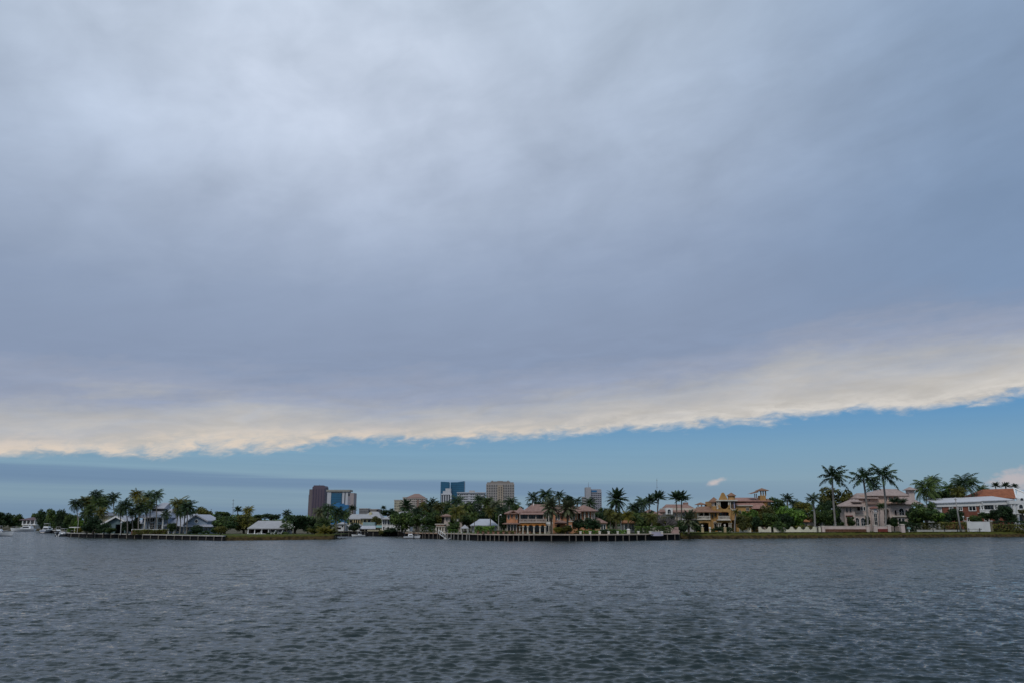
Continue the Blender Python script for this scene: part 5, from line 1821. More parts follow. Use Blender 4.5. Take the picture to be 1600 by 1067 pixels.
for q in ((1404, 809.4, 1408, 819.6), (1409.4, 809.4, 1413.6, 819.6)):
    h.window(*q, Y + 0.8, TRIM, GLASS, cols=1, name='glazed_door')
h.part('porch_shade', MB().pbox(1392, 808, 1402, 820.5, Y + 0.7, 0.08), DARK)  # dark sheet, the porch shade given as a colour
# upper storey and roofs
b = MB().pbox(1345, 773, 1418, 787, Y + 5.5, 9)
h.part('upper_wall', b, mat('warm pink stone', (0.52, 0.37, 0.29), 0.85, 0.12, stain=0.25))
for px in (1351, 1358, 1384.6, 1390, 1398, 1405):
    h.window(px - 1, 775.4, px + 1, 782, Y + 5.5, PINKW, GLASS, arch=True, cols=1)
h.part('eaves_ledge', MB().pbox(1355, 785.6, 1419, 787.6, Y - 0.3, 6), mat('brown eaves', (0.20, 0.13, 0.11), 0.85, 0.1))
b = MB()
x0, x1 = xs(1352, 1420, 772, Y + 5)
b.hip(x0, x1, Y + 4.5, Y + 19, zz(773.4, Y + 5), zz(762.6, Y + 8), ridge=(W(1385, 764, Y + 8)[0], W(1409, 764, Y + 8)[0]))
x0, x1 = xs(1338, 1372, 776, Y + 5)
b.hip(x0, x1, Y + 4.2, Y + 14, zz(777.4, Y + 5), zz(769.4, Y + 7), ridge=(W(1355, 771, Y)[0], W(1372, 771, Y)[0]))
x0, x1 = xs(1409, 1437, 785, Y + 2)
b.hip(x0, x1, Y - 0.6, Y + 14, zz(786.4, Y), zz(771, Y + 6), ridge=(W(1412, 772, Y)[0], W(1424, 772, Y)[0]))
r = h.part('upper_roof', b, GTILE)
b = MB().pbox(1420.4, 765, 1429, 780, Y + 7, 2.4)
h.part('chimney', b, PINKW, r)
x0, x1 = xs(1416.4, 1431.6, 763, Y + 7)
h.part('chimney_roof', MB().hip(x0, x1, Y + 6, Y + 10.4, zz(764.6, Y + 7), zz(759.6, Y + 7), th=0.12), GTILE, r)

# ---- brick house with white frieze and columned portico
Y = 306.0
h = Thing('brick_house', 'red brick house with white frieze, balcony and thick white portico columns', 'house', (G(1520, Y, g), Y, g))
h.part('brick_wall', MB().pbox(1474.6, 787.5, 1532, 831, Y, 11, g - .3), BRICK)
h.part('end_wall', MB().pbox(1465, 787.5, 1474.6, 831, Y + 0.5, 10, g - .3), mat('grey white stucco', (0.5, 0.5, 0.5), 0.85, 0.08, stain=0.3))
b = MB()
xa, xb, xc = W(1463.4, 788, Y)[0], W(1532, 788, Y)[0], W(1580, 784, Y)[0]
b.prism([(xa, zz(791.4, Y)), (xb, zz(789.8, Y)), (xb, zz(784.0, Y)), (xa, zz(786.4, Y))], Y - 0.35, Y + 1.0)
b.prism([(xb, zz(788.6, Y)), (xc, zz(787.4, Y)), (xc, zz(781.4, Y)), (xb, zz(783.2, Y))], Y - 1.6, Y + 1.0)
h.part('frieze', b, WHITE)
b = MB()
b.prism([(xa - 0.4, zz(786.3, Y)), (xb, zz(783.9, Y)), (xb, zz(782.6, Y)), (xa - 0.4, zz(785.0, Y))], Y - 0.8, Y + 1.2)
b.prism([(xb, zz(783.1, Y)), (xc, zz(781.3, Y)), (xc, zz(780.0, Y)), (xb, zz(781.8, Y))], Y - 2.1, Y + 1.2)
h.part('cornice', b, mat('grey cornice', (0.42, 0.43, 0.46), 0.8, 0.08, stain=0.2))
b = MB()
b.add([(xa - 0.5, Y - 0.8, zz(784.95, Y)), (xb, Y - 0.8, zz(782.5, Y)), (xc, Y - 1.9, zz(779.95, Y)), (xc, Y + 12, zz(773.6, Y + 6)), (xb, Y + 12, zz(775.8, Y + 6)), (xa + 1, Y + 12, zz(778.4, Y + 6))],
      [(0, 1, 4, 5), (1, 2, 3, 4)])
h.part('roof', b, mat('pale flat roof', (0.54, 0.54, 0.56), 0.7, 0.06))
for q in ((1483.6, 791.4, 1488.2, 796.6), (1497.4, 791.2, 1502.8, 796.4), (1514, 789.8, 1524, 796.8)):
    h.window(*q, Y, TRIM, GLASS, cols=2, fw=0.22)
for q in ((1511.6, 808.2, 1516.6, 813.8),):
    h.window(*q, Y, TRIM, GLASS, cols=2, fw=0.2)
h.window(1471.8, 792.6, 1475.8, 804, Y + 0.45, TRIM, GLASS, cols=1, fw=0.2, name='tall_window')
# balcony bay
h.part('bay_wall', MB().pbox(1532, 787.4, 1600, 831, Y + 1.6, 9, g - .3), WHITE)
h.part('bay_lower_wall', MB().pbox(1532, 801.6, 1584, 831, Y - 0.6, 2.2, g - .3), BRICK)
h.part('balcony_floor', MB().pbox(1531, 800.4, 1586, 801.8, Y - 1.6, 3.2), TRIM)
h.balustrade(1531.4, 1585, 795.4, 800.6, Y - 1.4, TRIM)
for px in (1532.6, 1536.4, 1553.6, 1558, 1578):
    h.column(px, 788.2, 796, Y - 1.2, TRIM, 0.2, 'balcony_column')
for q in ((1533.6, 789, 1535.6, 795), (1538.6, 788.8, 1552, 795), (1560, 788.4, 1576, 795)):
    h.window(*q, Y + 1.6, TRIM, GLASS, cols=3 if q[2] - q[0] > 4 else 1)
h.window(1538.6, 807.4, 1544.6, 812.6, Y - 0.6, TRIM, GLASS, cols=2, fw=0.2)
h.window(1556, 806, 1560, 813, Y - 0.6, TRIM, GLASS, cols=1, fw=0.15)
h.part('portico_beam', MB().pbox(1577, 781.6, 1600, 786.6, Y - 3.4, 1.6), WHITE)
for px in (1586, 1591):
    h.column(px, 786.6, 828, Y - 2.6, WHITE, 0.42, 'portico_column', g)
h.balustrade(1593, 1612, 794.6, 801, Y - 2.4, TRIM)
h.part('portico_floor', MB().pbox(1583, 801, 1615, 802.6, Y - 3.2, 5), WHITE)
h.window(1594, 804.6, 1610, 813, Y + 1.6, DARKW, GLASS, cols=3, name='glazed_door')
h.window(1592, 787.5, 1598, 794, Y + 1.6, TRIM, GLASS, arch=True, cols=1)

Y = 318.0
h = Thing('orange_roofed_house', 'white gabled house with bright orange tiled roof behind the brick house', 'house', (G(1575, Y, g), Y, g))
x0, x1 = W(1530, 773, Y)[0], W(1588, 775, Y)[0]
xe, xg = W(1552, 764, Y)[0], W(1600.5, 762.4, Y)[0]
b = MB()
b.add([(x0, Y, zz(775.5, Y)), (x1, Y, zz(777.5, Y)), (xg, Y + 7, zz(762.0, Y + 4)), (xe, Y + 7, zz(763.6, Y + 4)), (x0, Y, zz(776.4, Y)), (x1, Y, zz(778.4, Y)), (x0, Y + 14, zz(775.5, Y)), (x1 + 9, Y + 14, zz(777, Y))],
      [(0, 1, 2, 3), (4, 5, 1, 0), (0, 3, 6), (3, 2, 7, 6)])
h.part('roof', b, OTILE)
b = MB()
xg2 = W(1622, 778, Y)[0]
b.add([(x1, Y + 0.3, zz(778, Y)), (xg2, Y + 0.3, zz(778, Y)), (xg + 1.2, Y + 6.5, zz(763.2, Y + 4)), (x1, Y + 0.3, g - .3), (xg2, Y + 0.3, g - .3)], [(0, 1, 2), (3, 4, 1, 0)])
h.part('gable_wall', b, WHITE)
b = MB()
b.tube([(x1 - 0.1, Y - 0.1, zz(777.6, Y)), (xg, Y + 6.6, zz(761.8, Y + 4))], 0.28, 6).tube([(xg, Y + 6.6, zz(761.8, Y + 4)), (xg2, Y - 0.1, zz(777.6, Y))], 0.28, 6)
h.part('verge', b, TRIM)
h.part('wall', MB().pbox(1534, 776.4, 1588, 831, Y + 1, 11, g - .3), WHITE)
h.window(1594, 777.5, 1599, 784, Y + 0.3, TRIM, GLASS, arch=True, cols=1)

Y = 350.0
h = Thing('distant_white_house', 'white building corner glimpsed between coconut palms above the brick house roof', 'house', (G(1481, Y, g), Y, g))
h.part('wall', MB().pbox(1474, 768, 1487.5, 831, Y, 8, g - .3), WHITE)
h.part('roof', MB().pbox(1473, 767, 1488.5, 768.2, Y - 0.5, 9), TRIM)
h.window(1476, 770, 1479, 776, Y, TEALR, GLASS, cols=1)
h.window(1481.5, 770, 1485, 776, Y, TEALR, GLASS, cols=1)

# ------------------------------------------------------------------ downtown towers
PLUM = mat('plum granite', (0.105, 0.080, 0.108), 0.6, 0.05, 0.05, 0.4, stripes=((1, 0, 0), 3.2, 0.15))
PLUM_LIT = mat('lit side plum granite', (0.15, 0.125, 0.135), 0.7, 0.05, 0.05, 0.3, stripes=((0, 1, 0), 3.2, 0.25))  # paler side face: the light on it is put into the colour
TWHITE = mat('white concrete tower', (0.50, 0.51, 0.54), 0.85, 0.05, 0.05, 0.2)
TPINK = mat('lit pink concrete', (0.36, 0.31, 0.31), 0.85, 0.05, 0.05, 0.2)  # lit look of the side wing put into its colour
TGLASS = mat('deep blue curtain glass', (0.024, 0.118, 0.215), 0.3, 0.10, 0.04, 0.5, stripes=((0, 0, 1), 4.0, 0.5))
BGLASS = mat('bright blue curtain glass', (0.030, 0.15, 0.33), 0.3, 0.25, 0.05, 0.5, stripes=((0, 0, 1), 4.0, 0.35))
TWIN = mat('tower window', (0.035, 0.045, 0.06), 0.25, 0.2, 0.05, 0.5)
TBEIGE = mat('beige concrete tower', (0.41, 0.38, 0.36), 0.85, 0.05, 0.05, 0.2)
TTAN = mat('tan tower bay', (0.41, 0.34, 0.27), 0.85, 0.06, 0.05, 0.2)

Y = 1500.0
h = Thing('plum_tower', 'tall plum coloured office tower with stepped shoulder, darkest of the skyline', 'tower', (G(494, Y, 1.7), Y, 1.7))
b = MB()
xa, xb = xs(487.2, 507.4, 780, Y)
zt, zs, zb_ = zz(758.2, Y), zz(763.6, Y), 1.0
zc = zz(760.4, Y)
b.prism([(xa, zb_), (xb, zb_), (xb, zc), (xb - 2, zt), (xa + 3, zt), (xa, zc)], Y, Y + 26)
h.part('shaft', b, PLUM)
b = MB()
b.slab([(xa - 0.2, Y + 1), (xa - 0.2, Y + 30), (xa - 3.6, Y + 30), (xa - 6.4, Y + 4)], zb_, zs)
b.slab([(xa - 6.0, Y + 6), (xa - 3.6, Y + 30), (xa - 5, Y + 36), (xa - 8.4, Y + 9)], zb_, zz(772, Y))
h.part('side_shaft', b, PLUM_LIT)
for k in range(5):
    px = 488.6 + 4.2 * k
    h.part('window_strip', MB().pbox(px, 763, px + 1.0, 804, Y - 0.25, 0.2), mat('plum tinted glass', (0.060, 0.052, 0.085), 0.35, 0.1, 0.05))
h.part('roof_mast', MB().tube([(W(497, 758, Y)[0], Y + 12, zz(758, Y)), (W(497, 758, Y)[0], Y + 12, zz(755.8, Y))], [0.5, 0.2], 5), PLUM)
h.part('roof_plant', MB().pbox(490, 757.6, 505, 758.6, Y + 6, 10), PLUM)

Y = 1450.0
h = Thing('glass_office_tower', 'white framed office tower with teal glass centre and bright blue glass lower front', 'tower', (G(530, Y, 1.7), Y, 1.7))
b = MB().pbox(510.4, 767, 516.4, 815, Y, 24, 1)
b.pbox(534, 767, 543, 815, Y + 0.6, 24, 1)
b.pbox(516.4, 768, 534, 815, Y + 3, 20, 1)
h.part('body', b, TWHITE)
h.part('roof_frame', MB().pbox(509.8, 764.4, 546.8, 767.3, Y - 1.5, 27), mat('grey beige concrete', (0.30, 0.29, 0.26), 0.85, 0.05, 0.05))
h.part('centre_glass', MB().pbox(516.8, 769.8, 533.6, 790, Y + 1, 1.5), TGLASS)
b = MB()
for (pa, pb, pt) in ((518, 524, 786.6), (524, 531, 784.6), (531, 537, 786.0), (537, 544, 788.0)):
    b.pbox(pa, pt, pb, 812, Y - 5 - (pb - 518) * 0.06, 6, 1)
h.part('lower_glass', b, BGLASS)
h.part('window_slot', MB().pbox(538.2, 768.6, 539.6, 786, Y + 0.3, 0.2), TWIN)
h.part('side_wing', MB().pbox(543, 769.4, 552.2, 815, Y + 1.2, 26, 1), TPINK)
h.window(543.4, 770.4, 546.8, 774.4, Y + 1.2, TPINK, TWIN, cols=1, fw=0.3)
for k in range(7):
    py = 776 + 2.3 * k
    h.part('window_strip', MB().pbox(543.6, py, 547.4, py + 1.1, Y + 0.95, 0.2), mat('pale blind window', (0.26, 0.27, 0.33), 0.5, 0.1, 0.05))


def block(name, label, px0, px1, py0, Y, wall, bays, floors, glass=TWIN, py_end=806, band=0.5, depth=22, top=2.0, gap=0.42, skip=()):
    """plain slab block with window bays; one strip of glass per bay, floor slabs crossing it"""
    t = Thing(name, label, 'apartment tower' if 'office' not in label else 'office block', (G((px0 + px1) / 2, Y, 1.7), Y, 1.7))
    t.part('wall', MB().pbox(px0, py0, px1, 815, Y, depth, 1), wall)
    w = (px1 - px0) / bays
    for i in range(bays):
        if i in skip:
            continue
        a = px0 + w * (i + gap / 2)
        t.part('window_strip', MB().pbox(a, py0 + top, a + w * (1 - gap), py_end, Y - 0.3, 0.25), glass)
    fh = (py_end - py0 - top) / floors
    for j in range(floors + 1):
        py = py0 + top + fh * j - fh * band / 2
        t.part('floor_slab', MB().pbox(px0 - 0.1, py, px1 + 0.1, py + fh * band, Y - 0.7, 0.65), wall)
    return t


t = block('distant_block', 'small grey apartment block on the horizon above the yellow house roof', 561, 575, 794, 900, mat('grey concrete', (0.30, 0.29, 0.29), 0.85, 0.06, 0.05), 6, 5, depth=14, py_end=806, top=0.8)
t.part('roof_slab', MB().pbox(560.6, 793.4, 575.4, 794.2, 899, 16), TBEIGE)
t = block('distant_block', 'wide grey block with dark shaded end beside the little horizon block', 578, 588, 795.2, 905, mat('warm grey concrete', (0.36, 0.33, 0.30), 0.85, 0.06, 0.05), 4, 5, depth=14, py_end=806, top=0.8)
t.part('shaded_end', MB().pbox(588, 795, 594.6, 815, 906, 12, 1), mat('shade painted concrete', (0.07, 0.07, 0.08), 0.85, 0.1, 0.05))  # shade on the block's end is painted as a darker colour
t.part('roof_slab', MB().pbox(577.6, 794.4, 590, 795.3, 904, 15), TBEIGE)

t = block('condo_tower', 'lower beige wing of the red roofed condominium behind the date palm', 615.8, 630, 781, 1040, mat('olive beige concrete', (0.50, 0.47, 0.37), 0.85, 0.06, 0.05), 4, 8, depth=18, top=1.2, py_end=802, skip=(1,))
t.part('roof_slab', MB().pbox(615.4, 780, 631, 781.2, 1039, 20), TBEIGE)
t = block('condo_tower', 'beige condominium tower with hipped red brown roof and balcony bays', 629.4, 664.5, 777, 1000, mat('rosy beige concrete', (0.50, 0.44, 0.39), 0.85, 0.06, 0.05), 11, 9, depth=24, top=1.2, py_end=804)
x0, x1 = xs(634, 663.6, 776, 1000)
t.part('roof', MB().hip(x0, x1, 999, 1024, zz(776.8, 1000), zz(770.6, 1008), ridge=(W(646, 772, 1000)[0], W(653, 772, 1000)[0]), th=0.6), mat('rose brown roof', (0.25, 0.165, 0.14), 0.85, 0.1, 0.1))
t.part('parapet', MB().pbox(629, 775.8, 637, 777.4, 999, 20), TBEIGE)
for px in (651, 657.5):
    t.part('brown_bay', MB().pbox(px, 780, px + 3.2, 804, 998.9, 0.6), mat('brown bay', (0.22, 0.15, 0.12), 0.85, 0.1, 0.05))

Y = 1600.0
h = Thing('blue_glass_tower', 'narrower dark blue glass tower behind the white stepped tower', 'tower', (G(695, Y, 1.7), Y, 1.7))
xa, xb = xs(688.6, 701.2, 775, Y)
h.part('shaft', MB().prism([(xa, 1), (xb, 1), (xb, zz(752.4, Y)), (xa, zz(751.8, Y))], Y, Y + 22), TGLASS)
h.part('corner_fin', MB().box(xa - 0.7, xa, Y - 0.3, Y + 10, 1, zz(752.4, Y)), mat('pale fin', (0.2, 0.27, 0.36), 0.5, 0.1, 0.05))
h = Thing('blue_glass_tower', 'wider dark blue glass tower with upswept roof corner', 'tower', (G(715, Y + 20, 1.7), Y + 20, 1.7))
Y = 1620.0
xa, xb = xs(703.8, 725.2, 775, Y)
h.part('shaft', MB().prism([(xa, 1), (xb, 1), (xb + 0.3, zz(751.0, Y)), (xa + (xb - xa) * 0.5, zz(752.6, Y)), (xa, zz(752.8, Y))], Y, Y + 26), TGLASS)
h.part('corner_fin', MB().box(xb, xb + 0.9, Y - 0.3, Y + 10, 1, zz(751.6, Y)), mat('pale fin', (0.2,) * 3))

t = block('white_tower', 'slim white stepped tower standing in front of the twin blue glass towers', 689, 704, 770.5, 1300, TWHITE, 4, 1, depth=18, top=1.6, band=0.02, gap=0.5, py_end=800)
b = MB().pbox(692, 766.4, 704.2, 770.5, 1302, 14)
b.pbox(696, 762.4, 704.3, 766.4, 1303, 12)
t.part('upper_steps', b, TWHITE)
t.part('side_rib', MB().pbox(703.4, 770, 705, 806, 1299, 10), mat('bright white concrete', (0.66, 0.67, 0.70), 0.8, 0.05, 0.05))
t = block('white_slab_block', 'long white apartment block with rooftop penthouse between glass towers and beige tower', 714.4, 758, 769, 1330, TWHITE, 13, 7, depth=22, top=1.2, py_end=796, skip=(5, 8))
t.part('roof_slab', MB().pbox(713.8, 768.2, 758.4, 769.4, 1328, 26), TWHITE)
t.part('penthouse', MB().pbox(733, 765.6, 741.5, 768.4, 1336, 10), TBEIGE)

t = block('beige_tower', 'broad beige apartment tower with tan central bay and notched crown', 759.6, 803.6, 755, 1200, TBEIGE, 12, 16, depth=26, top=1.0, py_end=797, skip=(5, 6), gap=0.5, band=0.42)
b = MB().pbox(766.4, 751.4, 797, 755.2, 1203, 20)
b.pbox(760.8, 752.8, 766.2, 755.2, 1202, 6).pbox(797.2, 752.8, 802.6, 755.2, 1202, 6)
b.pbox(768, 750.2, 770.2, 751.6, 1205, 6).pbox(792.6, 750.2, 794.8, 751.6, 1205, 6).pbox(777, 750.7, 786, 751.6, 1205, 8)
t.part('crown', b, mat('brown grey crown', (0.24, 0.21, 0.19), 0.85, 0.06, 0.05))
t.part('central_bay', MB().pbox(777.2, 757.5, 786.2, 810, 1198.4, 1.5), TTAN)
for k in range(14):
    py = 760 + 2.6 * k
    t.part('central_window', MB().pbox(779, py, 780.7, py + 1.3, 1198.1, 0.25), TWIN)
    t.part('central_window', MB().pbox(782.7, py, 784.4, py + 1.3, 1198.1, 0.25), TWIN)

t = block('grey_tower', 'grey tower with taller windowless shaft and rooftop mast behind the mansion palms', 923.6, 940.2, 763.6, 1210, mat('lilac grey concrete', (0.33, 0.33, 0.37), 0.85, 0.05, 0.05), 5, 10, depth=20, top=5.5, py_end=799, gap=0.55)
t.part('stair_shaft', MB().pbox(915.8, 760.6, 923.8, 815, 1206, 22, 1), mat('pale grey concrete', (0.36, 0.36, 0.38), 0.85, 0.05, 0.05))
t.part('top_glazing', MB().pbox(924, 765.4, 932.5, 768.6, 1209.3, 0.5), BGLASS)
xm_, zm_ = W(919.5, 760, 1212)
t.part('mast', MB().tube([(xm_, 1212, zm_), (xm_, 1212, zz(752.4, 1212))], [0.35, 0.12], 6), mat('mast steel', (0.2, 0.2, 0.22)))
block('distant_block', 'small grey block just beside the windowless tower shaft', 910.2, 915.6, 775.4, 1180, mat('grey concrete', (0.3,) * 3), 3, 6, depth=12, top=0.8, py_end=800)

# masts on the skyline
for (px, pt, pb, Y, lab) in ((364.6, 779, 806, 700, 'thin radio mast above the trees beside a short palm'), (1026.3, 746.5, 802, 900, 'tall thin radio mast above the date palm pair'),
                             (330.2, 794, 808, 500, 'short dark pole above the trees behind the gabled wing')):
    x, z1 = W(px, pt, Y)
    x0_ = W(px, pb, Y)[0]
    t = Thing('radio_mast', lab, 'mast', (x0_, Y, ground_z(px)))
    r_ = 0.32 if Y > 600 else 0.16
    t.part('mast', MB().tube([(x0_, Y, ground_z(px) - 0.2), (x, Y, z1)], [r_, r_ * 0.4], 6), mat('mast steel', (0.2,) * 3))
    m_ = MB()
    for k in range(3):
        zz_ = z1 - (z1 - 5) * (0.05 + 0.16 * k)
        m_.box(x - r_ * 2.4, x + r_ * 2.4, Y - r_, Y + r_, zz_ - 0.12, zz_ + 0.12)
    t.part('antenna', m_, mat('mast steel', (0.2,) * 3))

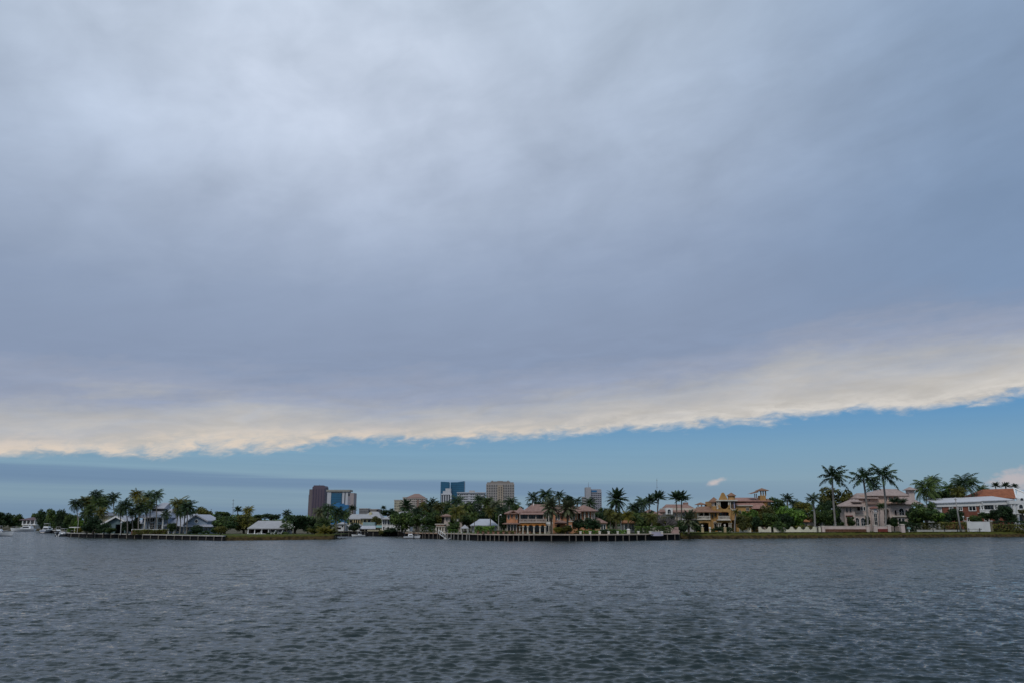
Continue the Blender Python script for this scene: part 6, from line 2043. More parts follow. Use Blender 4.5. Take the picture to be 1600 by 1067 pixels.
# ------------------------------------------------------------------ palms: kind, crown px, py, radius px, trunk base px, distance, tone, label
PALMS = [
    # the point with the sea wall
    ('coconut', 118, 787, 11, 121, 288, 'dark', 'outermost coconut palm of the point, its open crown leaning out over the boats'),
    ('coconut', 132, 784, 11.5, 134, 292, 'olive', 'olive tinged coconut palm just inside the outermost palm of the point'),
    ('coconut', 149, 773, 10, 147, 296, 'dark', 'tallest dark coconut crown at the top of the dense palm clump'),
    ('coconut', 152, 787, 13, 150, 284, 'green', 'broad shaggy coconut palm at the middle of the dense palm clump'),
    ('coconut', 141, 797, 11, 143, 280, 'green', 'low coconut palm with hanging leaves under the dense clump'),
    ('coconut', 163, 787, 11, 159, 290, 'dark', 'coconut palm on the inland side of the dense clump before the cream house'),
    ('coconut', 157, 800, 10, 155, 278, 'olive', 'lowest brownish coconut crown against the cream house wall'),
    ('coconut', 176, 777, 10, 177, 288, 'dark', 'lone coconut palm with sky all round its crown above the gabled pavilion'),
    ('coconut', 196, 791, 13, 199, 257, 'dark', 'dark drooping coconut palm with pale trunk before the gabled pavilion'),
    ('coconut', 213, 774, 12, 206, 272, 'yellow', 'tall yellowing coconut palm in the clump beside the blue grey house'),
    ('coconut', 221, 785, 12, 212, 266, 'olive', 'coconut palm below the yellowing one with leaning trunk'),
    ('coconut', 232, 775, 10, 226, 270, 'dark', 'dark coconut palm between the yellowing palm and the high slim one'),
    ('coconut', 244, 774, 10.5, 242, 262, 'dark', 'high slim coconut palm with its trunk crossing the house roof'),
    ('coconut', 227, 793, 9, 231, 262, 'green', 'short coconut palm hanging in front of the metal roof'),
    ('coconut', 207, 800, 9, 209, 260, 'green', 'low coconut palm with hanging leaves between pavilion and porch'),
    ('coconut', 278, 788, 14, 273, 258, 'olive', 'coconut palm standing highest of the three before the porch wing roof'),
    ('coconut', 293, 793, 13.5, 291.5, 254, 'dark', 'dark coconut palm directly before the gabled wing'),
    ('coconut', 281, 801, 9, 280.5, 257, 'green', 'thin trunked coconut palm squeezed between the two before the wing'),
    ('coconut', 259, 803, 8, 261, 264, 'dark', 'small dark palm head at the edge of the metal house roof'),
    ('coconut', 140, 783, 11, 139, 294, 'dark', 'dark coconut palm packed between the olive one and the tallest crown'),
    ('coconut', 160, 779, 10, 157, 300, 'green', 'coconut palm filling the top of the dense clump on its house side'),
    ('coconut', 134, 802, 10, 133, 286, 'dark', 'low dark coconut palm with hanging skirt under the olive tinged one'),
    ('coconut', 187, 797, 10, 189, 262, 'green', 'coconut palm partly veiling the gabled pavilion roof'),
    ('coconut', 218, 796, 10, 217, 258, 'dark', 'dark low coconut palm in front of the porch roof corner'),
    ('coconut', 236, 787, 9, 236, 264, 'green', 'coconut palm hanging before the cupola side of the roof'),
    ('coconut', 287, 786, 10, 286, 262, 'dark', 'dark palm crown wedged between the two before the wing roof'),
    ('stiff', 371, 797, 7, 371, 330, 'dark', 'small palm silhouette beside the thin radio mast'),
    ('coconut', 387, 798, 9, 386, 320, 'yellow', 'yellow green palm rising behind the wide dark trees of the point'),
    ('coconut', 448, 802, 7, 448, 330, 'dark', 'small lone palm on the skyline behind the ranch house trees'),
    ('coconut', 500, 801, 12, 499, 268, 'grey', 'grey green palm before the foot of the plum tower'),
    ('coconut', 513, 795, 12, 512, 264, 'dark', 'highest palm before the glass office tower on the end of the point'),
    ('coconut', 527, 801, 11, 526, 272, 'dark', 'dark palm with leaves over the bright blue glass'),
    ('coconut', 538, 803, 9, 537, 285, 'green', 'palm next to the white shed at the inlet'),
    ('stiff', 551, 795, 7, 551, 340, 'dark', 'small dark palm standing over the yellow house roof'),
    ('stiff', 599, 793.5, 4.5, 599, 420, 'dark', 'tiny palm head on the horizon beside the shaded grey block'),
    ('stiff', 612, 797.5, 4.5, 612, 420, 'dark', 'tiny palm top near the villa roof peak'),
    # inlet to the gazebo
    ('date', 634, 791, 12.5, 634, 312, 'dark', 'spiky date palm with round head before the condominium'),
    ('coconut', 651, 800, 10, 652, 292, 'dark', 'drooping palm beside the spiky date palm'),
    ('coconut', 675, 788, 11, 676, 296, 'dark', 'dark palm top below the white stepped tower'),
    ('coconut', 686, 793, 10, 686, 288, 'olive', 'olive palm between dark palm top and the stone house'),
    ('coconut', 697, 790, 10, 698, 300, 'green', 'palm directly over the stone house roof'),
    ('coconut', 714, 783, 11.5, 714, 298, 'dark', 'palm reaching up before the wide blue glass tower'),
    ('coconut', 713, 800, 13, 714, 262, 'olive', 'large olive coconut palm behind the gazebo, its head low and full'),
    ('coconut', 727, 793, 10, 727, 290, 'green', 'palm behind the gazebo on its inland side'),
    ('coconut', 738, 790, 10, 738, 294, 'dark', 'palm beneath the long white apartment block'),
    ('coconut', 749, 781, 11, 751, 288, 'dark', 'tall palm with slim leaning trunk crossing the little terracotta house'),
    ('coconut', 761, 785, 11, 761, 284, 'green', 'second slim trunked palm in front of the little terracotta house'),
    ('coconut', 765, 799, 10, 765, 258, 'olive', 'low hanging palm over the broad white hipped roof'),
    ('coconut', 740, 806, 8, 741, 256, 'green', 'short palm between gazebo and white hipped roof'),
    ('coconut', 775, 789, 11, 774, 280, 'grey', 'grey green palm below the beige tower'),
    ('coconut', 783, 796, 10, 783, 264, 'dark', 'palm hanging beside the pale lamp post'),
    ('coconut', 797, 785, 11, 797, 282, 'dark', 'palm below the inland edge of the beige tower'),
    ('coconut', 805, 793, 9, 805, 276, 'green', 'palm just behind the pavilion roof of the peach mansion'),
    # behind and before the peach mansion
    ('royal', 833, 778, 14, 833, 286, 'dark', 'first dark palm rising over the peach mansion ridge, leaves spread wide'),
    ('coconut', 853, 774, 13, 853, 284, 'dark', 'tallest palm behind the peach mansion'),
    ('royal', 873, 775, 12, 873, 288, 'dark', 'dark palm between the two grey date palms and behind the roof'),
    ('royal', 902, 784, 10.5, 903, 284, 'dark', 'bright edged palm behind the rotunda roof'),
    ('royal', 921, 786, 12, 921, 290, 'dark', 'dark palm crossing the foot of the grey tower'),
    ('date', 860, 793, 17, 861, 231, 'grey', 'big grey green date palm before the stair bay of the mansion'),
    ('date', 887, 794, 17, 886, 230.5, 'grey', 'big grey green date palm before the red beamed porch'),
    ('date', 963, 780, 18, 963.5, 262, 'dark', 'massive date palm standing alone with thick trunk beside the mansion'),
    ('coconut', 991, 794, 12, 991, 272, 'dark', 'dark palm with hanging leaves beside the tall curved one'),
    ('coconut', 1003, 786, 12, 1002, 276, 'dark', 'taller palm with full hanging crown near the date palm pair'),
    ('stiff', 1016, 783, 11, 1014.5, 272, 'dark', 'outer dark date palm of the pair under the tall radio mast'),
    ('stiff', 1029, 778, 12, 1027, 268, 'dark', 'inner date palm under the tall radio mast, its trunk bare'),
    ('stiff', 1056, 778, 12.5, 1057, 262, 'dark', 'date palm with flat fan head before the villa roof, the more leaning of two'),
    ('stiff', 1065, 779, 12.5, 1064, 263, 'dark', 'date palm twin standing nearer the ochre mansion'),
    ('coconut', 953, 805, 10.5, 953, 248, 'olive', 'low yellowish palm between the mansion end wing and garden pavilion'),
    ('coconut', 964, 809, 9, 964, 244, 'olive', 'short drooping palm before the garden pavilion columns'),
    ('coconut', 981, 805, 10, 982, 242, 'yellow', 'yellow green palm over the garden pavilion roof'),
    ('coconut', 995, 812, 9.5, 993, 243, 'green', 'short slim palm next to the garden pavilion windows'),
    ('coconut', 1018, 809, 10, 1017, 246, 'olive', 'olive young palm behind the clipped hedge'),
    ('date', 1077, 812, 16, 1076, 250, 'grey', 'low wide date palm with pale arching leaves before the ochre mansion wing'),
    ('royal', 1150, 800, 7.5, 1148, 270, 'yellow', 'small yellow crowned palm on a tall grey trunk before the ochre mansion'),
    # right of the ochre mansion
    ('royal', 1230, 780, 13, 1231, 300, 'dark', 'upright dark palm above the dense trees beyond the belvedere'),
    ('coconut', 1241, 787, 9, 1241, 302, 'dark', 'lower palm beside the upright dark palm over the trees'),
    ('royal', 1270, 780, 13, 1273, 274, 'dark', 'thin leaning royal palm with pale trunk at the gate pillars'),
    ('royal', 1300, 745, 24, 1306, 279, 'dark', 'tall royal palm standing alone with rusty crownshaft and pale trunk'),
    ('royal', 1349, 748, 24, 1356, 280, 'dark', 'tall royal palm on the gate side of the pair before the pink mansion'),
    ('royal', 1379, 744, 25, 1383, 279, 'dark', 'tallest royal palm with thick pale trunk before the recessed arch'),
    ('royal', 1365, 762, 14, 1366, 322, 'dark', 'dark palm half hidden behind the two tall royal palms'),
    ('coconut', 1376, 790, 6, 1376, 292, 'green', 'small terrace palm between the royal palm trunks'),
    ('areca', 1398, 784, 8, 1398, 298, 'dark', 'potted terrace palm on the pink mansion roof terrace'),
    ('areca', 1411, 786, 7, 1411, 298, 'dark', 'smaller potted palm at the end of the roof terrace'),
    ('coconut', 1447, 764, 21, 1449, 316, 'green', 'wide coconut palm with fine leaves behind the round dark tree'),
    ('coconut', 1456, 752, 12, 1458, 322, 'dark', 'coconut crown peeking above the wide coconut palm'),
    ('coconut', 1483, 764, 14, 1482, 332, 'bright', 'bright green coconut palm in front of the distant white building'),
    ('coconut', 1506, 757, 20, 1504, 324, 'dark', 'tall full coconut palm highest above the brick house roof'),
    ('coconut', 1497, 770, 12, 1497, 320, 'olive', 'low olive coconut crown touching the brick house roof'),
    ('coconut', 1534, 765, 9, 1534, 340, 'green', 'short palm against the orange roof edge'),
    ('stiff', 1556, 759, 7, 1556, 350, 'dark', 'first small palm top behind the orange roof ridge'),
    ('stiff', 1571, 759, 7, 1571, 350, 'dark', 'middle small palm top behind the orange roof ridge'),
    ('stiff', 1585, 760, 6, 1585, 350, 'dark', 'last small palm top behind the orange roof ridge'),
]
LM.setdefault('bright', LM['bright'])
for (kind, px, py, r, bpx, Y, tone, lab) in PALMS:
    grp = 'coconut palms along the shore' if kind == 'coconut' else 'royal palms along the shore' if kind == 'royal' else 'date palms along the shore' if kind in ('date', 'stiff') else 'terrace palms'
    kw = {}
    if kind == 'areca':
        kw['z0'] = W(px, 786, Y)[1]
    t = palm(kind, px, py, r, bpx, Y, tone, lab, grp, **kw)
    if 'rusty' in lab:
        for c in t.e.children:
            if c.name.startswith('crownshaft'):
                c.data.materials[0] = SHAFTR

# areca style clumps at ground level
for (px, r, Y, tone, lab) in ((489, 9, 254, 'olive', 'wispy areca clump on the grassy end of the point'), (506, 12, 251, 'yellow', 'wide yellow green areca clump nearest the tip of the point'),
                              (519, 8, 252, 'olive', 'last low areca clump at the very tip of the point'), (112, 7, 289, 'bright', 'bright green clump behind the white boat lift'),
                              (124, 7, 284, 'yellow', 'yellow green clump at the outer end of the sea wall'), (878, 9, 232, 'yellow', 'yellow leaved clump before the mansion porch'),
                              (1115, 5, 283, 'green', 'small clump between the stone urn pillars')):
    palm('areca', px, 800, r, px, Y, tone, lab, 'areca clumps')

# ------------------------------------------------------------------ broadleaf trees: px, top, bottom, half width, distance, tone, label
TREES = [
    (4, 799, 824, 13, 500, 'night', 'dark round tree at the far end of the canal beyond the edge boat'),
    (24, 801, 825, 9, 510, 'bush', 'tree beside the distant purplish roofed house'),
    (57, 800, 826, 8, 520, 'bush', 'small tree over the distant house roof'),
    (68, 794, 828, 10, 430, 'night', 'high dark tree standing over the moored motor yacht'),
    (84, 795, 830, 11, 400, 'bush', 'mid green tree behind the moored motor yacht'),
    (98, 792, 832, 9, 380, 'night', 'dark tall tree behind the boat lift'),
    (110, 802, 834, 10, 320, 'bush', 'full green tree between canal boats and outermost palm'),
    (137, 812, 833, 9, 276, 'night', 'dark shrub mass beneath the dense palm clump'),
    (318, 792, 822, 15, 310, 'olive', 'olive tree behind the gable of the blue grey house'),
    (333, 800, 826, 11, 300, 'night', 'dark tree between the gabled house and the wide spreading tree'),
    (347, 798, 812, 12, 330, 'bush', 'green tree top behind the wide spreading tree'),
    (352, 804, 832, 19, 262, 'bush', 'wide spreading tree with dark underside at the end of the sea wall'),
    (382, 803, 832, 17, 268, 'olive', 'wide olive tree next to the ranch house porch'),
    (397, 808, 816, 10, 330, 'olive', 'olive tree top behind the ranch house roof'),
    (461, 804, 832, 18, 268, 'night', 'dark tree overhanging the end of the ranch house roof'),
    (447, 812, 831, 9, 263, 'bush', 'rounded tree with pale blossoms in front of the ranch house end'),
    (482, 806, 833, 12, 270, 'night', 'dark tree beside the grey green palms'),
    (424, 801, 812, 13, 420, 'night', 'low dark tree on the horizon behind the ranch house'),
    (405, 803, 812, 9, 430, 'bush', 'small green tree on the horizon between two palms'),
    (554, 815, 831, 9, 303, 'night', 'small dark green tree in front of the white cottage'),
    (588, 806, 820, 8, 314, 'olive', 'olive tree between yellow house and white villa'),
    (607, 795, 807, 13, 380, 'night', 'dark trees crest behind the white villa roof'),
    (629, 798, 835, 19, 290, 'bush', 'big dense tree in front of the white villa'),
    (610, 823, 834, 11, 296, 'night', 'dark shrub at the foot of the white villa'),
    (663, 784, 806, 10, 300, 'olive', 'yellow green leafy tree below the condominium'),
    (681, 783, 808, 12, 300, 'bush', 'leafy tree below the slim white tower'),
    (704, 788, 812, 11, 286, 'night', 'dark tree behind the stone house'),
    (742, 790, 816, 14, 296, 'night', 'dark tree mass behind gazebo and palms'),
    (775, 794, 822, 12, 278, 'night', 'dark tree mass behind the broad white roof'),
    (798, 793, 808, 12, 292, 'bush', 'tree mass behind the peach pavilion roof'),
    (786, 806, 830, 8, 250, 'night', 'dark trees beside the peach pavilion'),
    (708, 814, 832, 10, 254, 'bush', 'leafy green bush between stone house and gazebo'),
    (888, 774, 796, 10, 296, 'night', 'round dark tree top behind the mansion roof'),
    (848, 782, 794, 22, 300, 'night', 'dark tree crest just above the mansion ridge'),
    (915, 790, 800, 14, 300, 'bush', 'tree crest behind the rotunda'),
    (942, 792, 815, 13, 276, 'bush', 'green tree behind the mansion end roof'),
    (958, 794, 822, 14, 270, 'olive', 'olive tree under the massive date palm'),
    (985, 800, 818, 13, 268, 'bush', 'green tree behind the garden pavilion'),
    (1008, 800, 826, 14, 262, 'olive', 'olive tree between the garden pavilion and bare grey tree'),
    (904, 809, 828, 10, 232, 'night', 'dark clipped tree before the wing, smaller one of the two'),
    (925, 808.5, 829, 13, 232, 'night', 'dark rounded tree before the rotunda, larger one of the two'),
    (1163, 801, 829, 12, 272, 'olive', 'yellow green tree beside the ochre mansion'),
    (1178, 806, 831, 12, 273, 'night', 'dark tree between yellow green tree and tiny kiosk roof'),
    (1198, 788, 824, 14, 280, 'olive', 'olive tree before the belvedere tower'),
    (1213, 778, 826, 16, 290, 'bush', 'tall green tree just past the belvedere tower'),
    (1234, 787, 830, 19, 280, 'bright', 'wide bright green tree in the middle of the dense grove'),
    (1254, 783, 812, 14, 296, 'olive', 'olive tree behind the rust tiled cottage'),
    (1216, 812, 832, 13, 272, 'bush', 'low bushy tree behind the scalloped wall'),
    (1308, 762, 816, 25, 314, 'olive', 'great olive crowned tree behind the tall lone royal palm'),
    (1290, 779, 812, 12, 296, 'night', 'dark tree under the great olive crowned tree'),
    (1296, 795, 824, 13, 282, 'bush', 'dense shrub like tree beside the lone royal palm trunk'),
    (1446, 783, 818, 20, 288, 'bush', 'round dark green tree before the end of the pink mansion'),
    (1493, 794, 817, 13, 297, 'night', 'dark shrub tree before the brick wall, crossed by the leaning pole'),
    (1470, 803, 820, 8, 297, 'night', 'dark bush beside the white end of the brick house'),
    (1570, 789, 816, 10, 297, 'night', 'tall dark shrub before the balcony of the brick house'),
    (1543, 799, 812, 12, 299, 'bush', 'spreading shrub below the brick house balcony'),
    (1579, 800, 817, 9, 298, 'bush', 'green shrub beside the portico columns'),
    (1538, 766, 781, 13, 330, 'night', 'dark tree behind the brick house roof'),
    (1467, 766, 786, 16, 328, 'night', 'dark tree between the coconut palms behind the round tree'),
    (1492, 768, 783, 14, 336, 'bush', 'green tree behind the brick house roof under the bright coconut palm'),
    (1597, 795, 803, 6, 300, 'olive', 'olive shrub at the portico end of the brick house'),
    (1338, 772, 786, 10, 330, 'night', 'dark tree behind the pink mansion balcony roof'),
    (1010, 808, 828, 9, 255, 'bush', 'small leafy tree behind the clipped hedge'),
    (672, 796, 826, 15, 284, 'bush', 'broad leafy tree behind the high dark hedge of the boat dock'),
    (706, 797, 828, 14, 276, 'bush', 'broad leafy tree between the stone house and the gazebo palms'),
    (733, 800, 824, 12, 276, 'olive', 'broad olive tree between gazebo and white hipped roof'),
    (788, 796, 826, 13, 268, 'bush', 'broad leafy tree crowding the peach pavilion from behind'),
    (810, 790, 804, 10, 300, 'night', 'dark tree top rising behind the pavilion roof'),
    (935, 800, 828, 13, 262, 'bush', 'leafy tree pressing on the mansion end roof'),
    (972, 802, 818, 11, 266, 'bright', 'bright leafy tree between the massive palm and garden pavilion'),
    (1000, 800, 828, 13, 262, 'bush', 'leafy tree standing under the taller hanging palm'),
    (1030, 806, 828, 11, 260, 'olive', 'olive leafy tree in front of the bare grey tree'),
    (1062, 812, 830, 10, 262, 'bush', 'leafy tree behind the low wide date palm'),
    (1170, 793, 828, 14, 277, 'bright', 'bright green tree against the lower rosy roof'),
    (1205, 800, 830, 14, 274, 'bush', 'leafy tree in front of the belvedere grove'),
    (1277, 788, 822, 12, 288, 'bush', 'leafy tree between rust tiled garage and lone royal palm'),
    (1430, 800, 822, 10, 292, 'bush', 'leafy tree at the corner of the pink mansion'),
    (1462, 795, 818, 10, 294, 'bright', 'bright leafy tree between the round tree and brick house end'),
    (60, 806, 830, 9, 500, 'bush', 'rounded tree just behind the long white cruiser stern'),
    (118, 806, 834, 9, 292, 'bush', 'leafy tree behind the boat lift posts'),
    (300, 796, 820, 12, 320, 'night', 'dark tree peeking over the wing roof behind the dark palm'),
    (1300, 786, 824, 13, 300, 'night', 'dark tree covering the end wall of the pink mansion'),
    (946, 800, 826, 12, 258, 'night', 'dark tree standing directly over the mansion end wing'),
    (1012, 796, 818, 13, 284, 'night', 'dark tree in the gap behind the date palm pair'),
    (1046, 806, 824, 9, 268, 'night', 'dark tree behind the bare grey twigs'),
    (1085, 812, 828, 6, 276, 'bush', 'small tree between villa terrace and ochre wing'),
    (1180, 790, 812, 10, 292, 'olive', 'olive tree top below the belvedere roof post'),
    (1424, 793, 812, 8, 296, 'night', 'dark tree by the chimney end of the pink mansion'),
    (655, 790, 806, 9, 306, 'night', 'dark tree top beside the condominium balconies'),
    (720, 789, 806, 13, 304, 'night', 'dark tree crest under the long white apartment block'),
    (762, 792, 806, 12, 300, 'bush', 'tree crest behind the little terracotta house'),
    (147, 804, 832, 12, 272, 'night', 'dark tree mass directly below the dense palm clump'),
    (211, 808, 830, 8, 262, 'bush', 'leafy tree between pavilion and blue grey porch'),
    (163, 814, 834, 9, 266, 'night', 'dark bushy tree covering the pavilion eave on the clump side'),
    (269, 816, 832, 7, 258, 'bush', 'low bushy tree before the porch wing'),
    (1330, 806, 824, 6, 292, 'bush', 'bushy tree beside the red bay doorway'),
    (1475, 800, 822, 11, 295, 'night', 'dark bushy tree before the tall window of the brick house'),
    (1525, 803, 820, 8, 297, 'bush', 'bushy tree against the brick wall above the white gate'),
    (1556, 795, 816, 9, 296, 'night', 'dark bushy tree under the balcony rail'),
    (128, 805, 832, 11, 290, 'bright', 'bright green tree filling the gap behind the thin pale lamp post'),
    (170, 800, 816, 10, 300, 'night', 'dark tree behind the cream house and lone palm'),
    (200, 812, 832, 9, 262, 'night', 'dark shrubby tree beside the arched opening of the gabled pavilion'),
    (171, 823.5, 834, 9, 262, 'bush', 'low tree before the teal pavilion wall'),
    (505, 808, 834, 13, 262, 'bush', 'leafy tree among the grey green palms at the end of the point'),
    (650, 803, 824, 10, 286, 'bush', 'leafy tree beneath the drooping palm by the fishing boat'),
    (690, 800, 818, 11, 284, 'olive', 'olive leafy tree over the stone house roof edge'),
    (727, 803, 822, 11, 270, 'bush', 'leafy tree right behind the gazebo roof'),
    (757, 797, 812, 12, 274, 'night', 'dark leafy tree over the white hipped roof ridge'),
    (1186, 803, 826, 12, 284, 'bush', 'green tree rising over the tiny kiosk roof'),
    (1226, 800, 830, 13, 276, 'night', 'dark tree pressed against the wide bright green tree'),
    (1248, 793, 820, 12, 284, 'bush', 'green tree above the rust tiled cottage front'),
    (1262, 800, 816, 9, 294, 'olive', 'olive tree behind the thin leaning royal palm'),
    (1160, 785, 802, 7, 300, 'bush', 'green tree against the ochre mansion wall beside the yellow palm crown'),
]
for (px, a, b_, hw, Y, tone, lab) in TREES:
    tree(px, a, b_, hw, Y, tone, lab, 'leafy trees along the shore')

# shrubs standing on the ground
for (px, a, b_, hw, Y, tone, lab) in ((345, 820, 834, 9, 240, 'olive', 'rounded olive shrub at the end of the sea wall'), (336, 824, 834, 6, 252, 'bush', 'small green shrub next to the gabled wing corner'),
                                      (308, 819, 834, 9, 250, 'night', 'dark shrub before the gabled wing wall'), (886, 820, 831, 8, 229, 'olive', 'yellow green shrub before the peach mansion porch'),
                                      (871, 822, 831.5, 6, 229.5, 'yellow', 'small yellow shrub at the mansion porch steps'), (1160, 815, 831, 6, 268, 'olive', 'shrub at the start of the scalloped wall'),
                                      (1123, 821, 830, 7, 280, 'night', 'dark low shrub before the ochre mansion arches'), (1092, 820, 831, 6, 276, 'night', 'dark shrub at the stone urn pillar'),
                                      (1313, 814, 824, 6, 290, 'bush', 'low shrub beside the pink bay doorway'), (1412, 813, 826, 7, 290, 'night', 'dark planting at the gate of the pink mansion'),
                                      (1387, 806, 822, 5, 294, 'night', 'climbing shrub in the recessed arch'), (1397, 809, 824, 7, 292, 'bush', 'shrub before the shaded porch of the pink mansion'),
                                      (598, 827, 837, 7, 297, 'olive', 'shrub hanging over the inlet wall by the villa stairs'), (1068, 820, 832, 7, 246, 'night', 'dark shrub at the foot of the low date palm'),
                                      (1356, 805, 822, 4, 292, 'bush', 'slim shrub beside the tall entrance door')):
    tree(px, a, b_, hw, Y, tone, lab, 'garden shrubs', name='shrub', cat='shrub', trunk=True)

HEDGES = [
    (206, 258, 827.5, 832.5, 254, 3, 'olive', 'low reddish brown hedge before the blue grey house porch'),
    (140, 170, 829, 833, 276, 2, 'bush', 'low green hedge before the cream house'),
    (292, 326, 830, 833, 255, 1.6, 'night', 'low dark hedge before the gabled wing'),
    (416, 430, 831.5, 834.5, 256, 1.5, 'night', 'low hedge before the ranch house wall'),
    (434, 450, 832, 835.5, 253, 1.5, 'bush', 'clipped hedge on the lawn by the garden chairs'),
    (657, 680, 821, 833, 262, 2.5, 'bush', 'high dark hedge above the orange brown boat dock'),
    (700, 716, 827, 832, 247, 1.5, 'bright', 'bright leafy hedge next to the gazebo'),
    (742, 772, 822, 832, 244, 3, 'bright', 'tall clipped hedge before the white hipped roof house'),
    (785, 806, 829, 832.5, 231, 1.2, 'olive', 'low planting before the mansion pavilion'),
    (752, 786, 829.5, 832.4, 231.5, 1.2, 'bush', 'low clipped hedge behind the row of planters'),
    (897, 911, 828, 832.5, 230, 1.2, 'olive', 'garden hedge section between first and second white wall piers'),
    (908, 935, 828.4, 832.5, 229.4, 1.2, 'bright', 'bright hedge section before the dark rounded trees'),
    (938, 951, 827.4, 832.6, 230.5, 1.2, 'night', 'dark hedge section before the end wing windows'),
    (952, 966, 826.6, 832.6, 232, 1.4, 'bush', 'hedge section below the massive date palm'),
    (966, 982, 827.6, 832.6, 234, 1.2, 'bright', 'hedge section before the garden pavilion'),
    (992, 1030, 822, 832, 240, 2, 'bush', 'long clipped hedge beyond the garden pavilion'),
    (1030, 1057, 821.4, 831.6, 244, 2, 'bush', 'clipped hedge ending at the stepped pink rocks'),
    (1128, 1146, 824.5, 830, 272, 1.5, 'night', 'low dark hedge before the ochre arches'),
    (1198, 1275, 821, 829, 275, 2, 'olive', 'loose planting growing behind the scalloped wall'),
    (1410, 1440, 817, 826, 286, 2, 'night', 'dark hedge beside the round gate pillar'),
    (1440, 1466, 816.5, 826, 286, 2, 'olive', 'brownish hedge wall behind the low white stone'),
    (1466, 1511, 815.6, 826, 287.5, 2, 'olive', 'long olive hedge below the brick house, crossed by the leaning pole'),
    (1548, 1612, 813.6, 819, 292, 2, 'night', 'high dark hedge row before the portico'),
    (1548, 1612, 819, 826, 290, 1.5, 'olive', 'lower olive hedge along the road before the portico'),
]
for (a, b_, c_, d_, Y, dep, tone, lab) in HEDGES:
    hedge(a, b_, c_, d_, Y, dep, tone, lab, 'hedges along the gardens')

# far wooded skyline that reads as one mass
def treeline(name, px0, px1, top, Y, tone, seed):
    rng = np.random.default_rng(seed)
    x0, x1 = G(px0, Y), G(px1, Y)
    n = int((x1 - x0) * 26)
    c = np.zeros((n, 3))
    c[:, 0] = rng.uniform(x0, x1, n)
    c[:, 1] = Y + rng.uniform(0, 18, n)
    zt = zz(top, Y)
    hgt = zt * (0.80 + 0.12 * np.sin(c[:, 0] * 0.09 + seed) + 0.10 * np.sin(c[:, 0] * 0.23) + 0.06 * np.sin(c[:, 0] * 0.61))
    c[:, 2] = 1.3 + (hgt - 1.3) * rng.random(n) ** 0.6
    a = rng.normal(size=(n, 3))
    nr = rng.normal(0, 0.6, (n, 3)) + np.array([0, -0.6, 0.5])
    nr /= np.linalg.norm(nr, axis=1)[:, None]
    u = np.cross(nr, a)
    u /= np.linalg.norm(u, axis=1)[:, None]
    v = np.cross(nr, u)
    s = 0.85 * (0.6 + 0.8 * rng.random(n))[:, None]
    o = link(name, quads_mesh(name, np.stack([c - u * s, c - v * s * 0.6, c + u * s, c + v * s * 0.6], 1), LM[tone]), None)
    o['kind'] = 'stuff'


treeline('distant_woods', -60, 110, 802, 560, 'bush', 3)
treeline('distant_woods', 300, 640, 801, 480, 'bush', 5)
treeline('distant_woods', 640, 1340, 798, 420, 'night', 8)
treeline('distant_woods', 1330, 1720, 788, 420, 'night', 9)

# bare grey tree beside the clipped hedge
Y = 258.0
x, _ = W(1041, 826, Y)
t = Thing('bare_tree', 'leafless grey tree with fine twigs behind the clipped hedge', 'tree', (x, Y, 1.75))
rng = random.Random(77)
b = MB().tube([(0, 0, -0.2), (0.1, 0, 1.0), (0, 0.1, 1.8)], [0.22, 0.18, 0.14], 7)
t.part('trunk', b, mat('grey bark', (0.2, 0.17, 0.165), 0.9, 0.2), local=True)


def twig(mb, p, d, ln, r, lvl):
    q = (p[0] + d[0] * ln, p[1] + d[1] * ln, p[2] + d[2] * ln)
    mb.tube([p, q], [r, r * 0.6], 4)
    if lvl:
        for _ in range(4):
            e = [d[i] + rng.uniform(-0.75, 0.75) for i in range(3)]
            e[2] += 0.12
            n = math.sqrt(sum(v * v for v in e)) or 1
            f = rng.uniform(0.45, 1.0)
            twig(mb, tuple(p[i] + (q[i] - p[i]) * f for i in range(3)), [v / n for v in e], ln * 0.68, r * 0.62, lvl - 1)


b = MB()
for k in range(9):
    a = k * 0.7
    twig(b, (0, 0, 1.2 + 0.07 * k), [math.cos(a) * 0.75, math.sin(a) * 0.4, 0.62], 2.1, 0.10, 3)
t.part('branches', b, mat('grey twig bark', (0.17, 0.15, 0.15), 0.9, 0.2), local=True)

# pale blossoms on the tree by the ranch house
Y = 259.0
x, z = W(448, 819, Y)
t = Thing('frangipani', 'low shrub covered in white blossoms before the dark ranch house trees', 'flowering shrub', (x, Y, 1.35))
rg = np.random.default_rng(4)
q = leaf_cloud(rg, [(0, 0, 2.7, 2.0, 1.2, 0.9), (1.3, 0, 2.2, 1.2, 1.0, 0.7)], 170, 0.16, 0.7)
o = link('blossom', quads_mesh('blossom', q, mat('white petals', (0.75, 0.72, 0.66), 0.7, 0.05)), None, t.e)
q = leaf_cloud(rg, [(0, 0, 2.5, 2.0, 1.2, 1.0), (1.3, 0, 2.1, 1.3, 1.0, 0.8)], 260, 0.22, 0.3)
o = link('crown', quads_mesh('crown', q, LM['bush']), None, t.e)
t.part('trunk', MB().tube([(0, 0, -0.2), (0.1, 0, 1.0), (-0.3, 0, 2.0)], [0.14, 0.12, 0.08], 6).tube([(0.1, 0, 1.0), (0.9, 0.1, 2.0)], [0.1, 0.06], 6), TRUNK, local=True)

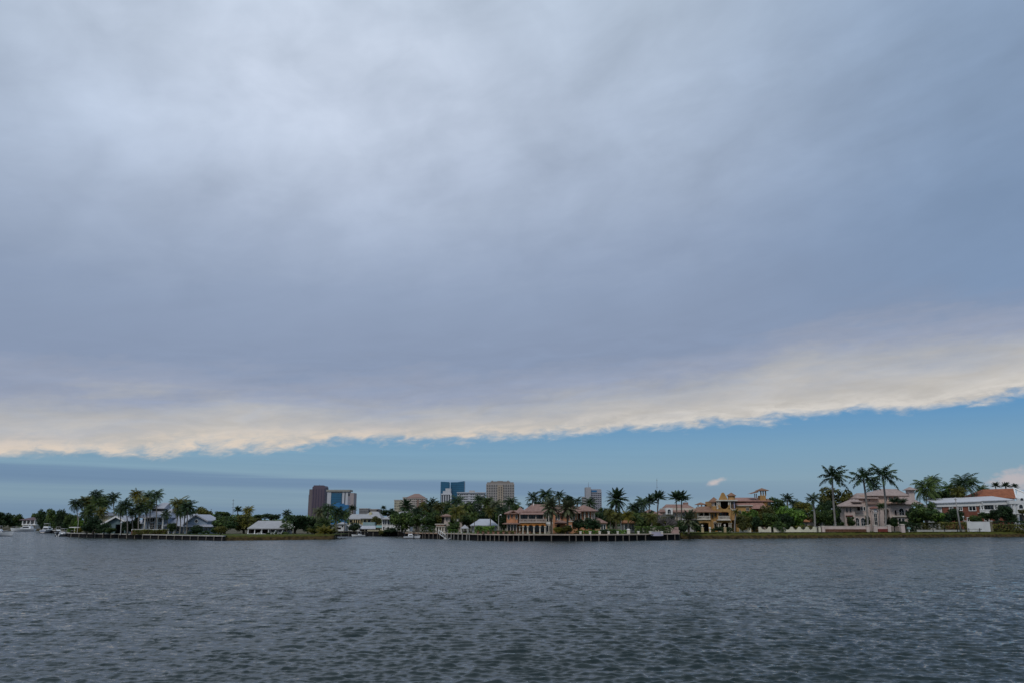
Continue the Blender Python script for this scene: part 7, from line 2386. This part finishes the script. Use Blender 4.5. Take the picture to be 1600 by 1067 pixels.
# ------------------------------------------------------------------ boats
GEL = mat('white gelcoat', (0.78, 0.79, 0.80), 0.25, 0.04, 0.6, 0.5)
BGLZ = mat('boat window', (0.015, 0.018, 0.025), 0.1, 0.2, 0.5, 0.5)
BLUEC = mat('blue canvas', (0.06, 0.10, 0.22), 0.85, 0.1)
STEEL = mat('steel rail', (0.45, 0.45, 0.46), 0.35, 0.1, 1.0, 0.5)
BOOT = mat('dark boot stripe', (0.02, 0.03, 0.05), 0.4, 0.2)
TEAK = mat('teak trim', (0.26, 0.16, 0.09), 0.7, 0.2)


def hull_mesh(L, B, H, bow_rise=0.5, z0=-0.25):
    """lofted hull, stern at -L/2, bow at +L/2 along x"""
    mb = MB()
    st = 11
    sec = 7
    vs = []
    for i in range(st):
        t = i / (st - 1)
        x = -L / 2 + L * t
        w = B / 2 * (0.88 + 0.12 * min(1, t * 3)) * (1 - max(0, (t - 0.45) / 0.55) ** 2.1)
        top = H * (1 + bow_rise * t ** 2)
        flare = 0.72 - 0.3 * t
        for j in range(sec):
            s = -1 + 2 * j / (sec - 1)
            a = abs(s)
            z = z0 + (top - z0) * (a ** 1.5) if a > 0 else z0
            ww = w * (a if a > 0.99 else a * flare + (1 - flare) * a ** 0.5) if a > 0 else 0
            vs.append((x + (0.06 * L * (z / max(top, .1)) * t ** 3), math.copysign(ww, s) if a > 0 else 0.0, z))
    fs = [(i * sec + j, i * sec + j + 1, (i + 1) * sec + j + 1, (i + 1) * sec + j) for i in range(st - 1) for j in range(sec - 1)]
    fs.append(tuple(range(sec)))
    fs += [(i * sec, (i + 1) * sec, (i + 1) * sec + sec - 1, i * sec + sec - 1) for i in range(st - 1)]   # deck
    return mb.add(vs, fs)


def cabin(mb, x0, x1, w, z0, z1, rake0=0.0, rake1=0.0, taper=0.85):
    """raked cabin trunk"""
    return mb.add([(x0, -w, z0), (x1, -w, z0), (x1, w, z0), (x0, w, z0), (x0 + rake0, -w * taper, z1), (x1 - rake1, -w * taper, z1), (x1 - rake1, w * taper, z1), (x0 + rake0, w * taper, z1)],
                  [(0, 3, 2, 1), (4, 5, 6, 7), (0, 1, 5, 4), (1, 2, 6, 5), (2, 3, 7, 6), (3, 0, 4, 7)])


def boat(kind, px, Y, L, rot, label, cat='boat'):
    th = Thing({'cruiser': 'motor_cruiser', 'sportfish': 'fishing_boat', 'yacht': 'motor_yacht', 'console': 'open_motorboat', 'dinghy': 'dinghy'}[kind], label, cat,
               (G(px, Y), Y, 0), 'boats moored along the shore', rot or 1e-4)
    B = L * (0.30 if kind != 'cruiser' else 0.26)
    H = {'cruiser': 0.105, 'sportfish': 0.14, 'yacht': 0.14, 'console': 0.13, 'dinghy': 0.16}[kind] * L
    th.part('hull', hull_mesh(L, B, H, 0.45 if kind != 'cruiser' else 0.30), GEL)
    th.part('boot_stripe', hull_mesh(L * 0.99, B * 0.985, 0.16, 0.0, z0=-0.3), BOOT)
    if kind == 'cruiser':
        th.part('deckhouse', cabin(MB(), -L * 0.38, L * 0.12, B * 0.40, H * 0.9, H * 2.0, 0.3, L * 0.17), GEL)
        for s in (-1, 1):
            g_ = cabin(MB(), -L * 0.30, L * 0.03, 0.03, H * 1.25, H * 1.75, 0.3, L * 0.10, 1.0)
            g_.v = [(x, y + s * (B * 0.385 - 0.012 * 0) , z) for x, y, z in g_.v]
            th.part('window', g_, BGLZ)
        th.part('windscreen', cabin(MB(), L * -0.06, L * 0.035, B * 0.35, H * 1.55, H * 2.04, 0, L * 0.07, 0.95), BGLZ)
        th.part('radar_arch', MB().tube([(-L * 0.24, -B * 0.36, H * 1.8), (-L * 0.28, -B * 0.3, H * 2.7), (-L * 0.28, B * 0.3, H * 2.7), (-L * 0.24, B * 0.36, H * 1.8)], 0.12, 6), GEL)
        th.part('bow_rail', MB().tube([(L * 0.02, -B * 0.42, H * 1.45), (L * 0.30, -B * 0.27, H * 1.7), (L * 0.5, 0, H * 1.85), (L * 0.30, B * 0.27, H * 1.7), (L * 0.02, B * 0.42, H * 1.45)], 0.035, 5), STEEL)
        th.part('cockpit_sole', MB().box(-L * 0.5, -L * 0.38, -B * 0.36, B * 0.36, H * 1.0, H * 1.04), TEAK)
    elif kind in ('sportfish', 'yacht'):
        th.part('deckhouse', cabin(MB(), -L * 0.22, L * 0.16, B * 0.40, H * 0.9, H * 1.75, 0.1, L * 0.09), GEL)
        for s in (-1, 1):
            g_ = cabin(MB(), -L * 0.17, L * 0.10, 0.03, H * 1.25, H * 1.6, 0.1, L * 0.06, 1.0)
            g_.v = [(x, y + s * B * 0.38, z) for x, y, z in g_.v]
            th.part('window', g_, BGLZ)
        th.part('windscreen', cabin(MB(), L * 0.07, L * 0.135, B * 0.34, H * 1.22, H * 1.66, 0, L * 0.05, 0.93), BGLZ)
        th.part('rear_window', MB().box(-L * 0.228, -L * 0.2, -B * 0.30, B * 0.30, H * 1.15, H * 1.6), BGLZ)
        th.part('flybridge', cabin(MB(), -L * 0.20, L * 0.06, B * 0.36, H * 1.76, H * 2.1, 0.0, L * 0.03), GEL)
        top = H * (3.0 if kind == 'sportfish' else 2.9)
        tp = MB().box(-L * 0.19, L * 0.03, -B * 0.34, B * 0.34, top, top + 0.12)
        th.part('hardtop', tp, GEL if kind == 'yacht' else mat('cream canvas', (0.52, 0.50, 0.45), 0.85, 0.1))
        for sx in (-L * 0.17, L * 0.01):
            for s in (-1, 1):
                th.part('top_support', MB().tube([(sx, s * B * 0.32, H * 2.0), (sx, s * B * 0.30, top)], 0.04, 5), STEEL)
        th.part('bow_rail', MB().tube([(L * 0.12, -B * 0.40, H * 1.55), (L * 0.33, -B * 0.24, H * 1.85), (L * 0.51, 0, H * 2.0), (L * 0.33, B * 0.24, H * 1.85), (L * 0.12, B * 0.40, H * 1.55)], 0.035, 5), STEEL)
        th.part('swim_platform', MB().box(-L * 0.56, -L * 0.5, -B * 0.36, B * 0.36, 0.22, 0.32), TEAK)
        th.part('stern_door', MB().box(-L * 0.507, -L * 0.49, -B * 0.30, B * 0.30, H * 0.55, H * 0.85), BLUEC)
    elif kind == 'console':
        th.part('console', cabin(MB(), -L * 0.06, L * 0.08, B * 0.16, H * 0.9, H * 1.75, 0.0, 0.2), GEL)
        th.part('windscreen', cabin(MB(), L * 0.0, L * 0.07, B * 0.15, H * 1.76, H * 2.1, 0.1, 0.1), BGLZ)
        th.part('canopy_top', MB().box(-L * 0.18, L * 0.10, -B * 0.32, B * 0.32, H * 3.0, H * 3.08), BLUEC if 'blue' in label else GEL)
        for sx in (-L * 0.15, L * 0.07):
            for s in (-1, 1):
                th.part('top_support', MB().tube([(sx, s * B * 0.26, H * 0.9), (sx, s * B * 0.28, H * 3.0)], 0.035, 5), STEEL)
        th.part('seat', cabin(MB(), -L * 0.2, -L * 0.12, B * 0.2, H * 0.95, H * 1.5), GEL)
        for s in (-0.14, 0.14):
            th.part('outboard_motor', cabin(MB(), -L * 0.58, -L * 0.50, 0.17, H * 0.4, H * 1.55, 0.05, 0.02).add([], []), BOOT)
            th.e.children[-1].location = (0, s * B, 0)
    else:
        th.part('thwart', MB().box(-L * 0.1, L * 0.02, -B * 0.36, B * 0.36, H * 0.92, H * 1.02), TEAK)
        th.part('outboard_motor', cabin(MB(), -L * 0.60, -L * 0.50, 0.14, H * 0.5, H * 1.7, 0.05, 0.02), BOOT)
    return th


boat('cruiser', 36, 462, 13.5, math.pi - 0.05, 'long low white cruiser with dark side windows before the distant house')
boat('yacht', 73.5, 385, 10.5, R(98), 'white motor yacht seen from its stern with tall hardtop, second boat along the canal')
boat('sportfish', 90, 318, 7.5, R(118), 'white boat with raised cabin tucked behind the pilings')
boat('console', 100.5, 296, 7.0, R(80), 'white open boat with pale canopy and outboards nearest the sea wall corner')
boat('sportfish', -1, 303, 8.5, R(8), 'white boat bow entering at the outer edge of the photo')
boat('console', 560.5, 288, 4.6, R(184), 'small white open boat with canopy frame in the inlet')
boat('sportfish', 643, 256, 4.9, R(3), 'white fishing boat with cream canvas top beside the orange brown dock')
boat('dinghy', 702, 243.5, 1.9, R(75), 'tiny white dinghy at the foot of the slanting gangway')

# pilings in the water
for i, (px, Y, zt, lab) in enumerate(((86.5, 300, 2.0, 'dark piling nearest the raised cabin boat'), (90.5, 293, 1.9, 'dark piling before the open boat bow'), (112, 288, 2.1, 'thick dark piling at the sea wall corner'),
                                      (646.5, 251, 2.3, 'dark slim piling standing before the fishing boat'), (550, 292, 1.6, 'weathered piling beside the small inlet boat'),
                                      (574, 292, 1.4, 'short piling beyond the small inlet boat'), (630, 262, 1.7, 'piling at the fishing boat stern'))):
    t = Thing('piling', lab, 'piling', (G(px, Y), Y, 0), 'pilings standing in the water')
    t.part('post', MB().cyl(0, 0, -1.5, zt, 0.17 if px != 112 else 0.5, 0.15 if px != 112 else 0.5, 9), DARKW, local=True)
    t.part('cap', MB().cyl(0, 0, zt, zt + 0.12, 0.19 if px != 112 else 0.55, 0.05 if px != 112 else 0.45, 9), mat('pile cap', (0.3, 0.29, 0.28), 0.8, 0.1), local=True)

# boat lift at the end of the point
Y = 287.5
t = Thing('boat_lift', 'white framed boat lift at the outer corner of the sea wall', 'boat lift', (G(122, Y), Y, 0))
xa, xb = G(118.5, Y), G(128.5, Y)
for x in (xa, xb):
    for y in (Y - 1.2, Y + 1.2):
        t.part('post', MB().box(x - 0.1, x + 0.1, y - 0.1, y + 0.1, -1.5, 3.1), TRIM)
t.part('top_beam', MB().box(xa - 0.2, xb + 0.2, Y - 1.35, Y - 1.05, 3.1, 3.35).box(xa - 0.2, xb + 0.2, Y + 1.05, Y + 1.35, 3.1, 3.35), TRIM)
t.part('cradle', cabin(MB(), 0, 1, 0.8, 1.5, 2.4, 0.1, 0.1), mat('covered hull', (0.42, 0.47, 0.50), 0.8, 0.1))
c = t.e.children[-1]
c.data.transform(__import__('mathutils').Matrix.Translation((-0.5, 0, 0)))
c.scale = (1.9, 1.0, 1.0)

# slanting gangway at the dock
Y = 249.0
t = Thing('gangway', 'slanting white gangway with rails from the dock down to the water', 'gangway', (G(690, Y), Y, 0))
xa, xb = G(685.5, Y), G(697, Y)
n = MB()
n.prism([(xa, 1.75), (xb, 0.25), (xb, 0.1), (xa, 1.6)], Y - 1.4, Y - 0.4)
t.part('walkway', n, TRIM)
for yy in (Y - 1.4, Y - 0.4):
    r_ = MB().tube([(xa, yy, 2.75), (xb, yy, 1.25)], 0.05, 5)
    for k in range(5):
        xx = xa + (xb - xa) * k / 4
        r_.tube([(xx, yy, 1.7 - 1.5 * k / 4), (xx, yy, 2.75 - 1.5 * k / 4)], 0.04, 5)
    t.part('handrail', r_, TRIM)
t.part('float', MB().box(xb - 0.6, xb + 1.6, Y - 1.9, Y + 0.1, -0.3, 0.25), mat('grey float', (0.5, 0.5, 0.5), 0.7, 0.1))

# ------------------------------------------------------------------ along the docks
for px in (699, 710, 720):
    pass
POTM = mat('terracotta pot', (0.36, 0.20, 0.14), 0.85, 0.15)
pots = (747, 755, 763, 771, 778.5, 787, 796, 805, 813, 820, 828)
plab = ['first terracotta planter of the dock row, nearest the white topped piles', 'second terracotta planter from the white topped piles', 'third terracotta planter, before the middle of the clipped hedge',
        'fourth terracotta planter, before the end of the clipped hedge', 'terracotta planter at the foot of the pale lamp post', 'terracotta planter just past the lamp post', 'terracotta planter before the pavilion gable',
        'terracotta planter before the pavilion corner', 'terracotta planter at the first arcade column', 'terracotta planter before the second arcade arch', 'last terracotta planter of the row, before the middle arch']
for px, lab in zip(pots, plab):
    Y = 228.6
    t = Thing('planter', lab, 'planter', (G(px, Y, 1.78), Y, 1.78), 'terracotta planters along the dock')
    t.part('pot', MB().lathe(0, 0, [(0.22, 0), (0.36, 0.45), (0.42, 0.47), (0.42, 0.56), (0.34, 0.56)], 12), POTM, local=True)
    rg = np.random.default_rng(int(px))
    q = leaf_cloud(rg, [(0, 0, 0.72, 0.42, 0.42, 0.28)], 70, 0.13, 0.3)
    link('plant', quads_mesh('plant', q, leaf_mat('rusty leaves', (0.10, 0.045, 0.015), (0.12, 0.09, 0.02))), None, t.e)

piers = [(907, 'first white wall pier beyond the mansion porch'), (922, 'second white wall pier, before the larger rounded tree'), (937, 'third white wall pier, before the mansion end wing'),
         (951, 'fourth white wall pier, under the low yellowish palm'), (965, 'fifth white wall pier, below the massive date palm'), (997.5, 'white wall pier just past the tall lantern pier'),
         (1016, 'white wall pier before the lilac panel'), (1034, 'last white wall pier before the stepped rocks')]
for px, lab in piers:
    Y = 227.6 if px < 960 else 232.0
    t = Thing('wall_pier', lab, 'wall pier', (G(px, Y, 1.76), Y, 1.76), 'white piers of the garden wall')
    t.part('shaft', MB().box(-0.27, 0.27, -0.27, 0.27, 0, 0.62), STONE, local=True)
    t.part('cap', MB().box(-0.35, 0.35, -0.35, 0.35, 0.62, 0.74), TRIM, local=True)
Y = 233.0
t = Thing('lantern_pier', 'taller white pier with stepped cap before the garden pavilion', 'wall pier', (G(982, Y, 1.76), Y, 1.76))
t.part('shaft', MB().box(-0.42, 0.42, -0.42, 0.42, 0, 1.05), STONE, local=True)
t.part('cap', MB().box(-0.52, 0.52, -0.52, 0.52, 1.05, 1.2).box(-0.3, 0.3, -0.3, 0.3, 1.2, 1.4), TRIM, local=True)

Y = 237.0
x0, x1 = xs(1014.5, 1032, 833, Y)
t = Thing('hanging_panel', 'pale lilac panel hanging over the edge of the dock', 'panel', ((x0 + x1) / 2, Y, 0))  # plain hanging panel, no boat under it
z0, z1 = zz(836.6, Y - 3.4), zz(830.4, Y - 3.4)
t.part('sheet', MB().box(x0, x1, Y - 3.6, Y - 3.4, z0, z1), mat('lilac sheet', (0.42, 0.40, 0.50), 0.7, 0.08, 0.8, 0.2, stain=0.15))
t.part('frame', MB().box(x0 - 0.08, x1 + 0.08, Y - 3.68, Y - 3.3, z1, z1 + 0.1).box(x0 - 0.08, x0, Y - 3.66, Y - 3.34, z0, z1).box(x1, x1 + 0.08, Y - 3.66, Y - 3.34, z0, z1), TRIM)
Y = 240.0
t = Thing('stepped_rocks', 'stack of stepped pinkish stone blocks at the end of the dock', 'stone steps', (G(1056, Y, 1.75), Y, 1.75))
for k, (pa, pb, pt) in enumerate(((1050.5, 1061, 829.6), (1052, 1060.5, 826.4), (1054.6, 1060, 822.6))):
    t.part('block', MB().pbox(pa, pt, pb, pt + 3.4, Y + 0.4 * k, 2.4 - 0.5 * k), mat('pink rock', (0.36, 0.25, 0.22), 0.9, 0.2, 1.0))

# stone pillars with urns before the ochre mansion
for px, pt, lab in ((1097.8, 818.6, 'stone pillar with urn before the lower ochre wing'), (1133, 818, 'stone pillar with urn before the main ochre arch')):
    Y = 268.0
    t = Thing('urn_pillar', lab, 'pillar', (G(px, Y, 1.75), Y, 1.75), 'stone urn pillars')
    hh = zz(pt, Y) - 1.75
    t.part('shaft', MB().box(-0.36, 0.36, -0.36, 0.36, 0, hh * 0.55).box(-0.45, 0.45, -0.45, 0.45, hh * 0.55, hh * 0.62), mat('honey stone', (0.46, 0.36, 0.20), 0.85, 0.15, stain=0.3), local=True)
    t.part('urn', MB().lathe(0, 0, [(0.2, hh * 0.62), (0.1, hh * 0.70), (0.32, hh * 0.80), (0.36, hh * 0.9), (0.2, hh * 0.94), (0.28, hh)], 12), STONE, local=True)
Y = 270.0
t = Thing('garden_urn', 'white stone vase at the corner of the lower ochre wing', 'urn', (G(1109.5, Y, 1.75), Y, 1.75))
t.part('pedestal', MB().box(-0.25, 0.25, -0.25, 0.25, 0, 0.7), STONE, local=True)
t.part('vase', MB().lathe(0, 0, [(0.14, 0.7), (0.12, 0.85), (0.34, 1.2), (0.38, 1.5), (0.22, 1.6), (0.3, 1.72)], 12), TRIM, local=True)

# scalloped garden walls
SCAL = mat('cream garden wall', (0.62, 0.58, 0.46), 0.85, 0.08, 0.8, 0.2, stain=0.25)
for pk, lab in (((1157.6, 1171.4), 'short scalloped cream wall nearest the ochre mansion'), ((1187.4, 1202.6), 'short scalloped cream wall below the tiny kiosk'),
                ((1211.2, 1224.4, 1237.4, 1249.4, 1261.6, 1272.8), 'long scalloped cream wall with several peaks beside the gate pillars')):
    Y = 270.5
    t = Thing('scalloped_wall', lab, 'garden wall', (G(pk[0], Y, 1.79), Y, 1.79), 'scalloped garden walls')
    X = [W(p, 827, Y)[0] for p in pk]
    zt, zd, zb_ = zz(823.4, Y), zz(826.8, Y), 1.6
    m_ = MB()
    for a, b_ in zip(X[:-1], X[1:]):
        N = 10
        wv = min(0.45, (b_ - a) * 0.2)
        arc = [(a + wv + (b_ - a - 2 * wv) * i / N, zt - (zt - zd) * math.sin(math.pi * i / N) ** 0.6) for i in range(N + 1)]
        for i in range(N):
            m_.prism([(arc[i][0], zb_), (arc[i + 1][0], zb_), arc[i + 1], arc[i]], Y, Y + 0.3)
    t.part('wall', m_, SCAL)
    for x in X:
        t.part('peak', MB().prism([(x - 0.45, zb_), (x + 0.45, zb_), (x + 0.45, zt), (x + 0.2, zt + 0.25), (x - 0.2, zt + 0.25), (x - 0.45, zt)], Y - 0.08, Y + 0.38), SCAL)
    t.part('base_line', MB().box(X[0], X[-1], Y - 0.12, Y, zb_, zz(830.4, Y)), mat('dark plinth', (0.2, 0.18, 0.15), 0.9, 0.2))

for px, pt, w_, lab in ((1274.6, 822.4, 0.34, 'cream gate pillar at the end of the scalloped wall'), (1280.6, 822, 0.34, 'cream gate pillar facing the pink wall'), (1286.2, 821, 0.42, 'pink wall end pillar beside the gate'),
                        (1355.8, 820, 0.5, 'pink pillar at the end of the long pink wall'), (1367.6, 819.6, 0.5, 'pink pillar at the start of the short red based wall'), (1389.4, 819.6, 0.5, 'pink pillar beside the dark gateway'),
                        (1410.4, 818.4, 0.62, 'thick pale pink pillar at the end of the gateway')):
    Y = 276.0
    t = Thing('gate_pillar', lab, 'gate pillar', (G(px, Y, 1.79), Y, 1.79), 'gate pillars along the road')
    hh = zz(pt, Y) - 1.79
    m_ = SCAL if px < 1283 else PINKW
    t.part('shaft', MB().box(-w_, w_, -w_, w_, -0.2, hh - 0.2), m_, local=True)
    t.part('cap', MB().box(-w_ * 1.2, w_ * 1.2, -w_ * 1.2, w_ * 1.2, hh - 0.2, hh - 0.06).box(-w_ * 0.8, w_ * 0.8, -w_ * 0.8, w_ * 0.8, hh - 0.06, hh + 0.06), STONE, local=True)

for pa, pb, pt, red, lab in ((1288, 1353.5, 821.6, 826.0, 'long pale pink garden wall with brown planting strip at its foot'), (1370, 1387, 821.8, 825.6, 'short pink wall with red base between two pillars')):
    Y = 276.0
    x0, x1 = xs(pa, pb, 825, Y)
    t = Thing('garden_wall', lab, 'garden wall', ((x0 + x1) / 2, Y, 1.79))
    t.part('wall', MB().box(x0, x1, Y, Y + 0.35, 1.6, zz(pt, Y)), PINKW)
    t.part('coping', MB().box(x0, x1, Y - 0.06, Y + 0.41, zz(pt, Y), zz(pt, Y) + 0.12), STONE)
    t.part('base_strip', MB().box(x0 + 0.3, x1 - 0.3, Y - 0.5, Y - 0.02, 1.6, zz(red, Y)), mat('red brown planting', (0.11, 0.05, 0.03), 0.95, 0.4, 2.0) if pa < 1300 else REDW)
Y = 280.0
t = Thing('iron_gate', 'dark double gate standing in the gateway of the pink mansion', 'gate', (G(1400, Y, 1.75), Y, 1.75))
for pa, pb in ((1391.6, 1399.6), (1400.2, 1407.6)):
    x0, x1 = xs(pa, pb, 824, Y)
    m_ = MB().box(x0, x1, Y, Y + 0.08, 1.85, 2.0).box(x0, x1, Y, Y + 0.08, 3.3, 3.42)
    for k in range(9):
        xx = x0 + (x1 - x0) * k / 8
        m_.box(xx - 0.04, xx + 0.04, Y + 0.01, Y + 0.07, 2.0, 3.3)
    t.part('gate_leaf', m_, DARKW)
Y = 277.0
t = Thing('lifebuoy_post', 'small teal box on a post beside the thick gate pillar', 'post box', (G(1420.6, Y, 1.79), Y, 1.79))
t.part('post', MB().box(-0.1, 0.1, -0.1, 0.1, -0.1, 1.0), TRIM, local=True)
t.part('box', MB().box(-0.5, 0.5, -0.25, 0.25, 0.95, 1.45).prism([(-0.56, 1.45), (0.56, 1.45), (0, 1.62)], -0.3, 0.3), TEALR, local=True)

# white panel gate and road edge before the brick house
Y = 288.0
x0, x1 = xs(1511, 1547, 820, Y)
t = Thing('white_gate', 'large plain white sliding gate before the brick house', 'gate', ((x0 + x1) / 2, Y, 1.75))
t.part('panel', MB().box(x0, x1, Y, Y + 0.15, 1.85, zz(814.8, Y)), WHITE)
t.part('frame', MB().box(x0, x1, Y - 0.04, Y + 0.19, zz(814.8, Y), zz(814.3, Y)).box(x0, x1, Y - 0.03, Y + 0.18, 1.7, 1.85), TRIM)
for px in (1509, 1549):
    x = W(px, 820, Y)[0]
    t.part('gate_post', MB().box(x - 0.35, x + 0.35, Y - 0.1, Y + 0.6, 1.6, zz(813.6, Y)), mat('mossy post', (0.16, 0.14, 0.09), 0.9, 0.3))
    t.part('post_cap', MB().box(x - 0.5, x + 0.5, Y - 0.2, Y + 0.7, zz(813.6, Y), zz(812.8, Y)), TRIM)
Y = 284.5
x, _ = W(1457.6, 822, Y)
t = Thing('stone_block', 'low white stone with sloping sides at the roadside before the brown hedge', 'stone', (x, Y, 1.79))
t.part('block', MB().prism([(-1.1, 0), (1.1, 0), (0.75, 0.75), (0.35, 1.05), (-0.35, 1.05), (-0.75, 0.75)], -0.5, 0.5), STONE, local=True)
t.part('plinth', MB().box(-1.25, 1.25, -0.65, 0.65, -0.1, 0.02), CAPM, local=True)

line = main_shore[11:]
t = Thing('road_barrier', 'long low pale concrete kerb wall along the road before the brick house', 'barrier', (G(1520, 288, 1.79), 288, 1.79))
bl = [(G(1434, 281.6), 281.6), (G(1460, 283.5), 283.5), (G(1600, 296.5), 296.5), (G(1660, 302), 302)]
t.part('wall', ribbon(MB(), bl, 0, 0.3, 1.6, 2.36), mat('pale kerb concrete', (0.50, 0.48, 0.45), 0.85, 0.12, 0.6, 0.2, stain=0.35))
t.part('coping', ribbon(MB(), bl, -0.05, 0.35, 2.36, 2.46), CAPM)
t = Thing('road_railing', 'dark post and rail fence along the top of the bank before the brick house', 'railing', (G(1540, 285, 1.8), 285, 1.8))
rl = [(G(1440, 280.3), 280.3), (G(1600, 293.4), 293.4), (G(1660, 299), 299)]
t.part('rail', ribbon(MB(), rl, 0, 0.08, 2.55, 2.66), DARKW)
for px in (1459, 1477, 1497, 1515, 1532, 1550, 1569.5, 1589.4):
    y = 280.3 + (293.4 - 280.3) * (px - 1440) / 160
    x = G(px, y)
    t.part('post', MB().box(x - 0.1, x + 0.1, y - 0.12, y - 0.01, 1.6, 2.95), DARKW)

# poles and lamps
Y = 284.0
t = Thing('utility_pole', 'tall grey wooden utility pole before the brick house', 'pole', (G(1501.5, Y, 1.75), Y, 1.75))
xt, zt = W(1492.4, 776, Y)
dx = xt - G(1501.5, Y, 1.75)
t.part('pole', MB().tube([(0, 0, -0.3), (dx * 0.55, 0, (zt - 1.75) * 0.55), (dx, 0, zt - 1.75)], [0.34, 0.24, 0.12], 9), mat('grey pole', (0.30, 0.29, 0.28), 0.9, 0.15, stain=0.3), local=True, smooth=True)
t.part('bracket', MB().box(dx - 0.5, dx + 0.5, -0.06, 0.06, zt - 2.6, zt - 2.48), DARKW, local=True)
LAMPW = mat('white lamp glass', (0.72, 0.72, 0.72), 0.4, 0.05)


def lamp(px, Y, pt, lab, arm=0.0):
    gz = ground_z(px)
    zt_ = zz(pt, Y) - gz
    t_ = Thing('lamp_post', lab, 'lamp post', (G(px, Y, gz), Y, gz), 'garden lamps')
    t_.part('post', MB().tube([(0, 0, -0.2), (0, 0, zt_ - 0.3)], [0.1, 0.07], 8), mat('pale lamp metal', (0.45, 0.44, 0.42), 0.6, 0.1), local=True)
    if arm:
        t_.part('arm', MB().tube([(0, 0, zt_ - 0.35), (arm * 0.5, 0, zt_), (arm, 0, zt_ + 0.05)], 0.06, 6), mat('pale lamp metal', (0.4,) * 3), local=True)
        t_.part('head', MB().lathe(arm, 0, [(0.08, zt_ + 0.2), (0.32, zt_ + 0.05), (0.3, zt_ - 0.05), (0.1, zt_ - 0.1)], 10), LAMPW, local=True)
    else:
        t_.part('head', MB().lathe(0, 0, [(0.12, zt_ - 0.3), (0.27, zt_ - 0.12), (0.27, zt_ + 0.02), (0.08, zt_ + 0.2)], 10), LAMPW, local=True)
    return t_


lamp(779, 243, 804, 'pale lamp post with drooping head beside the peach mansion', 0.6)
lamp(120.5, 282, 801, 'thin pale lamp post at the outer end of the sea wall')
lamp(188, 252, 815, 'thin lamp post on the lawn before the gabled pavilion')
lamp(1508, 290, 806.6, 'white globe lamp beside the brick wall')
lamp(1303, 283, 794.4, 'white globe lamp beside the lone royal palm trunk')
lamp(222, 262, 817, 'white globe lamp on the porch side of the blue grey house')

# garden chairs and low walls on the point
for px, lab in ((404, 'white garden chair in front of the ranch house porch'), (426, 'white garden chair beside the low ranch hedge'), (437, 'white reclining garden chair before the blossoming shrub')):
    Y = 253.0
    t = Thing('garden_chair', lab, 'garden chair', (G(px, Y, 1.36), Y, 1.36), 'white garden chairs')
    t.part('seat', MB().box(-0.5, 0.6, -0.35, 0.35, 0.35, 0.43), TRIM, local=True)
    t.part('backrest', MB().prism([(0.5, 0.43), (0.6, 0.43), (0.95, 1.15), (0.85, 1.17)], -0.35, 0.35), TRIM, local=True)
    for sx in (-0.45, 0.5):
        for sy in (-0.3, 0.3):
            t.part('leg', MB().box(sx - 0.04, sx + 0.04, sy - 0.04, sy + 0.04, 0, 0.35), TRIM, local=True)
Y = 256.5
x0, x1 = xs(205, 260, 829, Y)
t = Thing('terrace_wall', 'low reddish terrace wall with white rail before the blue grey house', 'low wall', ((x0 + x1) / 2, Y, 1.35))
t.part('wall', MB().box(x0, x1, Y, Y + 0.3, 1.2, zz(828.4, Y)), mat('brown brick', (0.15, 0.075, 0.055), 0.9, 0.25, 2.0, stain=0.3))
t.part('rail', MB().box(x0, x1, Y + 0.05, Y + 0.2, zz(828.4, Y) + 0.35, zz(828.4, Y) + 0.47), TRIM)
for k in range(9):
    xx = x0 + 0.1 + (x1 - x0 - 0.2) * k / 8
    t.part('rail_post', MB().box(xx - 0.06, xx + 0.06, Y + 0.06, Y + 0.19, zz(828.4, Y), zz(828.4, Y) + 0.35), TRIM)
